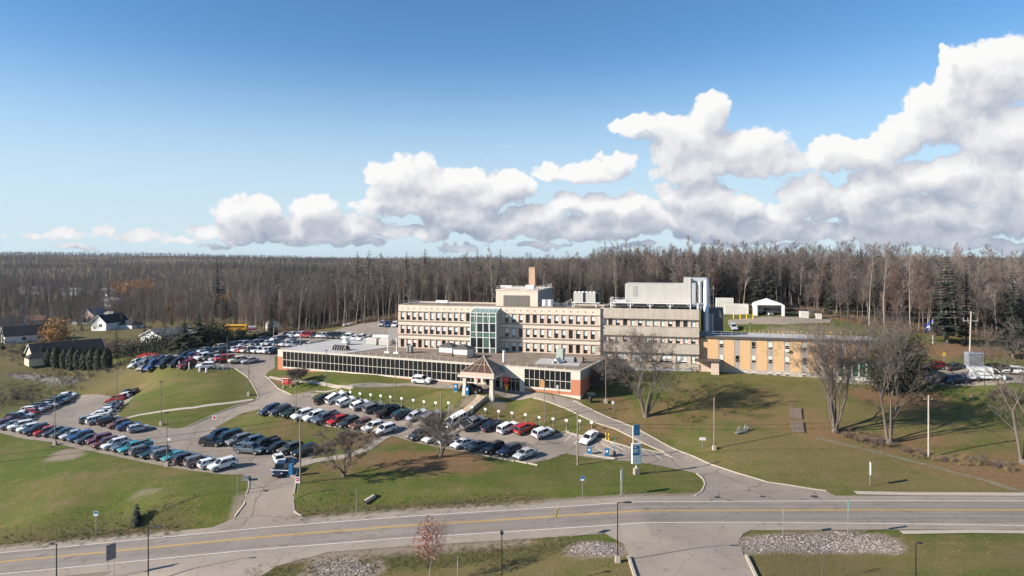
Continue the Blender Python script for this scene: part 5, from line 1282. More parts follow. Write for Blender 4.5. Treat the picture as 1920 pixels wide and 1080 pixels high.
def single_trees():
    G = "large bare trees on the right hillside"
    for px, py, H_, sp, st, ln, r0, seed, lab, kw in (
        (1211,781,17.5,15.5,7,.48,.34,3,"wide bare multi stemmed tree beside the entrance drive in front of the tan annex",dict(ntw=5, tw=.046, depth=5, stemlen=.33, tl=1.3, rise=.05)),
        (1566,809,20.5,14.5,8,.36,.34,8,"bare tree with many stems from one base beside the wooden steps",dict(ntw=5, tw=.046, depth=5, stemlen=.33, tl=1.3, rise=.05)),
        (1667,829,25,15.5,4,.22,.46,12,"tallest bare tree with four long smooth trunks in front of the broad evergreen",dict(stemlen=.36, ntw=5, tw=.047, depth=5, tl=1.4, rise=.07)),
        (1920,868,25,15,3,.26,.46,19,"bare tree cut by the right edge of the picture",dict(ntw=3, tw=.042, depth=5, stemlen=.34, tl=1.3, rise=.07))):
        T, Cn = big_tree(seed, H_, sp, st, ln, r0, **kw); x, y, z = gp(px, py)
        plant("bare_tree", (x,y,z-.1), T.mesh("trunk", M_BARKG), Cn.mesh("crown", M_BARKG if st == 7 else M_TWIGB), lab, 'tree', G)
    G = "small round ornamental trees"
    for px, py, H_, sp, seed, lab in ((645,893,8.4,9.2,31,"round bare ornamental tree on the lawn beside the concrete walk"),(827,857,8.4,8.6,37,"bare ornamental tree at the lot edge beside a wooden pole"),(557,722,4.3,5.0,41,"small brown bare tree behind the red sign")):
        T, Cn = big_tree(seed, H_, sp, 5, .60, .20, depth=4, ntw=19, tw=.030, stemlen=.32, rise=.02, tl=.9); x, y, z = gp(px, py)
        plant("ornamental_tree", (x,y,z-.1), T.mesh("trunk", M_BARKB), Cn.mesh("crown", mat("greyish_twig", (.19,.15,.122), .95, .2, .5)), lab, 'tree', G)
    # red leaved sapling by the near ditch
    T, Cn = big_tree(51, 8.2, 4.4, 1, .2, .085, depth=3, ntw=10, tw=.02, stemlen=.36, rise=.22); R = random.Random(3)
    lv = TM()
    for i in range(620):
        n = rvec(R); k = R.random()**.45; c = Vector((n.x*2.1*k, n.y*2.1*k, 5.4+n.z*2.7*k)); f = 1-.45*max(0, (c.z-5.4)/2.7); c.x *= f; c.y *= f
        for q in range(R.choice((1,2,3))):
            p = c+rvec(R)*.16; sz = R.uniform(.10,.19); a = rvec(R); d = a.orthogonal().normalized(); lv.tri(p-a*sz*.5, p+a*sz*.5, p+d*sz)
    for i in range(70):
        n = rvec(R); c = Vector((n.x*1.9, n.y*1.9, 5.6+n.z*2.2)); Cn.blade(Vector((0,0,c.z-1.5-abs(n.x))), c, .035)
    x, y, z = gp(803,1096); r = plant("leafy_sapling", (x,y,z), T.mesh("trunk", M_BARKP), Cn.mesh("crown", M_TWIGP), "slender young tree with thin red leaves beside the near ditch", 'tree'); prop(link("foliage", lv.mesh("foliage", M_REDLEAF), r), kind='stuff')
    T, Cn = big_tree(57, 4.6, 1.8, 1, .1, .04, depth=2, ntw=8, tw=.02, stemlen=.4, rise=.25); x, y, z = gp(1541,1085)
    plant("young_sapling", (x,y,z), T.mesh("trunk", M_TWIGB), Cn.mesh("crown", M_TWIGB), "thin leafless sapling on the near lawn below the stone bank", 'tree')
    # little spruce on the bank
    T, Cn = conifer(61, 3.3, 1.9, 18, 9, .04, .25, .2); x, y, z = gp(256,983)
    plant("young_spruce", (x,y,z), T.mesh("trunk", M_BARKB), Cn.mesh("crown", mat("blue_spruce_needle", (.050,.062,.045), .85, .3, 2)), "little spruce growing alone on the roadside bank", 'tree')
    # broad evergreen at the end of the brick wing
    def dome(W_, H_, D_):
        lob = [(RNG.uniform(-.42,.42), RNG.uniform(-.3,.3), RNG.uniform(.1,.62), RNG.uniform(.26,.46)) for _ in range(26)]
        def f(R):
            a, b, c, r = R.choice(lob); n = rvec(R); k = r*(R.random()**.35); p = Vector((a+n.x*k, b+n.y*k, max(.0, c+n.z*k*.9))); return Vector((p.x*W_, p.y*D_, p.z*H_)), n
        return f
    Cn = leafy(71, dome(11.5,15.5,9.0), 17000, .34); T = TM()
    for a in (-2.2,.6,2.5): T.tube(Vector((a,0,-.5)), Vector((a*.8,0,9)), .28, .08, 6)
    x, y, z = gp(1692,741); plant("broad_evergreen", (x,y+3,z-.2), T.mesh("trunk", M_BARKB), Cn.mesh("crown", mat("evergreen_spray", (.040,.040,.020), .9, .5, .7)), "broad dark evergreen at the right end of the brick wing", 'tree')
    # bare thicket between hall corner and annex
    for px, py, s, lab in ((1122,728,2.2,"dense bare shrub against the hall's right end, lower one"),(1150,712,2.5,"dense dark bare shrub between hall and annex, upper one")):
        x, y, z = gp(px, py); r = empty("bare_shrub", (x,y,z), px, lab, "shrub", "bare shrubs by the hall"); r.scale = (s,)*3; link("stems", bush(px, 2.6, 3.0, 46, .028, 10).mesh("stems", M_TWIGB), r)
    # cedars in a row by the bungalow, each one separate
    def col(W_, H_):
        def f(R):
            t = R.random(); th = R.random()*6.28; r = W_*.5*(math.sin(PI*min(1, .13+t*.87))**.55)*(R.uniform(.75,1.08)); return Vector((r*math.cos(th), r*math.sin(th), t*H_)), Vector((math.cos(th), math.sin(th), .35)).normalized()
        return f
    cm = []
    for i in range(3):
        Cn = leafy(80+i, col(2.9,6.2), 1500, .42); cm.append(Cn.mesh("crown", M_CEDAR))
    tt = TM(); tt.tube(Vector((0,0,-.2)), Vector((0,0,5.6)), .5, .12, 7); tm = tt.mesh("trunk", M_CEDAR)
    xs = [(79,683,.95),(92,686,.9),(106,690,1.1),(121,691,1.0),(135,694,1.15),(147,693,1.05),(160,694,1.05),(173,694,1.1),(186,693,1.05),(200,692,1.0)]
    for i, (px, py, s) in enumerate(xs):
        plant("cedar_tree", gp(px, py), tm, cm[i % 3], "%s dark columnar cedar from the left in the row before the bungalow" % ORD[i], 'tree', "cedars in a row before the bungalow", i*1.3, s)
    plant("cedar_tree", gp(46,670), tm, cm[0], "small pointed cedar left of the cream gabled bungalow", 'tree', "cedars in a row before the bungalow", 0, .62)
    # clipped hedge behind the upper lot
    a, b = gp(398,654), gp(516,633); d = Vector((b[0]-a[0], b[1]-a[1])); L = d.length
    def hb(R): return Vector((R.uniform(-.05,1.02)*L, R.uniform(-1.1,1.1), R.uniform(0,2.5)+.25*math.sin(R.random()*9))), rvec(R)
    h = empty("clipped_hedge", (a[0],a[1],a[2]-.2), math.atan2(d.y, d.x), "long dark clipped hedge behind the upper lot", "hedge")
    link("foliage", leafy(91, hb, 6500, .38).mesh("foliage", mat("hedge_leaf", (.026,.032,.018), .9, .3, 1)), h); s = MB(); s.box(0, L, -.8, .8, 0, 2.0); link("stems", s.mesh("stems", mat("hedge_leaf", (.026,.032,.018))), h)
    # dense dark trees along the left side of the upper lot
    k = 0
    for px, py, H_, W_, lab in ((218,672,10,4.5,"slim dark conifer at the foot of the bank beside the bungalow"),(345,662,9.5,11,"dark bushy evergreen above the red awning, left of three"),(372,654,11,11,"dark bushy evergreen above the red awning, tallest of three"),(396,650,9,9,"dark bushy evergreen above the red awning, right of three"),(262,672,6,10,"dense dark scrub tree left of the red awning"),(302,666,8,11,"dense dark scrub tree just behind the red awning"),(405,648,7,10,"dark bushy evergreen where the hedge begins"),(428,636,3.2,3,"round clipped bush below the school bus, left"),(451,633,3.6,3.4,"round clipped bush below the school bus, right"),(416,640,3,3,"low dark round bush at the left end of the hedge")):
        x, y, z = gp(px, py); T = TM(); T.tube(Vector((0,0,-.3)), Vector((0,0,H_*.7)), .18, .05, 5)
        if H_ > 9: T, Cn = conifer(95, H_, W_, 24, 8, .05, .3, .35)
        else: Cn = leafy(100+k, dome(W_, H_*1.15, W_*.9), 2600 if H_ > 4 else 1300, .36)
        k += 1
        plant("dark_evergreen", (x,y,z-.2), T.mesh("trunk", M_BARKB), Cn.mesh("crown", M_NEEDLE if k % 2 else M_CEDAR), lab, 'tree', "dark evergreens beside the upper lot")
    # rusty round tree in the village and the other autumn trees
    for px, py, Y, H_, W_, lab in ((108,613,285,10,10,"round rusty orange tree beside the grey house"),(232,520,620,20,15,"orange tree in the far wood, left of the pair"),(268,518,640,20,24,"broad orange tree in the far wood, right of the pair"),(326,552,430,11,9,"small orange tree at the edge of the left wood"),(418,512,440,14,12,"amber tree at the top of the left wood")):
        x = (px-CX)/F*Y; z = hzf(x, Y); T = TM(); T.tube(Vector((0,0,-.3)), Vector((0,0,H_*.8)), .3, .06, 5)
        plant("autumn_tree", (x,Y,z), T.mesh("trunk", M_BARKB), leafy(120+px, dome(W_, H_*1.25, W_), 2600, .55 if H_ < 15 else .8).mesh("crown", M_LARCH), lab, 'tree', "orange autumn trees on the left")
    # village conifers and bare trees
    spots = [(5,660,0,.62),(22,640,1,.5),(130,604,3,.55),(150,607,1,.75),(122,600,2,.8),(158,606,0,.5),(207,611,2,.55),(228,616,3,.62),(192,590,1,.45),(315,600,4,.75),(345,596,0,.5),(300,560,3,.8),(290,558,1,.7),(18,575,2,.9),(48,590,1,1.0),(240,556,2,.7),(225,560,4,.6)]
    for i, (px, py, k, s) in enumerate(spots):
        x, y, z = gp(px, py); tm_, cm_, h = SPRUCE[k % 5]
        nm = ["at the left picture edge below the grey house","beside the driveway of the grey house","just left of the pink gabled house","left of the white gabled house, tall one","behind the rusty tree","nearest the left of the white house","right of the white gabled house front","against the right side of the white house","between pink and white houses","alone on the slope above the low bungalow","beside the bare wood above the low bungalow","in the dark clump above the slope, left","in the dark clump above the slope, right","at the far left behind the grey houses","behind the dark roofed house","in the valley wood above the white house, left","in the valley wood above the white house, right"][i]
        plant("village_spruce", (x,y,z), tm_, cm_, "dark conifer "+nm, 'tree', "conifers among the houses", i*.9, s)
    spots = [(272,598,0),(258,600,1),(95,560,2),(75,556,3),(60,560,4),(115,552,5),(176,575,1),(205,560,0),(250,590,6),(282,592,2),(20,598,4),(90,622,5)]
    for i, (px, py, k) in enumerate(spots):
        x, y, z = gp(px, py); tm_, cm_, h = (ASPEN if i % 2 == 0 else MAPLE)[k]
        nm = ["right of the white house, pale and upright","right of the white house, brown and spreading","in the pale clump above the rusty tree","in the pale clump far left","at the left of the pale clump","at the right of the pale clump","behind the pink house","above the white house","on the slope beside the white house","on the slope left of the low bungalow","by the houses at the far left","beside the lamp in front of the rusty tree"][i]
        plant("village_tree", (x,y,z), tm_, cm_, "bare tree "+nm, 'tree', "bare trees among the houses", i*1.1, .72 if i > 9 else .8)
single_trees()

def rocks():
    R = random.Random(9)
    def pile(pts, w, n, s0, s1, lab, mats):
        mb = MB()
        for _ in range(n):
            i = R.randrange(len(pts)-1); t = R.random(); x = pts[i][0]+(pts[i+1][0]-pts[i][0])*t+R.gauss(0, w*.6); y = pts[i][1]+(pts[i+1][1]-pts[i][1])*t+R.gauss(0, w*.6)
            s = s0+(s1-s0)*R.random()**2; mb.mi = R.randrange(4); mb.ico((x, y, hzf(x, y)+s*.08), s, (R.uniform(.8,1.4), R.uniform(.7,1.1), R.uniform(.4,.8)), .32, R)
        o = mb.build("stone_bank", mats); prop(o, lab, None, None, 'stuff')
    ms = [mat("grey_stone", (.23,.20,.18), .9, .3, 2), mat("pale_stone", (.37,.32,.28), .9, .3, 2), mat("dark_stone", (.10,.09,.085), .9, .3, 2), mat("brown_stone", (.20,.16,.13), .9, .3, 2)]
    pile(gpp([(596,1066),(640,1062),(690,1068)]), 1.2, 2200, .06, .17, "heap of dark and pale stones beside the west driveway", ms)
    pile(gpp([(1090,1030),(1120,1026),(1148,1032)]), 1.25, 2200, .06, .16, "heap of pale stones left of the south driveway", ms)
    pile(gpp([(1402,1024),(1450,1020),(1540,1020),(1610,1018),(1668,1023)]), 1.35, 6500, .06, .155, "long bank of pale stones right of the south driveway", ms)
    pile(gpp([(30,702),(70,708),(110,714),(140,717)]), 2.2, 3000, .10, .30, "grey stone bank below the cedar row", ms)
    for i, (px, py) in enumerate(((648,612.5),(655,611),(662,609),(670,606.5),(676,604.5),(684,603),(690,601.5))):
        x, y, z = gp(px, py); mb = MB(); mb.ico((0,0,.45), 1.05, (1.1,.8,.7), .22, R); o = mb.build("boulder", ms[1], None, False, (x,y,z)); prop(o, "%s pale boulder from the left along the back yard bend" % ORD[i], "boulder", "boulders along the back yard bend")
rocks()
# ------------------------------------------------------------------ vehicles
M_PAINT = paint("car_paint", rough=.28, var=.05, scale=1.0, spec=.5)
M_CGLASS = mat("car_glass", (.012,.014,.016), .05, .1, 1, spec=.6)
M_TYRE = mat("tyre_rubber", (.018,.018,.018), .85, .1, 3)
M_RIM = mat("alloy_rim", (.42,.42,.43), .35, .1, 2, metal=.6)
M_LAMP = mat("lamp_lens", (.72,.72,.70), .15, .05, 2)
M_TAIL = mat("tail_lens", (.38,.02,.015), .2, .05, 2)
M_TRIM = mat("black_trim", (.022,.022,.023), .6, .1, 3)
M_PLATE = mat("white_plate", (.6,.6,.6), .5)
def car_meshes(kind):
    """x forward, ground at z 0. returns (parts list, width)"""
    K = dict(
     sedan=dict(L=4.65, w=.90, zb=.22, top=1.45, prof=[(-2.32,.62),(-2.26,.95),(-1.55,1.02),(.95,1.00),(1.15,.96),(2.05,.80),(2.28,.66),(2.32,.5)], g=(-1.75,1.12,-1.02,.28), wb=1.35, wr=.33),
     hatch=dict(L=4.2, w=.88, zb=.22, top=1.50, prof=[(-2.08,.55),(-2.06,.98),(-1.6,1.03),(.8,1.0),(1.0,.97),(1.85,.82),(2.07,.66),(2.1,.5)], g=(-2.02,1.0,-1.55,.15), wb=1.27, wr=.33),
     suv=dict(L=4.65, w=.94, zb=.28, top=1.70, prof=[(-2.3,.6),(-2.28,1.08),(-1.8,1.13),(.85,1.10),(1.05,1.07),(2.0,.97),(2.27,.80),(2.32,.55)], g=(-2.24,1.05,-1.85,.25), wb=1.38, wr=.37),
     van=dict(L=5.1, w=.99, zb=.26, top=1.85, prof=[(-2.53,.6),(-2.52,1.15),(-2.0,1.18),(1.35,1.12),(1.5,1.08),(2.2,.95),(2.48,.78),(2.54,.55)], g=(-2.48,1.75,-2.25,.75), wb=1.5, wr=.36))
    K['pickup'] = dict(L=5.7, w=1.0, zb=.38, top=1.88, prof=[(-2.84,.7),(-2.82,1.18),(-.6,1.2),(1.25,1.2),(1.42,1.17),(2.5,1.08),(2.8,.92),(2.85,.62)], g=(-.75,1.42,-.55,.72), wb=1.75, wr=.42)
    K['jeep'] = dict(L=4.3, w=.94, zb=.4, top=1.85, prof=[(-2.12,.6),(-2.1,1.15),(-1.6,1.18),(.7,1.18),(.85,1.16),(1.9,1.08),(2.1,1.0),(2.12,.6)], g=(-2.08,.85,-1.98,.55), wb=1.28, wr=.42)
    k = K[kind]; w = k['w']; b = MB()
    ring = []; n = 10
    for x, zt in k['prof']:
        e = 1-max(0, abs(x)-1.6)*.11; ww = w*e; zb = k['zb']+ (max(0, abs(x)-1.9)*.18)
        ring += [(x,-ww*.90,zb),(x,-ww,zb+.14),(x,-ww,zt-.20),(x,-ww*.965,zt-.07),(x,-ww*.86,zt),(x,ww*.86,zt),(x,ww*.965,zt-.07),(x,ww,zt-.20),(x,ww,zb+.14),(x,ww*.90,zb)]
    m = len(k['prof']); fs = [tuple(range(n)), tuple(range(m*n-1, (m-1)*n-1, -1))]
    for i in range(m-1):
        for j in range(n): a = i*n+j; c = i*n+(j+1) % n; fs.append((c, a, a+n, c+n))
    b.add(ring, fs)
    gx0, gx1, tx0, tx1 = k['g']; zg = 1.0 if kind in ('sedan','hatch') else k['prof'][3][1]-.01; tp = k['top']; wt = w*.74
    # roof and pillars in body colour
    b.frustum((tx0-.08,tx1+.1,-wt-.02,wt+.02), (tx0+.10,tx1-.12,-wt*.86,wt*.86), tp-.07, tp)
    def pillar(x0, x1, y0, y1, t):
        for s in (-1, 1): b.add([(x0-t,s*y0,zg-.03),(x0+t,s*y0,zg-.03),(x1+t,s*y1,tp-.06),(x1-t,s*y1,tp-.06),(x0-t,s*(y0-.06),zg-.03),(x0+t,s*(y0-.06),zg-.03),(x1+t,s*(y1-.06),tp-.06),(x1-t,s*(y1-.06),tp-.06)],
            [(0,1,2,3),(7,6,5,4),(0,4,5,1),(1,5,6,2),(2,6,7,3),(3,7,4,0)])
    yb = w*.875; pillar(gx1-.02, tx1+.04, yb, wt+.02, .055); pillar(gx0+.06, tx0-.02, yb, wt+.02, .09 if kind != 'pickup' else .07); pillar((gx0+gx1)*.5-.05, (tx0+tx1)*.5-.05, yb+.01, wt+.03, .04)
    if kind in ('suv','van','hatch'): pillar(gx0+.85, tx0+.72, yb+.01, wt+.03, .05)
    for s in (-1, 1): b.box(gx1-.28, gx1-.06, s*w*1.0-.0 if s > 0 else -w-.16, s*w+.16 if s > 0 else -w, zg+.0, zg+.16)
    b.mi = 1
    x0, x1 = k['prof'][0][0], k['prof'][-1][0]
    b.box(x1-.14, x1+.03, -w*.72, w*.72, k['zb']+.02, k['zb']+.30); b.box(x0-.03, x0+.12, -w*.78, w*.78, k['zb']+.04, k['zb']+.26)
    for s in (-1, 1):
        b.box(-k['wb']+.42, k['wb']-.42, s*w*.93 if s > 0 else -w-.015, s*w+.015 if s > 0 else -w*.93, k['zb']-.04, k['zb']+.10)
        for xx in (-k['wb'], k['wb']):
            y0, y1 = (w*.99, w+.008) if s > 0 else (-w-.008, -w*.99)
            q = [(xx+math.cos(t)*(k['wr']+.07), math.sin(t)*(k['wr']+.07)+k['wr']) for t in [PI*i/6 for i in range(7)]]; q += [(xx-(k['wr']+.07), k['zb']+.02), (xx+(k['wr']+.07), k['zb']+.02)] if False else []
            vs = [(x,y0,z) for x, z in q]+[(x,y1,z) for x, z in q]; nq = len(q)
            b.add(vs, [tuple(range(nq)), tuple(range(2*nq-1, nq-1, -1))]+[(i, nq+i, nq+(i+1) % nq, (i+1) % nq) for i in range(nq)])
    if kind == 'pickup':
        b.box(-2.70, -.85, -w*.80, w*.80, 1.185, 1.2+.006)          # dark bed floor seen from above
        b.mi = 0
        for s in (-1, 1): b.box(-2.82, -.78, s*w*.82 if s > 0 else -w*.99, s*w*.99 if s > 0 else -w*.82, 1.18, 1.38)
        b.box(-2.84, -2.72, -w*.82, w*.82, 1.18, 1.38); b.box(-.86, -.76, -w*.82, w*.82, 1.18, 1.36)
    parts = [("body", b.mesh("body", [M_PAINT, M_TRIM]), [])]
    g = MB(); g.frustum((gx0,gx1,-w*.865,w*.865), (tx0,tx1,-wt,wt), zg-.02, tp-.05); parts.append(("windows", g.mesh("windows", M_CGLASS), []))
    for s in (-1, 1):
        for xx in (-k['wb'], k['wb']):
            t = MB(); y0 = s*(w-.16); y1 = s*(w+.015); t.tube((xx,y0,k['wr']), (xx,y1,k['wr']), k['wr'], k['wr'], 16); r = MB(); r.tube((xx,y1-s*.02,k['wr']), (xx,y1+s*.012,k['wr']), k['wr']*.62, k['wr']*.55, 12)
            parts.append(("wheel", t.mesh("wheel", M_TYRE), [("rim", r.mesh("rim", M_RIM))]))
        zt = k['prof'][-2][1]; h = MB(); h.box(x1-.20, x1-.015, s*w*.56 if s > 0 else -w*.90, s*w*.90 if s > 0 else -w*.56, zt-.13, zt+.02); parts.append(("headlight", h.mesh("headlight", M_LAMP), []))
        zt = k['prof'][1][1]; h = MB(); h.box(x0-.02, x0+.16, s*w*.60 if s > 0 else -w*.93, s*w*.93 if s > 0 else -w*.60, zt-.26, zt-.05); parts.append(("tail_light", h.mesh("tail_light", M_TAIL), []))
    p = MB(); p.box(x0-.045, x0-.02, -.16, .16, k['zb']+.34, k['zb']+.47); parts.append(("licence_plate", p.mesh("licence_plate", M_PLATE), []))
    return parts
CARM = {k: car_meshes(k) for k in ('sedan','hatch','suv','van','pickup','jeep')}
CARC = dict(white=(.74,.74,.73), silver=(.40,.42,.44), grey=(.16,.165,.17), dark=(.045,.048,.052), black=(.012,.012,.014), navy=(.012,.022,.055), blue=(.02,.06,.17), steel=(.095,.125,.155), teal=(.015,.05,.058), turquoise=(.045,.25,.29), red=(.38,.022,.018), maroon=(.13,.018,.02), brown=(.17,.075,.05), green=(.02,.042,.03), cream=(.60,.55,.43), olive=(.09,.085,.055))
CNAME = dict(dark="charcoal", steel="steel blue", teal="dark teal", green="dark green", olive="olive grey", brown="reddish brown")
KNAME = dict(hatch="hatchback", suv="SUV", van="minivan", pickup="pickup", jeep="boxy off roader", sedan="sedan")
CARS = []
def put_car(kind, color, x, y, heading, off=.06):
    z = hzf(x, y)+off; e = 1.2
    gx = (hzf(x+e, y)-hzf(x-e, y))/(2*e); gy = (hzf(x, y+e)-hzf(x, y-e))/(2*e)
    up = Vector((-gx, -gy, 1)).normalized(); f = Vector((math.cos(heading), math.sin(heading), 0)); f = (f-up*f.dot(up)).normalized(); s = up.cross(f)
    r = bpy.data.objects.new("parked_car" if kind != 'pickup' else "pickup_truck", None); COL.objects.link(r); r.empty_display_size = .3
    r.matrix_world = Matrix(((f.x,s.x,up.x,x),(f.y,s.y,up.y,y),(f.z,s.z,up.z,z),(0,0,0,1)))
    c = CARC[color]
    for nm, me, subs in CARM[kind]:
        o = link(nm, me, r)
        if nm == 'body': o.color = (*c, 1)
        for sn, sm in subs: link(sn, sm, o)
    r['category'] = 'pickup truck' if kind == 'pickup' else 'car'
    return r
def cname(kind, color): return "%s %s" % (CNAME.get(color, color), KNAME[kind])
def car_row(pts, spec, place, group, face, ang=None, slots=None, jit=.12):
    """spec: 'kind:colour' list laid evenly along the world line between two photo points; face +1 = nose towards the viewer's side"""
    R = random.Random(len(CARS)+len(spec))
    P_ = [gp(*p)[:2] for p in pts]; Ls = [0]
    for a, b in zip(P_, P_[1:]): Ls.append(Ls[-1]+math.dist(a, b))
    n = len(spec); made = []
    for i, sp in enumerate(spec):
        if not sp: continue
        kind, color = sp.split(':'); back = color.endswith('-'); color = color.rstrip('-')
        t = Ls[-1]*(i/(n-1) if n > 1 else .5)
        k = 0
        while k < len(P_)-2 and t > Ls[k+1]: k += 1
        f = (t-Ls[k])/(Ls[k+1]-Ls[k]); a, b = Vector(P_[k]), Vector(P_[k+1]); p = a.lerp(b, f); d = (b-a).normalized(); nn = Vector((d.y, -d.x))   # to the right of travel = towards camera for left-to-right rows
        h = ang if ang is not None else math.atan2(nn.y, nn.x)
        h += R.uniform(-.035, .035)
        if (face < 0) != back: h += PI
        r = put_car(kind, color, p.x+nn.x*R.uniform(-.25,.25), p.y+nn.y*R.uniform(-.25,.25), h); r['group'] = group; made.append((r, kind, color, back)); CARS.append(r)
    names = [cname(k, c) for _, k, c, _ in made]
    labs = {}
    for i, (r, k, c, _) in enumerate(made):
        l = names[i-1] if i else None; q = names[i+1] if i+1 < len(names) else None
        if l and q: s = "%s between %s and %s, %s" % (names[i], l, q, place)
        elif q: s = "%s at the left end beside %s, %s" % (names[i], q, place)
        else: s = "%s at the right end beside %s, %s" % (names[i], l, place)
        labs.setdefault(s, []).append(r)
    for s, rs in labs.items():
        for j, r in enumerate(rs):
            t = s if len(rs) == 1 else ORD[j]+" "+s
            if len(t.split()) > 15: t = t.replace("charcoal SUV", "dark SUV").replace(" and ", ", ").replace("reddish ", "").replace("steel ", "").replace("dark teal", "teal").replace("dark green", "green").replace("olive grey", "olive").replace("steel blue", "blue")
            r['label'] = t
    return made
def fleet():
    car_row([(8,799),(120,817),(230,842),(318,860),(418,879)], "sedan:maroon sedan:grey suv:white hatch:white suv:black hatch:red sedan:dark sedan:dark sedan:silver suv:blue sedan:dark jeep:maroon suv:maroon suv:white sedan:steel pickup:turquoise suv:grey- sedan:teal suv:grey- sedan:turquoise suv:dark- suv:grey- hatch:white- suv:white".split(), "front row of lower lot", "cars in the front row of the lower lot", 1, ang=3.94)
    car_row([(22,794),(130,746)], "sedan:maroon suv:dark sedan:white hatch:red- suv:white sedan:maroon suv:dark sedan:white suv:dark pickup:black suv:dark sedan:dark hatch:white".split(), "left row of lower lot", "cars along the left side of the lower lot", -1, ang=PI+.12)
    car_row([(168,792),(262,808)], "hatch:grey suv:white suv:black hatch:brown- sedan:blue hatch:silver".split(), "short row by the island", "cars round the grass island of the lower lot", -1, ang=3.91)
    car_row([(188,782),(212,765)], "sedan:white hatch:white sedan:steel sedan:steel".split(), "island's side row", "cars round the grass island of the lower lot", 1, ang=PI+.15)
    car_row([(219,754),(241,744)], "suv:red suv:white pickup:black".split(), "far tip of the island", "cars round the grass island of the lower lot", 1, ang=PI+.1)
    car_row([(408,822),(452,832),(570,853)], "suv:navy van:teal suv:grey suv:steel pickup:black sedan:black suv:olive suv:black".split(), "lower lot row beside the bank", "cars in the lower lot below the grass bank", 1, ang=3.91)
    car_row([(506,775),(600,788),(722,812)], "suv:navy suv:dark sedan:green suv:white suv:white pickup:steel hatch:red suv:dark suv:brown suv:white suv:white".split(), "middle lot front row, left part", "cars in the front row of the middle lot", 1, ang=3.91)
    car_row([(786,822),(880,840),(985,858)], "suv:dark sedan:white suv:silver sedan:white sedan:grey suv:black suv:navy sedan:silver".split(), "middle lot front row, right part", "cars in the front row of the middle lot", 1, ang=3.87)
    car_row([(610,752),(655,758),(810,785)], "suv:black suv:white hatch:white hatch:white suv:grey pickup:black hatch:teal sedan:silver suv:grey".split(), "middle lot back row, left part", "cars in the back row of the middle lot", -1, ang=3.87)
    car_row([(855,794),(885,797),(935,803),(1018,817)], "van:white- pickup:grey sedan:navy suv:white suv:red suv:white".split(), "middle lot back row beyond steps", "cars in the back row of the middle lot", -1, ang=3.84)
    def single(kind, col, px, py, deg, lab, nm=None, dz=.07):
        x, y, _ = gp(px, py); r = put_car(kind, col, x, y, math.radians(deg), dz); r['label'] = lab; CARS.append(r); return r
    single('sedan','white',1105,826,232,"white sedan alone beside the hatched lines at the right end of middle lot")
    single('suv','white',792,718,-22,"white SUV on the entrance drive in front of the glass hall")
    single('suv','black',398,836,-10,"dark SUV crossing the lower lot lane behind the silver blue pickup")
    single('pickup','steel',468,850,-14,"two tone blue and white pickup driving along the lower lot lane")
    single('sedan','white',524,868,-62,"white sedan queueing behind the dark SUV at the barrier")
    single('suv','navy',526,888,-84,"dark blue SUV stopped at the barrier beside the blue kiosk")
    single('suv','black',884,735,-18,"dark vehicle standing in shade beneath the pyramid canopy")
    # upper lot
    car_row([(260,685),(276,686)], "pickup:white pickup:grey".split(), "by the red awning", "cars in the upper lot, nearest row", 1, ang=-1.9)
    car_row([(293,685),(351,687)], "pickup:blue suv:black hatch:black suv:maroon".split(), "nearest row of the upper lot", "cars in the upper lot, nearest row", 1, ang=-2.2)
    single('suv','white',386,691,195,"white SUV nearest the bollards in the upper lot")
    car_row([(345,672),(403,676)], "suv:dark hatch:blue sedan:maroon suv:white suv:olive sedan:silver".split(), "short row behind the bollards", "cars in the upper lot, second row", 1, ang=-2.0)
    car_row([(421,678),(468,680)], "pickup:red suv:cream sedan:silver".split(), "end of row by drive", "cars in the upper lot, second row", 1, ang=-2.4)
    car_row([(365,663),(416,662)], "sedan:dark suv:silver sedan:navy suv:dark".split(), "middle of the upper lot", "cars in the upper lot, third row", 1, ang=-2.0)
    car_row([(410,656),(432,652)], "suv:cream suv:black".split(), "before the hedge", "cars in the upper lot, fourth row", 1, ang=-2.1)
    car_row([(435,660),(512,663)], "sedan:white suv:white hatch:red suv:cream suv:black suv:white sedan:white suv:white hatch:navy".split(), "upper lot row left of hall", "cars in the upper lot, row beside the hall", 1, ang=-2.0)
    car_row([(446,650),(518,647)], "suv:navy suv:silver sedan:dark suv:grey suv:dark sedan:white sedan:silver suv:black".split(), "middle row above hall corner", "cars in the upper lot, middle row", 1, ang=-2.0)
    car_row([(526,649),(600,651)], "suv:dark suv:white sedan:silver suv:steel suv:dark sedan:white sedan:navy suv:black".split(), "upper lot row above white roof", "cars in the upper lot, row above the white roof", 1, ang=-2.0)
    car_row([(490,641),(545,640)], "suv:dark sedan:navy suv:white suv:black sedan:silver".split(), "upper lot row by hedge end", "cars in the upper lot, row by the hedge end", 1, ang=-1.9)
    car_row([(538,632),(650,635)], "suv:dark suv:white suv:grey suv:white suv:red suv:red sedan:dark suv:white suv:silver suv:dark suv:black suv:dark suv:white".split(), "left of farthest row", "cars in the farthest row of the upper lot", 1, ang=-1.8)
    car_row([(655,636),(738,641)], "suv:white sedan:white suv:white sedan:silver suv:dark sedan:dark sedan:black sedan:navy".split(), "right of farthest row", "cars in the farthest row of the upper lot", 1, ang=-1.8)
    car_row([(717,611),(741,613)], "suv:silver suv:blue suv:white".split(), "back yard beside cream block", "cars in the back yard", 1, ang=-1.7)
    # right hand lot
    single('suv','maroon',1752,692,178,"maroon car half hidden by the broad evergreen in the right lot"); single('sedan','dark',1790,692,15,"charcoal sedan with red tail lights beyond the shade in the right lot")
    single('suv','navy',1754,715,175,"dark car half hidden by the broad evergreen, nearer one"); single('sedan','navy',1795,718,172,"long dark sedan in the shade of the broad evergreen")
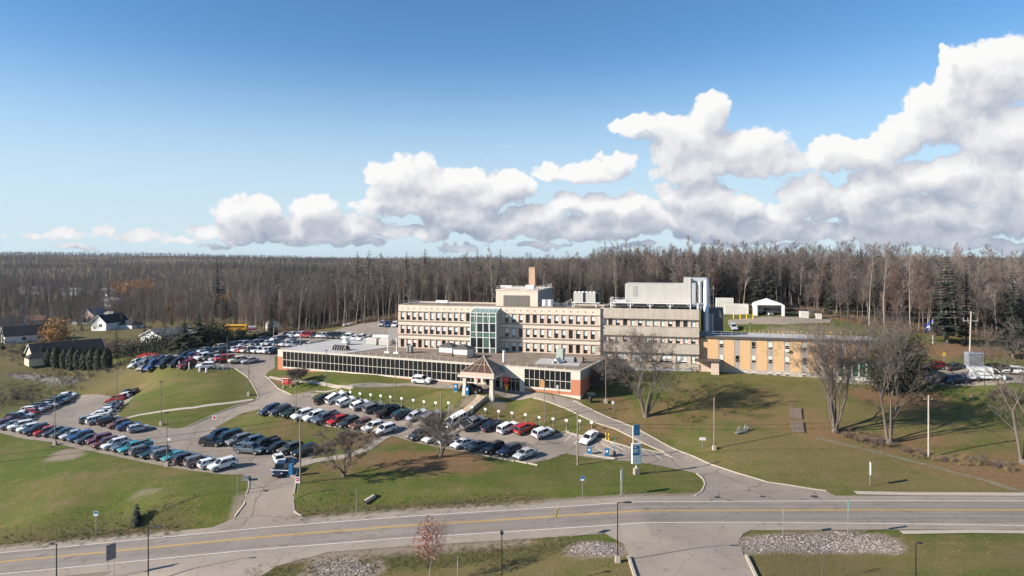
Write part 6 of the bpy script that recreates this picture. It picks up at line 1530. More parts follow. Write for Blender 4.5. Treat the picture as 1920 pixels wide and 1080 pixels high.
    single('suv','black',1874,700,160,"black SUV behind the white panel van"); single('suv','white',1897,701,165,"white car at the right edge behind the bare tree")
    single('hatch','silver',1376,617,-100,"silver hatchback behind the brick wing roof beside the dark enclosure")
    for r in CARS:
        if 'group' not in r.keys(): r['group'] = "single vehicles about the site"
fleet()

def panel_van():
    x, y, _ = gp(1849,713); z = hzf(x, y)+.06; r = empty("panel_van", (x,y,z), math.radians(-11), "tall white panel van parked in the right hand lot", "van")
    L = 3.25; prof = [(-L,.35),(L,.35),(L,.95),(L-.55,1.25),(L-1.35,2.2),(L-2.0,2.65),(L-2.6,2.78),(-L+.1,2.78),(-L,2.6)]; b = MB(); w = 1.02; n = len(prof)
    vs = [(px,-w,pz) for px, pz in prof]+[(px,w,pz) for px, pz in prof]; b.add(vs, [tuple(range(n)), tuple(range(2*n-1, n-1, -1))]+[(i+1 if i+1 < n else 0, i, n+i, n+(i+1) % n) for i in range(n)])
    b.mi = 1; b.box(L-.1, L+.06, -w*.95, w*.95, .32, .62); b.box(-2.2, 2.2, -w-.02, -w, .36, .5); b.box(-2.2, 2.2, w, w+.02, .36, .5)
    o = b.build("body", [M_PAINT, M_TRIM], r); o.color = (.76,.76,.75,1)
    for s in (-1, 1):
        g = MB(); y0, y1 = (w, w+.012) if s > 0 else (-w-.012, -w); g.add([(L-1.0,y0,1.35),(L-2.3,y0,1.35),(L-2.3,y0,2.3),(L-1.65,y0,2.3),(L-1.0,y1,1.35),(L-2.3,y1,1.35),(L-2.3,y1,2.3),(L-1.65,y1,2.3)], [(0,1,2,3),(7,6,5,4),(0,4,5,1),(1,5,6,2),(2,6,7,3),(3,7,4,0)]); g.build("side_window", M_CGLASS, r)
        for xx in (-2.0, 2.15):
            t = MB(); t.tube((xx,s*(w-.2),.36),(xx,s*(w+.02),.36), .36, .36, 16); wh = t.build("wheel", M_TYRE, r); t = MB(); t.tube((xx,s*(w+.01),.36),(xx,s*(w+.035),.36), .2, .18, 12); t.build("rim", M_RIM, wh)
        h = MB(); h.box(L-.35, L+.02, s*.62 if s > 0 else -.95, .95 if s > 0 else -.62, .98, 1.2); h.build("headlight", M_LAMP, r)
        h = MB(); h.box(-L-.03, -L+.05, .8 if s > 0 else -.98, .98 if s > 0 else -.8, 1.1, 1.7); h.build("tail_light", M_TAIL, r)
        h = MB(); h.box(L-1.3, L-1.1, s*w if s > 0 else -w-.28, w+.28 if s > 0 else -w, 1.45, 1.8); h.build("mirror", M_TRIM, r)
    g = MB(); g.add([(L-.57,-w*.85,1.29),(L-.57,w*.85,1.29),(L-1.32,w*.82,2.2),(L-1.32,-w*.82,2.2),(L-.60,-w*.85,1.25),(L-.60,w*.85,1.25),(L-1.36,w*.82,2.14),(L-1.36,-w*.82,2.14)], [(0,1,2,3),(7,6,5,4),(0,4,5,1),(1,5,6,2),(2,6,7,3),(3,7,4,0)]); g.build("windscreen", M_CGLASS, r)
    q = MB()
    for i in range(3): q.path([(-2.4+i*.25,-w-.008,1.15+i*.05),(-1.2,-w-.008,1.02+i*.05),(.8,-w-.008,1.12+i*.05)], .018, 4)
    q.build("pinstripe", M_TRIM, r)
panel_van()
def school_bus():
    x, y, _ = gp(447,622); z = hzf(x, y)+.02; r = empty("school_bus", (x,y,z), math.radians(4), "yellow school bus parked below the left wood", "bus")
    b = MB(); L = 5.2; w = 1.2; b.box(-L, L-1.5, -w, w, .55, 2.75); b.frustum((-L,L-1.5,-w,w), (-L+.15,L-1.65,-w*.8,w*.8), 2.75, 3.05); b.box(L-1.5, L, -w*.8, w*.8, .55, 1.6)
    b.mi = 1; b.box(-L, L-1.5, -w-.012, -w, .95, 1.03); b.box(-L, L-1.5, -w-.012, -w, 1.45, 1.52); b.box(-L-.05, L+.1, -w*.9, w*.9, .42, .56)
    b.build("body", [mat("school_bus_yellow", (.72,.36,.02), .4, .06, 1), M_TRIM], r)
    g = MB()
    for i in range(11): g.box(-L+.35+i*.73, -L+.95+i*.73, -w-.014, -w+.02, 1.85, 2.5)
    g.build("side_windows", M_CGLASS, r); g = MB(); g.box(L-1.52, L-1.48, -w*.85, w*.85, 1.7, 2.6); g.build("windscreen", M_CGLASS, r)
    for xx in (-3.2, 3.6):
        for s in (-1, 1):
            t = MB(); t.tube((xx,s*(w-.3),.5),(xx,s*(w+.02),.5), .5, .5, 14); t.build("wheel", M_TYRE, r)
    x, y, _ = gp(474,623); r = empty("box_ambulance", (x,y,hzf(x,y)), math.radians(20), "red and white vehicle beside the nose of the school bus", "vehicle")
    b = MB(); b.box(-1.9, 1.2, -1, 1, .5, 2.5); b.frustum((1.2,2.6,-.95,.95), (1.2,1.7,-.85,.85), .5, 2.0); b.mi = 1; b.box(-1.9, 1.2, -1.015, -1.0, 1.0, 1.7); b.box(-1.92, -1.9, -1, 1, 1.0, 1.8); o = b.build("body", [M_WTRIM, mat("signal_red", (.55,.03,.02), .5)], r)
    for xx in (-1.1, 1.7):
        for s in (-1, 1): t = MB(); t.tube((xx,s*.8,.4),(xx,s*1.02,.4), .4, .4, 12); t.build("wheel", M_TYRE, r)
    g = MB(); g.box(1.0, 1.6, -.97, .97, 1.35, 1.9); g.build("windows", M_CGLASS, r)
school_bus()
# ------------------------------------------------------------------ poles, signs, houses and small things
M_POLEW = mat("weathered_wood_pole", (.30,.235,.18), .95, .2, 1.0, streak=.2)
M_POLEG = mat("bronze_pole", (.20,.165,.135), .6, .1, 1.5)
M_BLACKP = mat("black_pole", (.02,.019,.022), .45, .1, 2)
M_GALV = mat("galvanised_steel", (.42,.42,.41), .45, .12, 2, metal=.5)
M_BLUE = mat("kiosk_blue", (.012,.15,.33), .5, .06, 2)
M_SIGNB = mat("sign_blue", (.01,.16,.30), .45, .05, 2)
M_SIGNW = mat("sign_white", (.80,.80,.79), .5, .04, 2)
M_REDS = mat("sign_red", (.50,.025,.025), .5, .06, 2)
M_YELS = mat("sign_yellow", (.80,.52,.02), .5, .05, 2)
M_GREYS = mat("sign_back", (.17,.165,.17), .6, .1, 2)
def text(body, size, m, parent, loc, rot, align='CENTER', ext=.004, name="lettering"):
    cu = bpy.data.curves.new(name, 'FONT'); cu.body = body; cu.size = size; cu.align_x = align; cu.align_y = 'CENTER'; cu.extrude = ext; cu.materials.append(m)
    o = bpy.data.objects.new(name, cu); COL.objects.link(o); dg = bpy.context.evaluated_depsgraph_get(); me = bpy.data.meshes.new_from_object(o.evaluated_get(dg)); bpy.data.objects.remove(o)
    o = link(name, me, parent); o.location = loc; o.rotation_euler = rot; return o
FRONT = (PI/2, 0, 0)
def hpx(y0, y1, Y): return (y1-y0)*Y/F
def light_pole(px, yt, yb, lab, m=M_POLEG, base=True, r=.085, wood=False, arm=None, group="lamp posts over the car parks"):
    x, y, z = gp(px, yb); h = hpx(yt, yb, y)
    e = empty("wooden_pole" if wood else "lamp_post", (x,y,z), 0, lab, "utility pole" if wood else "lamp post", "wooden poles" if wood else group)
    b = MB(); b.tube((0,0,-.3),(0,0,h), r*1.15, r*.75, 8); b.build("shaft", m, e)
    if base: b = MB(); b.frustum((-.32,.32,-.32,.32), (-.26,.26,-.26,.26), -.2, .75); b.build("footing", M_CONC, e)
    if not wood:
        b = MB()
        if arm: b.tube((0,0,h-.05),(arm*.9,-.0,h+.02), .045, .04, 6); b.box(arm*.85-.1, arm*.85+.1, -.12, .12, h-.05, h+.06); b.frustum((min(arm*.8,arm*1.7),max(arm*.8,arm*1.7),-.17,.17), (min(arm*.9,arm*1.6),max(arm*.9,arm*1.6),-.1,.1), h-.03, h+.1)
        else: b.box(-.32, .32, -.16, .16, h-.02, h+.12)
        b.build("luminaire", M_BLACKP, e)
    return (x, y, z+h)
def poles():
    L = "lamp post "
    for px, yt, yb, t, m, base in ((103,743,834,"with concrete footing at the left of the lower lot front row",M_POLEW,True),(313,774,874,"with concrete footing near the right end of the lower lot front row",M_POLEG,True),(302,716,797,"on the grass island at the end of the curved footpath",M_POLEG,True),(219,692,768,"rising among the cars at the far side of the island",M_POLEG,False),
        (466,655,741,"on the grass hill beside the drive kerb",M_POLEG,True),(426,633,700,"on the edge of the upper lot by the bollards",M_POLEG,False),(555,706,789,"between white SUVs in the front row of the middle lot",M_POLEW,True),(612,657,725,"on the lawn in front of the left part of the glass hall",M_POLEG,False),(741,685,753,"on the bank behind the middle lot's back row",M_POLEG,False),
        (1021,712,793,"on the bank beside white SUV at the right of the back row",M_POLEG,False),(1136,662,755,"by the right corner of the glass hall",M_POLEG,True),(513,608,652,"in the upper lot just above the hall's left corner",M_GALV,False),(563,624,655,"standing among the cars behind the white roof",M_GALV,False)):
        light_pole(px, yt, yb, L+t, m, base)
    light_pole(1339,745,843,"old pole with a concrete foot on the right hillside",M_POLEW,True,.1,True)
    light_pole(1406,607,632,"small pale pole behind the brick wing roof",M_GALV,False,.06)
    a = light_pole(1158,942,1054,"black street lamp on a square footing beside the south driveway",M_BLACKP,True,.075,False,1.0,"black street lamps south of the road")
    light_pole(106,1020,1140,"black street lamp at the lower left corner with its head facing away",M_BLACKP,False,.08,False,-.55,"black street lamps south of the road")
    light_pole(278,988,1094,"black street lamp on the near verge at the lower left",M_BLACKP,False,.08,False,1.0,"black street lamps south of the road")
    light_pole(1717,1018,1150,"black street lamp on the near lawn at the lower right",M_BLACKP,False,.08,False,.4,"black street lamps south of the road")
    light_pole(1846,697,722,"short black lamp in front of the white panel van",M_BLACKP,False,.06,False,-.5)
    x, y, z = gp(941,1120); h = hpx(992,1120,y); e = empty("lantern_post", (x,y,z), 0, "black post with a lantern top on the near verge", "lamp post"); b = MB(); b.tube((0,0,-.2),(0,0,h-.6), .07, .055, 8); b.build("shaft", M_BLACKP, e)
    b = MB(); b.frustum((-.2,.2,-.2,.2), (-.12,.12,-.12,.12), h-.42, h-.25); b.frustum((-.06,.06,-.06,.06), (-.02,.02,-.02,.02), h-.25, h); b.frustum((-.08,.08,-.08,.08), (-.19,.19,-.19,.19), h-.62, h-.42); b.build("lantern", M_BLACKP, e)
    # wooden service poles with wires
    tops = [light_pole(563,782,907,"tall wooden pole at the gated entrance, beside the blue kiosk",M_POLEW,False,.14,True),
            light_pole(827,735,857,"wooden pole at the edge of the middle lot behind the ornamental tree",M_POLEW,False,.11,True),
            light_pole(1083,762,872,"tall wooden pole in front of the white sedan on the lawn",M_POLEW,False,.14,True)]
    x, y, z = gp(1741,858); h = hpx(741,858,y); e = empty("wooden_pole", (x,y,z), 0, "grey wooden pole with a short crossarm on the right hillside", "utility pole", "wooden poles"); b = MB(); b.tube((0,0,-.3),(0,0,h), .15, .11, 8); b.build("shaft", mat("silver_grey_pole", (.42,.37,.32), .9, .15, 1.2), e)
    b = MB(); b.box(-.85, .75, -.06, .06, h-.75, h-.6)
    for q in (-.75, 0, .65): b.tube((q,0,h-.6),(q,0,h-.35), .04, .03, 5)
    b.build("crossarm", M_POLEW, e); t4 = (x,y,z+h)
    x, y, z = gp(1818,672); h = hpx(584,672,y); e = empty("wooden_pole", (x,y,z), 0, "tall pole with a wide crossarm at the forest edge", "utility pole", "wooden poles"); b = MB(); b.tube((0,0,-.3),(0.35,0,h), .2, .14, 8); b.build("shaft", mat("silver_grey_pole", (.42,.37,.32)), e)
    b = MB(); b.box(-1.5, 2.0, -.08, .08, h-2.3, h-2.1)
    for q in (-1.4,-.4,1.9): b.tube((q,0,h-2.1),(q,0,h-1.4), .07, .05, 5)
    b.box(-.1, 1.0, -.06, .06, h-.3, h-.2); b.build("crossarm", mat("silver_grey_pole", (.42,.37,.32)), e); t5 = (x+.35,y,z+h)
    k = 0
    def wire(a, b, sag, lab):
        a, b = Vector(a), Vector(b); mb = MB(); pts = [a.lerp(b, i/16)-Vector((0,0,sag*4*(i/16)*(1-i/16))) for i in range(17)]; mb.path(pts, .03, 4)
        prop(mb.build("overhead_wire", M_BLACKP), lab, "wire", "overhead wires")
    V = Vector
    wire(tops[0], tops[2], 1.3, "upper wire from the gate pole to the lawn pole"); wire(V(tops[0])-V((0,0,.8)), V(tops[2])-V((0,0,.8)), 1.4, "lower wire from the gate pole to the lawn pole")
    wire(V(tops[2])-V((0,0,2.6)), V(t4)-V((0,0,3.6)), 1.0, "upper wire from the lawn pole to the crossarm pole"); wire(V(tops[2])-V((0,0,3.1)), V(t4)-V((0,0,4.6)), 1.0, "lower wire from the lawn pole to the crossarm pole")
    wire(V(tops[0])-V((0,0,.2)), (-140,84,6), 1.6, "upper wire running left from the gate pole over the lawn"); wire(V(tops[0])-V((0,0,1.0)), (-140,84,5), 1.7, "lower wire running left from the gate pole over the lawn")
    wire(V(t4)-V((.75,0,.4)), (20,150,17.8) if False else (V(t5)+V((-30,6,-6.5))), 1.0, "wire leaving the short crossarm to the left rear"); wire(V(t4)+V((.65,0,-.4)), (130,126,16), .8, "wire leaving the short crossarm to the right")
    wire(V(t5), (62,205,22.4), 1.2, "top wire from the wide crossarm pole running left past the wood"); wire(V(t5)+V((1.4,0,-1.4)), (170,172,22), 1.2, "wire from the wide crossarm pole to the right"); wire(V(t5)+V((-1.6,0,-1.4)), (62,207,21.0), 1.2, "lower wire from the wide crossarm pole running left")
poles()

def post_sign(px, yt, yb, w, hh, lab, m, post=M_GALV, name="road_sign", rz=0, twin=False, group=None, marks=None, cat="sign"):
    x, y, z = gp(px, yb); h = hpx(yt, yb, y); e = empty(name, (x,y,z), rz, lab, cat, group)
    for dx in ((-w*.3, w*.3) if twin else (0,)): b = MB(); b.box(dx-.035, dx+.035, -.035, .035, -.2, h-.05); b.build("post", post, e)
    b = MB(); b.box(-w/2, w/2, -.07, -.04, h-hh, h); p = b.build("panel", m, e)
    if marks: marks(e, h, w, hh)
    return e
def signs():
    def shield(e, h, w, hh):
        b = MB(); b.box(-w*.36, w*.36, -.078, -.071, h-hh*.92, h-hh*.62); b.mi = 1; b.box(-w*.36, w*.36, -.078, -.071, h-hh*.52, h-hh*.1); b.build("emblem", [M_SIGNW, M_SIGNB], e)
    pale = mat("pale_sign_face", (.42,.43,.50), .5, .1, 2)
    post_sign(180,958,1005,.72,.78,"grey square road shield sign on the left road verge",pale,marks=shield,group="route shields")
    post_sign(1092,892,935,.74,.78,"blue grey route shield sign on the lawn edge near the monument sign",mat("shield_face", (.13,.15,.25), .5, .2, 3),marks=shield,group="route shields")
    post_sign(1165,880,928,.9,1.75,"narrow white two post sign turned edge on, left of the monument sign",M_SIGNW,twin=True,rz=math.radians(63))
    post_sign(208,1020,1086,1.15,2.0,"grey backs of two panels on twin posts at the lower left",M_GREYS,twin=True,rz=math.radians(50))
    post_sign(668,918,962,.1,.05,"bare thin marker post beside the ditch culvert",M_GALV,cat="post",name="marker_post")
    post_sign(445,881,928,.1,.05,"bare pale post on the left lawn beside the entrance kerb",M_GALV,cat="post",name="marker_post")
    post_sign(1631,867,911,.62,1.9,"pale narrow sign seen edge on beside the roadside pavement",M_SIGNW,rz=math.radians(80))
    post_sign(1590,938,1004,.5,1.4,"green edged tall sign turned edge on above the stone bank",mat("sign_green", (.08,.24,.20), .5),rz=math.radians(80))
    post_sign(1468,953,1005,.6,.7,"grey sign seen edge on at the left of the stone bank",M_GREYS,rz=math.radians(82))
    post_sign(858,1043,1105,.25,1.3,"pale double channel post on the near verge left of the lantern",M_GALV,rz=math.radians(70),cat="post",name="marker_post")
    x, y, z = gp(1043,1014); h = hpx(953,1014,y); e = empty("warning_sign", (x,y,z), math.radians(72), "yellow diamond warning sign turned edge on beyond the far ditch", "sign"); b = MB(); b.box(-.03, .03, -.03, .03, -.2, h-.3); b.build("post", M_GALV, e)
    b = MB(); k = .62; b.add([(0,-.06,h-2*k),(k,-.06,h-k),(0,-.06,h),(-k,-.06,h-k),(0,-.035,h-2*k),(k,-.035,h-k),(0,-.035,h),(-k,-.035,h-k)], [(0,1,2,3),(7,6,5,4),(0,4,5,1),(1,5,6,2),(2,6,7,3),(3,7,4,0)]); b.build("panel", M_YELS, e)
    def noentry(e, h, w, hh):
        b = MB(); b.tube((0,-.072,h-hh*.42),(0,-.082,h-hh*.42), w*.42, w*.42, 20); b.build("red_disc", M_REDS, e); b = MB(); b.box(-w*.3, w*.3, -.09, -.083, h-hh*.48, h-hh*.36); b.build("white_bar", M_SIGNW, e)
    post_sign(558,894,934,.72,.95,"white square sign with a red no entry disc beside the entrance lane",M_SIGNW,marks=noentry)
    def orange(e, h, w, hh):
        b = MB(); b.tube((0,-.072,h-hh*.5),(0,-.08,h-hh*.5), w*.38, w*.38, 18); b.tube((0,-.081,h-hh*.5),(0,-.086,h-hh*.5), w*.26, w*.26, 18); b.m[-10:] = [0]*10; b.build("red_ring", M_REDS, e)
    post_sign(402,779,800,.78,.8,"small white sign with a red ring at the corner of the lower lot lane",M_SIGNW,marks=orange)
    post_sign(317,821,852,.55,.5,"little white round topped sign behind the lot lamp post",M_SIGNW)
    post_sign(1317,820,840,1.15,.5,"low white direction sign on the grass left of the old pole",M_SIGNW)
    post_sign(1149,752,772,.5,.6,"small white sign on the slope beside the driveway bend",M_SIGNW)
    post_sign(1045,722,741,.4,.7,"small white notice on a post before the right hall windows",M_SIGNW)
    post_sign(1770,661,692,.62,.7,"yellow square sign in the right hand lot",M_YELS)
    # numbered bay signs along the back row
    pts = [(640,731,744),(657,733,748),(675,736,751),(695,738,753),(714,740,756),(732,742,759),(753,745,762),(775,748,766),(795,751,769),(817,753,773),(841,753,776),(885,761,781),(910,765,785),(935,769,789),(960,772,792),(985,775,795),(1011,780,799),(1037,783,802),(1062,786,804),(1087,787,808),(1109,790,811)]
    for i, (px, yt, yb) in enumerate(pts):
        lab = ("%s small white bay sign from the left, on the bank left of the steps" % ORD[i]) if i < 11 else ("%s small white bay sign from the left, on the bank right of the steps" % ORD[i-11])
        post_sign(px, yt, yb, .55, .42, lab, M_SIGNW, rz=-.5, name="bay_sign", group="white bay signs along the bank")
    # red direction sign on the island lawn
    x, y, z = gp(538,727); e = empty("direction_sign", (x,y,z), math.radians(-8), "red board sign with pale lettering on the lawn at the drive junction", "sign"); b = MB(); b.box(-1.25, 1.25, -.1, .1, .75, 2.1); b.build("panel", M_REDS, e)
    b = MB(); b.box(-1.25, 1.25, -.11, .11, 2.1, 2.2); b.build("top_rail", M_SIGNW, e)
    for s in (-.85, .95): b = MB(); b.box(s-.16, s+.16, -.2, .2, -.2, .45); b.box(s-.05, s+.05, -.06, .06, .45, .75); b.build("foot", M_CONC, e)
    text("URGENCE", .5, mat("faded_pink_paint", (.70,.42,.38), .6), e, (.12,-.112,1.52), FRONT); b = MB(); b.box(-1.1, -.95, -.115, -.1, 1.05, 1.85); b.build("bar_mark", M_SIGNW, e)
    # white monument sign
    x, y, z = gp(1193,889); s = y/F; H_ = 85*s; e = empty("monument_sign", (x,y,z), math.radians(14), "tall white monument sign with blue panels on a concrete foot", "sign")
    b = MB(); b.frustum((-.46,.46,-.46,.46), (-.36,.36,-.36,.36), -.3, 1.0); b.build("footing", M_CONCD, e); b = MB(); b.tube((0,0,1.0),(0,0,2.0), .11, .11, 10); b.build("column", M_SIGNW, e)
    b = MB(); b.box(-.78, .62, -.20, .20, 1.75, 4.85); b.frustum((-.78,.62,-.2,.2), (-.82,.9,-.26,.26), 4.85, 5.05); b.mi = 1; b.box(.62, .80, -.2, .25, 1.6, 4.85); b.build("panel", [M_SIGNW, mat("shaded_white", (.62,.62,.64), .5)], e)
    b = MB(); b.box(-.68, .50, -.215, -.2, 3.15, 4.7); b.build("blue_panel", M_SIGNB, e)
    b = MB()
    b.box(-.58, -.05, -.225, -.215, 4.42, 4.56)
    for i in range(4): b.box(-.58, .30-(i % 2)*.15, -.225, -.215, 4.12-i*.17, 4.2-i*.17)
    b.build("white_line", M_SIGNW, e); b = MB()
    for i in range(2): b.box(-.62, .45, -.215, -.2, 2.72-i*.45, 2.82-i*.45)
    b.build("grey_line", mat("pale_grey_print", (.55,.55,.56), .5), e)
    for q in (-.55, .45): b = MB(); b.box(q-.07, q+.07, -.07, .07, 5.05, 8.0 if q < 0 else 6.7); b.build("upper_post", M_SIGNW, e)
    b = MB(); b.box(-.46, .58, -.12, .02, 6.4, 8.15); b.build("upper_panel", M_SIGNB, e); text("i", .62, M_SIGNW, e, (.05,-.125,7.0), FRONT)
    # entrance heart and banners
    x, y, z = gp(949,733); e = empty("heart_display", (x,y,z), -.2, "red heart shaped display above an orange flame base by the doors", "display"); pr = []
    for i in range(28):
        t = 2*PI*i/28; pr.append((.062*16*math.sin(t)**3*.85, .062*(13*math.cos(t)-5*math.cos(2*t)-2*math.cos(3*t)-math.cos(4*t))*.95))
    n = len(pr); b = MB(); b.add([(a,-.15,2.3+c) for a, c in pr]+[(a,.15,2.3+c) for a, c in pr], [tuple(range(n)), tuple(range(2*n-1, n-1, -1))]+[(i, n+i, n+(i+1) % n, (i+1) % n) for i in range(n)]); b.build("heart", mat("heart_red", (.62,.035,.02), .5), e)
    b = MB(); b.box(-.45, .5, -.16, -.15, 2.5, 2.58); b.box(-.4, .45, -.16, -.15, 2.3, 2.38); b.build("lettering_line", mat("peach_line", (.75,.3,.2), .5), e)
    b = MB(); b.frustum((-.12,.35,-.1,.1), (-.5,.55,-.12,.12), 0, 1.5); b.mi = 1; b.frustum((.0,.3,-.14,-.1), (-.1,.3,-.14,-.12), .1, 1.1); b.build("flame_base", [mat("flame_orange", (.70,.16,.02), .5), M_YELS], e)
    x, y, z = gp(896,723); e = empty("red_notice", (x,y,z), -.3, "small red notice standing at the top of the steps under the canopy", "sign"); b = MB(); b.box(-.5, .5, -.03, .03, 1.4, 2.0); b.build("panel", M_REDS, e); b = MB(); b.box(-.04, .04, -.03, .03, 0, 1.4); b.build("post", M_GALV, e)
signs()

def kiosks():
    G = "blue parking machines"
    for px, yt, yb, lab in ((1105,839,852,"blue pay machine on the long kerb, left of two"),(1138,841,857,"blue pay machine on the long kerb, right of two"),(855,720,734,"blue bin on the entrance drive outside the canopy's left column"),(876,725,741,"blue box at the top of the steps under the canopy")):
        x, y, z = gp(px, yb); h = max(1.2, hpx(yt, yb, y)); e = empty("pay_machine" if px > 1000 else "blue_bin", (x,y,z), -.2, lab, "parking machine" if px > 1000 else "bin", G if px > 1000 else "blue bins by the entrance"); b = MB(); b.box(-.38, .38, -.28, .28, .08, h); b.build("casing", M_BLUE, e); b = MB(); b.box(-.42, .42, -.32, .32, -.2, .08); b.build("plinth", M_CONC, e); b = MB(); b.box(-.18, .18, -.295, -.28, h*.6, h*.85); b.build("screen", M_SIGNW, e)
    x, y, z = gp(546,893); e = empty("barrier_gate", (x,y,z), -.1, "blue barrier kiosk with a white arm across the entrance lane", "barrier"); b = MB(); b.box(-.32, .32, -.3, .3, .3, 2.1); b.build("casing", M_BLUE, e); b = MB(); b.box(-.45, .9, -.5, .5, -.2, .3); b.build("plinth", M_CONC, e); b = MB(); b.box(-3.4, -.3, -.4, -.32, 1.0, 1.1); b.build("barrier_arm", M_SIGNW, e); b = MB(); b.box(.15, .22, .2, .27, .3, 3.0); b.build("mast", M_BLUE, e)
    x, y, z = gp(1152,857); e = empty("barrier_gate", (x,y,z), .1, "slim raised barrier mast beside the right blue pay machine", "barrier"); b = MB(); b.tube((0,0,0),(0.05,0,3.4), .06, .04, 6); b.build("barrier_arm", mat("pale_teal_mast", (.12,.27,.32), .5), e); b = MB(); b.box(-.2, .2, -.2, .2, 0, 1.0); b.build("casing", M_DARK, e)
    kerb("kerb_island", [(1095,853),(1110,854),(1155,861)], M_CONC, .5, .2)
    for i, (px, py) in enumerate(((1136,826),(1141.5,827))):
        x, y, z = gp(px, py); e = empty("yellow_bollard", (x,y,z), 0, "yellow flexible post beside the hatched corner, %s of two" % ("left","right")[i], "bollard", "yellow posts by the hatching"); b = MB(); b.tube((0,0,0),(0,0,1.5), .09, .09, 8); b.build("post", M_YELS, e); b = MB(); b.tube((0,0,.7),(0,0,.95), .095, .095, 8); b.build("band", M_DARK, e)
    for i, px in enumerate((1375.5,1388,1400,1412)):
        x, y, z = gp(px, 598); e = empty("yellow_bollard", (x,y,z), 0, "%s yellow steel bollard from the left before the white containers" % ORD[i], "bollard", "yellow bollards in the service yard"); b = MB(); b.tube((0,0,0),(0,0,1.25), .16, .16, 8); b.build("post", M_YELS, e); b = MB(); b.ico((0,0,1.25), .16); b.build("cap", M_YELS, e)
    for i, (px, py) in enumerate(((336,691),(354.5,693),(374.5,696.5),(387,698),(408,692),(418,692))):
        x, y, z = gp(px, py); e = empty("white_bollard", (x,y,z), 0, "%s white bollard from the left along the upper lot edge" % ORD[i], "bollard", "white bollards along the upper lot edge"); b = MB(); b.tube((0,0,0),(0,0,1.05 if i > 1 else 1.9), .24 if i > 1 else .12, .24 if i > 1 else .12, 10); b.build("post", M_SIGNW, e); b = MB(); b.tube((0,0,-.1),(0,0,.12), .34, .34, 10); b.build("base", M_CONC, e)
    for i, (a, b_) in enumerate((((488,775),(503,778)),((506,779),(524,782)),((548,786),(556,788)),((570,790),(596,795)),((600,796),(630,801)),((634,802),(652,805)),((656,806),(690,812)),((900,853),(918,856)),((922,857),(942,861)),((945,861),(964,865)),((967,865),(988,869)),((990,869),(1008,873)))):
        kerb("wheel_stop", [a, b_], mat("wheel_stop_concrete", (.50,.42,.33), .85, .15, 2), .3, .16, kind=None)
        o = bpy.context.scene.objects[-1] if False else [q for q in COL.objects if q.name.startswith("wheel_stop")][-1]
        prop(o, ("%s pale wheel stop from the left below the front row, left of the concrete walk" % ORD[i]) if i < 7 else ("%s pale wheel stop from the left below the front row, right part" % ORD[i-7]), "wheel stop", "wheel stops along the middle lot")
    x, y, z = gp(706,812); e = empty("grit_bin", (x,y,z), .2, "yellow grit bin at the top of the concrete walk", "bin"); b = MB(); b.frustum((-.45,.45,-.35,.35), (-.55,.55,-.42,.42), 0, .75); b.build("tub", M_YELS, e); b = MB(); b.frustum((-.6,.6,-.47,.47), (-.4,.4,-.3,.3), .75, 1.0); b.build("lid", M_YELS, e)
    x, y, z = gp(1107,754); e = empty("litter_bin", (x,y,z), 0, "dark litter bin below the hall's brick corner", "bin"); b = MB(); b.tube((0,0,0),(0,0,.95), .32, .36, 12); b.build("drum", M_DARK, e); b = MB(); b.tube((0,0,.95),(0,0,1.1), .38, .3, 12); b.build("lid", M_DARK, e)
    x, y, z = gp(1108,747); e = empty("bench", (x,y+1.2,z), -.4, "pale slatted bench behind the dark litter bin", "bench"); b = MB(); b.box(-.9, .9, -.25, .25, .42, .5); b.build("seat", M_CONC, e); b = MB(); b.box(-.9, .9, .2, .27, .55, .95); b.build("backrest", M_CONC, e)
    for s in (-.7, .7): b = MB(); b.box(s-.06, s+.06, -.22, .22, 0, .42); b.build("leg", M_DARK, e)
    x, y, z = gp(1390,812); e = empty("metal_scrap", (x,y,z), .3, "tangle of grey metal frame lying on the right lawn", "debris"); b = MB()
    R = random.Random(2)
    for i in range(14): a = Vector((R.uniform(-1.5,1.2), R.uniform(-.6,.6), R.uniform(.05,.4))); b.tube(a, a+Vector((R.uniform(.4,1.4), R.uniform(-.3,.6), R.uniform(-.1,.9))), .06, .05, 5)
    b.path([(.6,.2,.2),(1.0,.3,1.3),(1.5,.35,1.5),(1.8,.4,1.1),(1.4,.3,.3)], .06, 5); b.build("bent_frame", M_GALV, e); b = MB(); b.box(-1.1, .9, -.4, .5, .05, .22); b.build("sheet", M_GREYS, e)
    x, y, z = gp(693,941); e = empty("culvert_pipe", (x,y,z), .5, "grey culvert pipe poking out of the roadside ditch", "pipe"); b = MB(); b.tube((-.8,0,.1),(1.0,.4,.7), .34, .34, 12, False); b.build("barrel", M_CONC, e); b = MB(); b.tube((.9,.37,.66),(1.08,.43,.74), .38, .38, 12); b.build("collar", M_DARK, e)
    x, y, z = gp(461,901); e = empty("grey_cabinet", (x,y,z), .05, "low grey cabinet on the lawn beside the entrance kerb", "cabinet"); b = MB(); b.box(-.55, .5, -.35, .35, 0, .62); b.build("casing", M_GREYM, e); b = MB(); b.box(-.6, .55, -.4, .4, .62, .7); b.build("lid", M_GREYS, e)
    # timber steps in the hillside
    a, b_ = gp(1497,811), gp(1491,766); A_, B_ = Vector(a), Vector(b_); dd = B_-A_; L = Vector((dd.x,dd.y)).length; e = empty("timber_steps", a, math.atan2(dd.y, dd.x), "old grey wooden steps up the right hillside", "steps")
    b = MB()
    n = 16
    for i in range(n):
        if 7 <= i <= 8: continue
        u = L*i/n; z0 = hzf(A_.x+dd.x*i/n, A_.y+dd.y*i/n)-A_.z; b.box(u, u+L/n*.8, -1.0, 1.0, z0+.1, z0+.34)
    b.build("treads", M_WOODG, e)
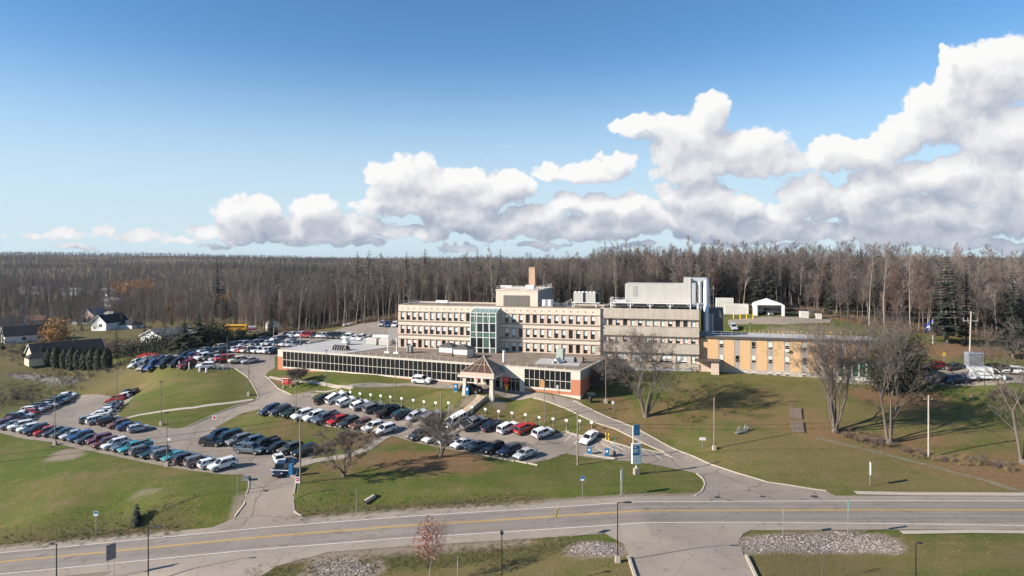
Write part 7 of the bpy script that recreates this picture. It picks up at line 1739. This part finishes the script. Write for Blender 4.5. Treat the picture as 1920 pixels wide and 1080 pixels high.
    for s in (-1.05, 1.05):
        b = MB(); b.tube((0,s,.0),(L*.42,s,dd.z*.42+.15), .09, .09, 4); b.tube((L*.55,s,dd.z*.55),(L,s,dd.z+.2), .09, .09, 4); b.build("stringer", M_WOODG, e)
    # blue flag with a white cross
    x, y, z = gp(1749,645); h = hpx(598,645,y); e = empty("flagpole", (x,y,z), 0, "white flagpole with a drooping blue and white flag", "flagpole"); b = MB(); b.tube((0,0,0),(0,0,h), .09, .05, 8); b.build("pole", M_WTRIM, e)
    b = MB(); nx, nz = 8, 5; W0, H0 = 3.0, 2.0
    P_ = [[(-.06-W0*.62*i/nx+.1*math.sin(i*1.3), .18*math.sin(i*1.1+j*.3), h-.1-H0*j/nz-1.5*(i/nx)**1.2) for j in range(nz+1)] for i in range(nx+1)]
    for i in range(nx):
        for j in range(nz): b.mi = 1 if (j == 2 or i == 3) else 0; b.add([P_[i][j],P_[i+1][j],P_[i+1][j+1],P_[i][j+1]], [(0,1,2,3)])
    b.build("flag", [mat("flag_blue", (.02,.05,.36), .7), M_SIGNW], e)
    # people far off on the right lawn
    x, y, z = gp(1812,753)
    for i, (dx, c, lab, ty) in enumerate(((-.6,(.02,.25,.12),"person in a bright green top crouching on the shaded right lawn",.9),(.9,(.45,.25,.28),"person in a pale pink top standing on the shaded right lawn",1.65))):
        me = bpy.data.meshes.new("person"); J = [(0,0,.95),(0,.02,1.15),(0,.02,1.42),(0,0,1.52),(0,-.02,1.66),(-.1,0,.9),(-.12,-.04,.48),(-.13,.02,.04),(.1,0,.9),(.12,.05,.48),(.13,.0,.04),(-.2,.02,1.38),(-.27,-.02,1.1),(-.25,-.14,.88),(.2,.02,1.38),(.27,.0,1.1),(.26,-.12,.88)]
        if ty < 1: J = [(a, b, c_*.58 if c_ < .96 else c_-.4) for a, b, c_ in J]; J[6] = (-.16,-.34,.42); J[9] = (.16,-.34,.42)
        E = [(0,1),(1,2),(2,3),(3,4),(0,5),(5,6),(6,7),(0,8),(8,9),(9,10),(2,11),(11,12),(12,13),(2,14),(14,15),(15,16)]; rad = [.15,.16,.17,.06,.11,.095,.065,.05,.095,.065,.05,.075,.05,.04,.075,.05,.04]
        me.from_pydata(J, E, []); o = link("person", me, None, (x+dx,y,z), .4+i); prop(o, lab, "person", "people on the right lawn"); sk = o.modifiers.new("skin", 'SKIN')
        for v, r_ in zip(me.skin_vertices[0].data, rad): v.radius = (r_, r_*.8)
        me.skin_vertices[0].data[0].use_root = True; o.modifiers.new("sub", 'SUBSURF').levels = 1
        dg = bpy.context.evaluated_depsgraph_get(); m2 = bpy.data.meshes.new_from_object(o.evaluated_get(dg)); o.modifiers.clear(); o.data = m2
        m2.materials.append(mat("green_top" if i == 0 else "pink_top", c, .8)); m2.materials.append(mat("dark_trousers", (.03,.03,.04), .8)); m2.materials.append(mat("skin", (.35,.22,.16), .7)); 
        for p_ in m2.polygons: zc = p_.center.z/ (1.66 if ty > 1 else 1.26); p_.material_index = 1 if zc < .56 else 2 if zc > .9 else 0
        b = MB(); hd = 1.66 if ty > 1 else 1.26; b.ico((0,.02,hd+.05), .115, (1,1,.9)); b.build("hair", mat("brown_hair", (.05,.03,.02), .8), o)
kiosks()

def house(name, px, py, Y, W_, D_, wall, roofm, ridge_h, rz, lab, mat_wall, mat_roof, wins=(), ext=None, cat="house", gable_front=True):
    x = (px-CX)/F*Y; z = hzf(x, Y)-.3; r = empty(name, (x,Y,z), math.radians(rz), lab, cat, "houses in the village on the left")
    b = MB(); b.box(-W_/2, W_/2, -D_/2, D_/2, 0, wall); o = .0
    if gable_front: b.add([(-W_/2,-D_/2,wall),(W_/2,-D_/2,wall),(0,-D_/2,wall+ridge_h),(-W_/2,D_/2,wall),(W_/2,D_/2,wall),(0,D_/2,wall+ridge_h)], [(0,1,2),(5,4,3)])
    else: b.add([(-W_/2,-D_/2,wall),(-W_/2,D_/2,wall),(-W_/2,0,wall+ridge_h),(W_/2,-D_/2,wall),(W_/2,D_/2,wall),(W_/2,0,wall+ridge_h)], [(2,1,0),(3,4,5)])
    b.build("wall", mat_wall, r)
    rb = MB(); e = .45; t = .16
    hw, hd = (W_/2, D_/2) if gable_front else (D_/2, W_/2); k = ridge_h/hw
    for s in (-1, 1):
        q = [(s*(hw+e), -hd-e, wall-e*k+.05), (0, -hd-e, wall+ridge_h+.05), (0, hd+e, wall+ridge_h+.05), (s*(hw+e), hd+e, wall-e*k+.05)]
        if not gable_front: q = [(p[1], p[0], p[2]) for p in q]
        up = [(p[0], p[1], p[2]+t) for p in q]; rb.add(q+up, [(0,1,2,3),(7,6,5,4),(0,4,5,1),(1,5,6,2),(2,6,7,3),(3,7,4,0)])
    ro = rb.build("roof", mat_roof, r)
    tr = MB()
    for f in (-1, 1):
        for s in (-1, 1):
            p, q = (s*(hw+e), f*(hd+e+.03), wall-e*k+.08), (0, f*(hd+e+.03), wall+ridge_h+.08)
            if not gable_front: p, q = (p[1],p[0],p[2]), (q[1],q[0],q[2])
            tr.tube(p, q, .13, .13, 4)
    tr.build("bargeboard", M_WTRIM, ro)
    for wx, wz, ww, wh in wins:
        g = MB(); g.box(wx-ww/2, wx+ww/2, -D_/2-.04, -D_/2-.005, wz, wz+wh); wo = g.build("window", M_GLASS, r); g = MB(); g.box(wx-ww/2-.1, wx+ww/2+.1, -D_/2-.06, -D_/2-.042, wz-.1, wz); g.box(wx-ww/2-.1, wx+ww/2+.1, -D_/2-.06, -D_/2-.042, wz+wh, wz+wh+.1); g.box(wx-.04, wx+.04, -D_/2-.06, -D_/2-.042, wz, wz+wh); g.build("window_frame", M_WTRIM, wo)
    if ext:
        ew, ed, eh, ox, oy, rh = ext; b = MB(); b.box(ox-ew/2, ox+ew/2, oy-ed/2, oy+ed/2, 0, eh); b.build("side_wing", mat_wall, r); b = MB(); b.frustum((ox-ew/2-.3,ox+ew/2+.3,oy-ed/2-.3,oy+ed/2+.3), (ox-ew/2+rh,ox+ew/2-rh,oy-.1,oy+.1), eh+.01, eh+rh); b.build("roof", mat_roof, r)
    return r
def village():
    sh = mat("dark_shingle", (.013,.014,.019), .9, .15, .8); sh2 = mat("brown_shingle", (.20,.10,.07), .9, .15, .8); shg = mat("grey_shingle", (.22,.205,.19), .9, .15, .8)
    wv = mat("white_siding", (.66,.66,.65), .6, .05, .5); cv = mat("cream_siding", (.60,.50,.36), .6, .05, .5); bl = mat("blue_grey_siding", (.26,.30,.36), .6, .05, .5); pk = mat("pink_siding", (.55,.36,.33), .6, .06, .5)
    house("village_house", 124,655,236, 21, 10, 3.0, None, 3.3, 47, "cream gabled bungalow with a long dark roof behind the cedar row", cv, sh, ((-7,1,1.4,1.3),(2,1,1.6,1.3)), (8,6,2.4,-8.5,-5.5,1.6), gable_front=False)
    house("village_house", 52,638,290, 17, 10, 3.4, None, 3.4, 44, "white and grey house with a dark roof at the far left", wv, sh, ((-2,1.2,1.4,1.3),(3.5,1.2,1.6,1.3)), (7,8,3.2,9.5,1.0,2.4), gable_front=False)
    house("village_house", 207,610,335, 9.2, 13, 4.2, None, 3.4, -18, "white gabled house with a dark roof and small window", wv, sh, ((1.2,2.0,1.7,1.5),(-2.6,.8,1.2,1.2)), (9,7,2.6,8.5,4,2.2))
    house("village_house", 318,622,262, 11, 16, 2.6, None, 2.3, -24, "low white bungalow with an open carport gable", wv, shg, ((-2.5,.7,1.6,1.4),(2.2,.7,1.6,1.4)), (12,8,2.4,10,5,1.6))
    house("village_house", 176,583,420, 9, 11, 5.0, None, 3.4, -10, "pink gabled house half hidden by conifers", pk, shg, ((-1.5,2.6,1.3,1.3),(1.6,2.6,1.3,1.3)), (9,8,4.2,9,3,2.4))
    house("village_house", 62,588,400, 11, 9, 3.4, None, 2.4, 30, "small house with a reddish brown roof and chimney", mat("tan_siding", (.38,.30,.25), .7), sh2, ((0,1.2,1.4,1.2),), gable_front=False)
    house("village_house", 22,598,360, 12, 10, 4.6, None, 2.6, 25, "blue grey house with a dark roof at the left edge", bl, sh, ((0,2.0,1.5,1.3),), gable_front=False)
    for i, (px, Y, w, lab) in enumerate(((64,720,26,"long white building far off in the left wood"),(136,700,22,"white row house far off right of the long white one"),(205,690,14,"pale small house far off among orange trees"),(208,560,14,"pale house in the trees above the white gabled house"))):
        house("village_house", px, 0, Y, w, 10, 5.2, None, 2.6, 0, lab, wv, shg, ((-4,2.8,1.6,1.4),(0,2.8,1.6,1.4),(4,2.8,1.6,1.4)), gable_front=False)
    # long pale shed and deck beside the white house
    x, y, z = gp(152,608); e = empty("garden_shed", (x,y,z), .1, "long low pale shed beside the white gabled house", "shed"); b = MB(); b.box(-5, 5, -2, 2, 0, 2.2); b.build("wall", wv, e); b = MB(); b.frustum((-5.3,5.3,-2.3,2.3), (-5.3,5.3,-.05,.05), 2.2, 3.0); b.build("roof", sh, e); b = MB(); b.box(-1, .4, -2.05, -2.0, 0, 1.9); b.build("door", M_GREYM, e)
    x, y, z = gp(184,612); e = empty("timber_deck", (x,y,z), .1, "orange brown timber deck at the left of the white house", "deck"); b = MB(); b.box(-2.5, 2.5, -1.5, 1.5, .9, 1.1); b.build("platform", mat("deck_timber", (.36,.17,.08), .8), e); b = MB(); rail(b, [(-2.5,-1.5,1.1),(2.5,-1.5,1.1)], 1, .5, .04); b.build("railing", mat("deck_timber", (.36,.17,.08)), e)
    # gambrel barn
    x, y, z = gp(513,622); e = empty("gambrel_shed", (x,y,z), math.radians(24), "grey gambrel roofed shed at the edge of the left wood", "shed"); W_, D_ = 5.4, 9.0; pr = [(-W_/2,0),(-W_/2,2.5),(-W_*.36,4.0),(0,4.9),(W_*.36,4.0),(W_/2,2.5),(W_/2,0)]; n = len(pr)
    b = MB(); b.add([(a,-D_/2,c) for a, c in pr]+[(a,D_/2,c) for a, c in pr], [tuple(range(n)), tuple(range(2*n-1, n-1, -1))]+[(i+1, i, n+i, n+i+1) for i in (0, 5)]); b.build("wall", wv, e)
    b = MB()
    for i in range(1, 5):
        q = [(pr[i][0]*1.05,-D_/2-.3,pr[i][1]+.03),(pr[i+1][0]*1.05,-D_/2-.3,pr[i+1][1]+.03),(pr[i+1][0]*1.05,D_/2+.3,pr[i+1][1]+.03),(pr[i][0]*1.05,D_/2+.3,pr[i][1]+.03)]; b.add(q+[(p[0],p[1],p[2]+.14) for p in q], [(3,2,1,0),(4,5,6,7),(0,1,5,4),(1,2,6,5),(2,3,7,6),(3,0,4,7)])
    b.build("roof", shg, e); b = MB(); b.box(-1.1, 1.1, -D_/2-.05, -D_/2, 0, 2.2); b.build("door", M_GREYP, e)
    # white garage tent
    x, y, z = gp(1448,592); e = empty("garage_tent", (x,y+3.5,z-.05), math.radians(-14), "white peaked garage tent open at the front", "tent"); W_, D_ = 8.6, 7.5; pr = [(-W_/2,0),(-W_/2,3.2),(-W_*.42,3.7),(0,4.9),(W_*.42,3.7),(W_/2,3.2),(W_/2,0)]; n = len(pr); tm = mat("white_tarpaulin", (.74,.72,.70), .6, .05, .6)
    b = MB(); t = .1
    for i in range(n-1):
        q = [(pr[i][0],-D_/2,pr[i][1]),(pr[i+1][0],-D_/2,pr[i+1][1]),(pr[i+1][0],D_/2,pr[i+1][1]),(pr[i][0],D_/2,pr[i][1])]; c = [(p[0]*.97,p[1],p[2]-.1 if p[2] > 0 else 0) for p in q]; b.add(q+c, [(0,1,2,3),(7,6,5,4),(0,4,5,1),(1,5,6,2),(2,6,7,3),(3,7,4,0)])
    b.add([(a,D_/2-.05,c) for a, c in pr], [tuple(range(n))]); b.build("cover", tm, e)
    b = MB(); b.box(-W_/2, -W_/2+.9, -D_/2-.05, -D_/2+.05, 0, 3.3); b.box(W_/2-.9, W_/2, -D_/2-.05, -D_/2+.05, 0, 3.3); b.add([(-W_*.42,-D_/2-.04,3.25),(W_*.42,-D_/2-.04,3.25),(W_*.42,-D_/2-.04,3.7),(0,-D_/2-.04,4.85),(-W_*.42,-D_/2-.04,3.7)], [(0,1,2,3,4)]); b.build("front_flap", tm, e)
    e2 = empty("garden_tractor", (x-.6,y+2.0,z), -1.3, "dark tractor with pale bucket parked inside the garage tent", "tractor"); b = MB(); b.box(-1.4, 1.2, -.6, .6, .5, 1.2); b.box(-1.2, .1, -.55, .55, 1.2, 2.1); b.build("body", M_DARK, e2); b = MB(); b.box(1.2, 1.7, -.8, .8, .2, .8); b.build("bucket", M_WTRIM, e2)
    for xx, rr in ((-.9,.55),(.85,.4)):
        for s in (-.75, .75): b = MB(); b.tube((xx,s-.12,rr),(xx,s+.12,rr), rr, rr, 12); b.build("wheel", M_TYRE, e2)
    # white containers
    for px, py, w, d, h, lab in ((1384,590,7.0,3,3.3,"white storage container left of the garage tent, nearer one"),(1362,586,5.2,3,4.6,"taller white storage container behind the dark enclosure"),(1513,598,2.4,2,2.2,"white utility box right of the garage tent at the wood's edge"),(1540,600,1.6,1.6,1.8,"pale tank box farthest right in the service yard")):
        x, y, z = gp(px, py); e = empty("storage_container", (x,y+2,z-.1), math.radians(-12), lab, "container", "containers in the service yard"); b = MB(); b.box(-w/2, w/2, -d/2, d/2, .1, h); b.build("casing", mat("container_white", (.62,.585,.53), .6, .08, .6), e); b = MB()
        for i in range(int(w/.6)): b.box(-w/2+.2+i*.6, -w/2+.32+i*.6, -d/2-.05, -d/2, .2, h-.15)
        b.build("rib", mat("container_rib", (.56,.53,.48), .6), e); b = MB(); b.box(w/2, w/2+.06, -d/2+.2, d/2-.2, .3, h-.3); b.build("door", M_GREYM, e)
    # blue ribbed cage in the right lot
    x, y, z = gp(1846,700); e = empty("ribbed_container", (x,y+3.4,z), math.radians(-8), "tall blue grey ribbed container behind the white van", "container"); b = MB(); b.box(-1.6, 1.6, -1, 1, 0, 3.9); b.build("casing", mat("blue_grey_steel", (.20,.215,.24), .5, .1, 1), e); b = MB()
    for i in range(11): b.box(-1.5+i*.29, -1.38+i*.29, -1.08, -1.0, .1, 3.3)
    b.build("rib", M_GALV, e); b = MB(); b.frustum((-1.65,1.65,-1.1,1.1), (-1.5,1.5,-.8,.8), 3.9, 4.2); b.build("roof", mat("blue_grey_roof", (.25,.28,.33), .5), e)
    # red awning
    a, b_ = gp(258,675), gp(328,663); d = Vector((b_[0]-a[0], b_[1]-a[1])); e = empty("red_awning", (a[0],a[1]+2.0,a[2]), math.atan2(d.y, d.x), "long low bright red cover along the edge of the upper lot", "awning"); L = d.length; b = MB(); b.add([(0,-1.4,1.0),(L,-1.4,1.0),(L,1.4,1.9),(0,1.4,1.9),(0,-1.4,.9),(L,-1.4,.9),(L,1.4,1.8),(0,1.4,1.8)], [(0,1,2,3),(7,6,5,4),(0,4,5,1),(1,5,6,2),(2,6,7,3),(3,7,4,0)]); b.build("cover", mat("bright_red_sheet", (.55,.03,.02), .6, .15, .5), e)
    for i in range(6):
        b = MB(); b.box(L*i/5-.05, L*i/5+.05, -1.3, -1.2, 0, .9); b.build("leg", M_GALV, e)
    # parked white trailer canopy and sign box behind the white roof
    x, y, z = gp(700,652); e = empty("site_trailer", (-33,193,hzf(-33,193)), A15, "long white trailer parked behind the white roof beside the cream block", "trailer"); b = MB(); b.box(-6.5, 4.5, -1.3, 1.3, .8, 3.6); b.build("body", M_WTRIM, e); b = MB(); b.frustum((-6.6,4.6,-1.4,1.4), (-6.6,4.6,-.3,.3), 3.6, 4.1); b.build("roof", M_WTRIM, e)
    b = MB(); b.box(-6.3, 4.3, -.5, .5, 0, .8); b.build("chassis", M_DARK, e)
    x, y, z = gp(1392,812)
village()
# ------------------------------------------------------------------ the air between here and the hills
def air():
    b = MB(); b.box(-6800, 6800, -60, 7400, -34, 66)
    m = bpy.data.materials.new("thin_haze"); m.use_nodes = True; N = m.node_tree.nodes; N.clear()
    o = N.new('ShaderNodeOutputMaterial'); v = N.new('ShaderNodeVolumePrincipled'); v.inputs['Color'].default_value = (.62,.72,.86,1); v.inputs['Density'].default_value = .00005; v.inputs['Anisotropy'].default_value = .2
    m.node_tree.links.new(v.outputs[0], o.inputs['Volume'])
    prop(b.build("haze", m), "thin pale air that veils the far wooded hills", None, None, 'stuff')
air()
SC.render.engine = 'CYCLES'
SC.cycles.max_bounces = 5; SC.cycles.diffuse_bounces = 2; SC.cycles.glossy_bounces = 2; SC.cycles.transmission_bounces = 3; SC.cycles.transparent_max_bounces = 6
SC.cycles.caustics_reflective = False; SC.cycles.caustics_refractive = False
SC.cycles.use_adaptive_sampling = True; SC.cycles.adaptive_threshold = .02
SC.cycles.use_denoising = True
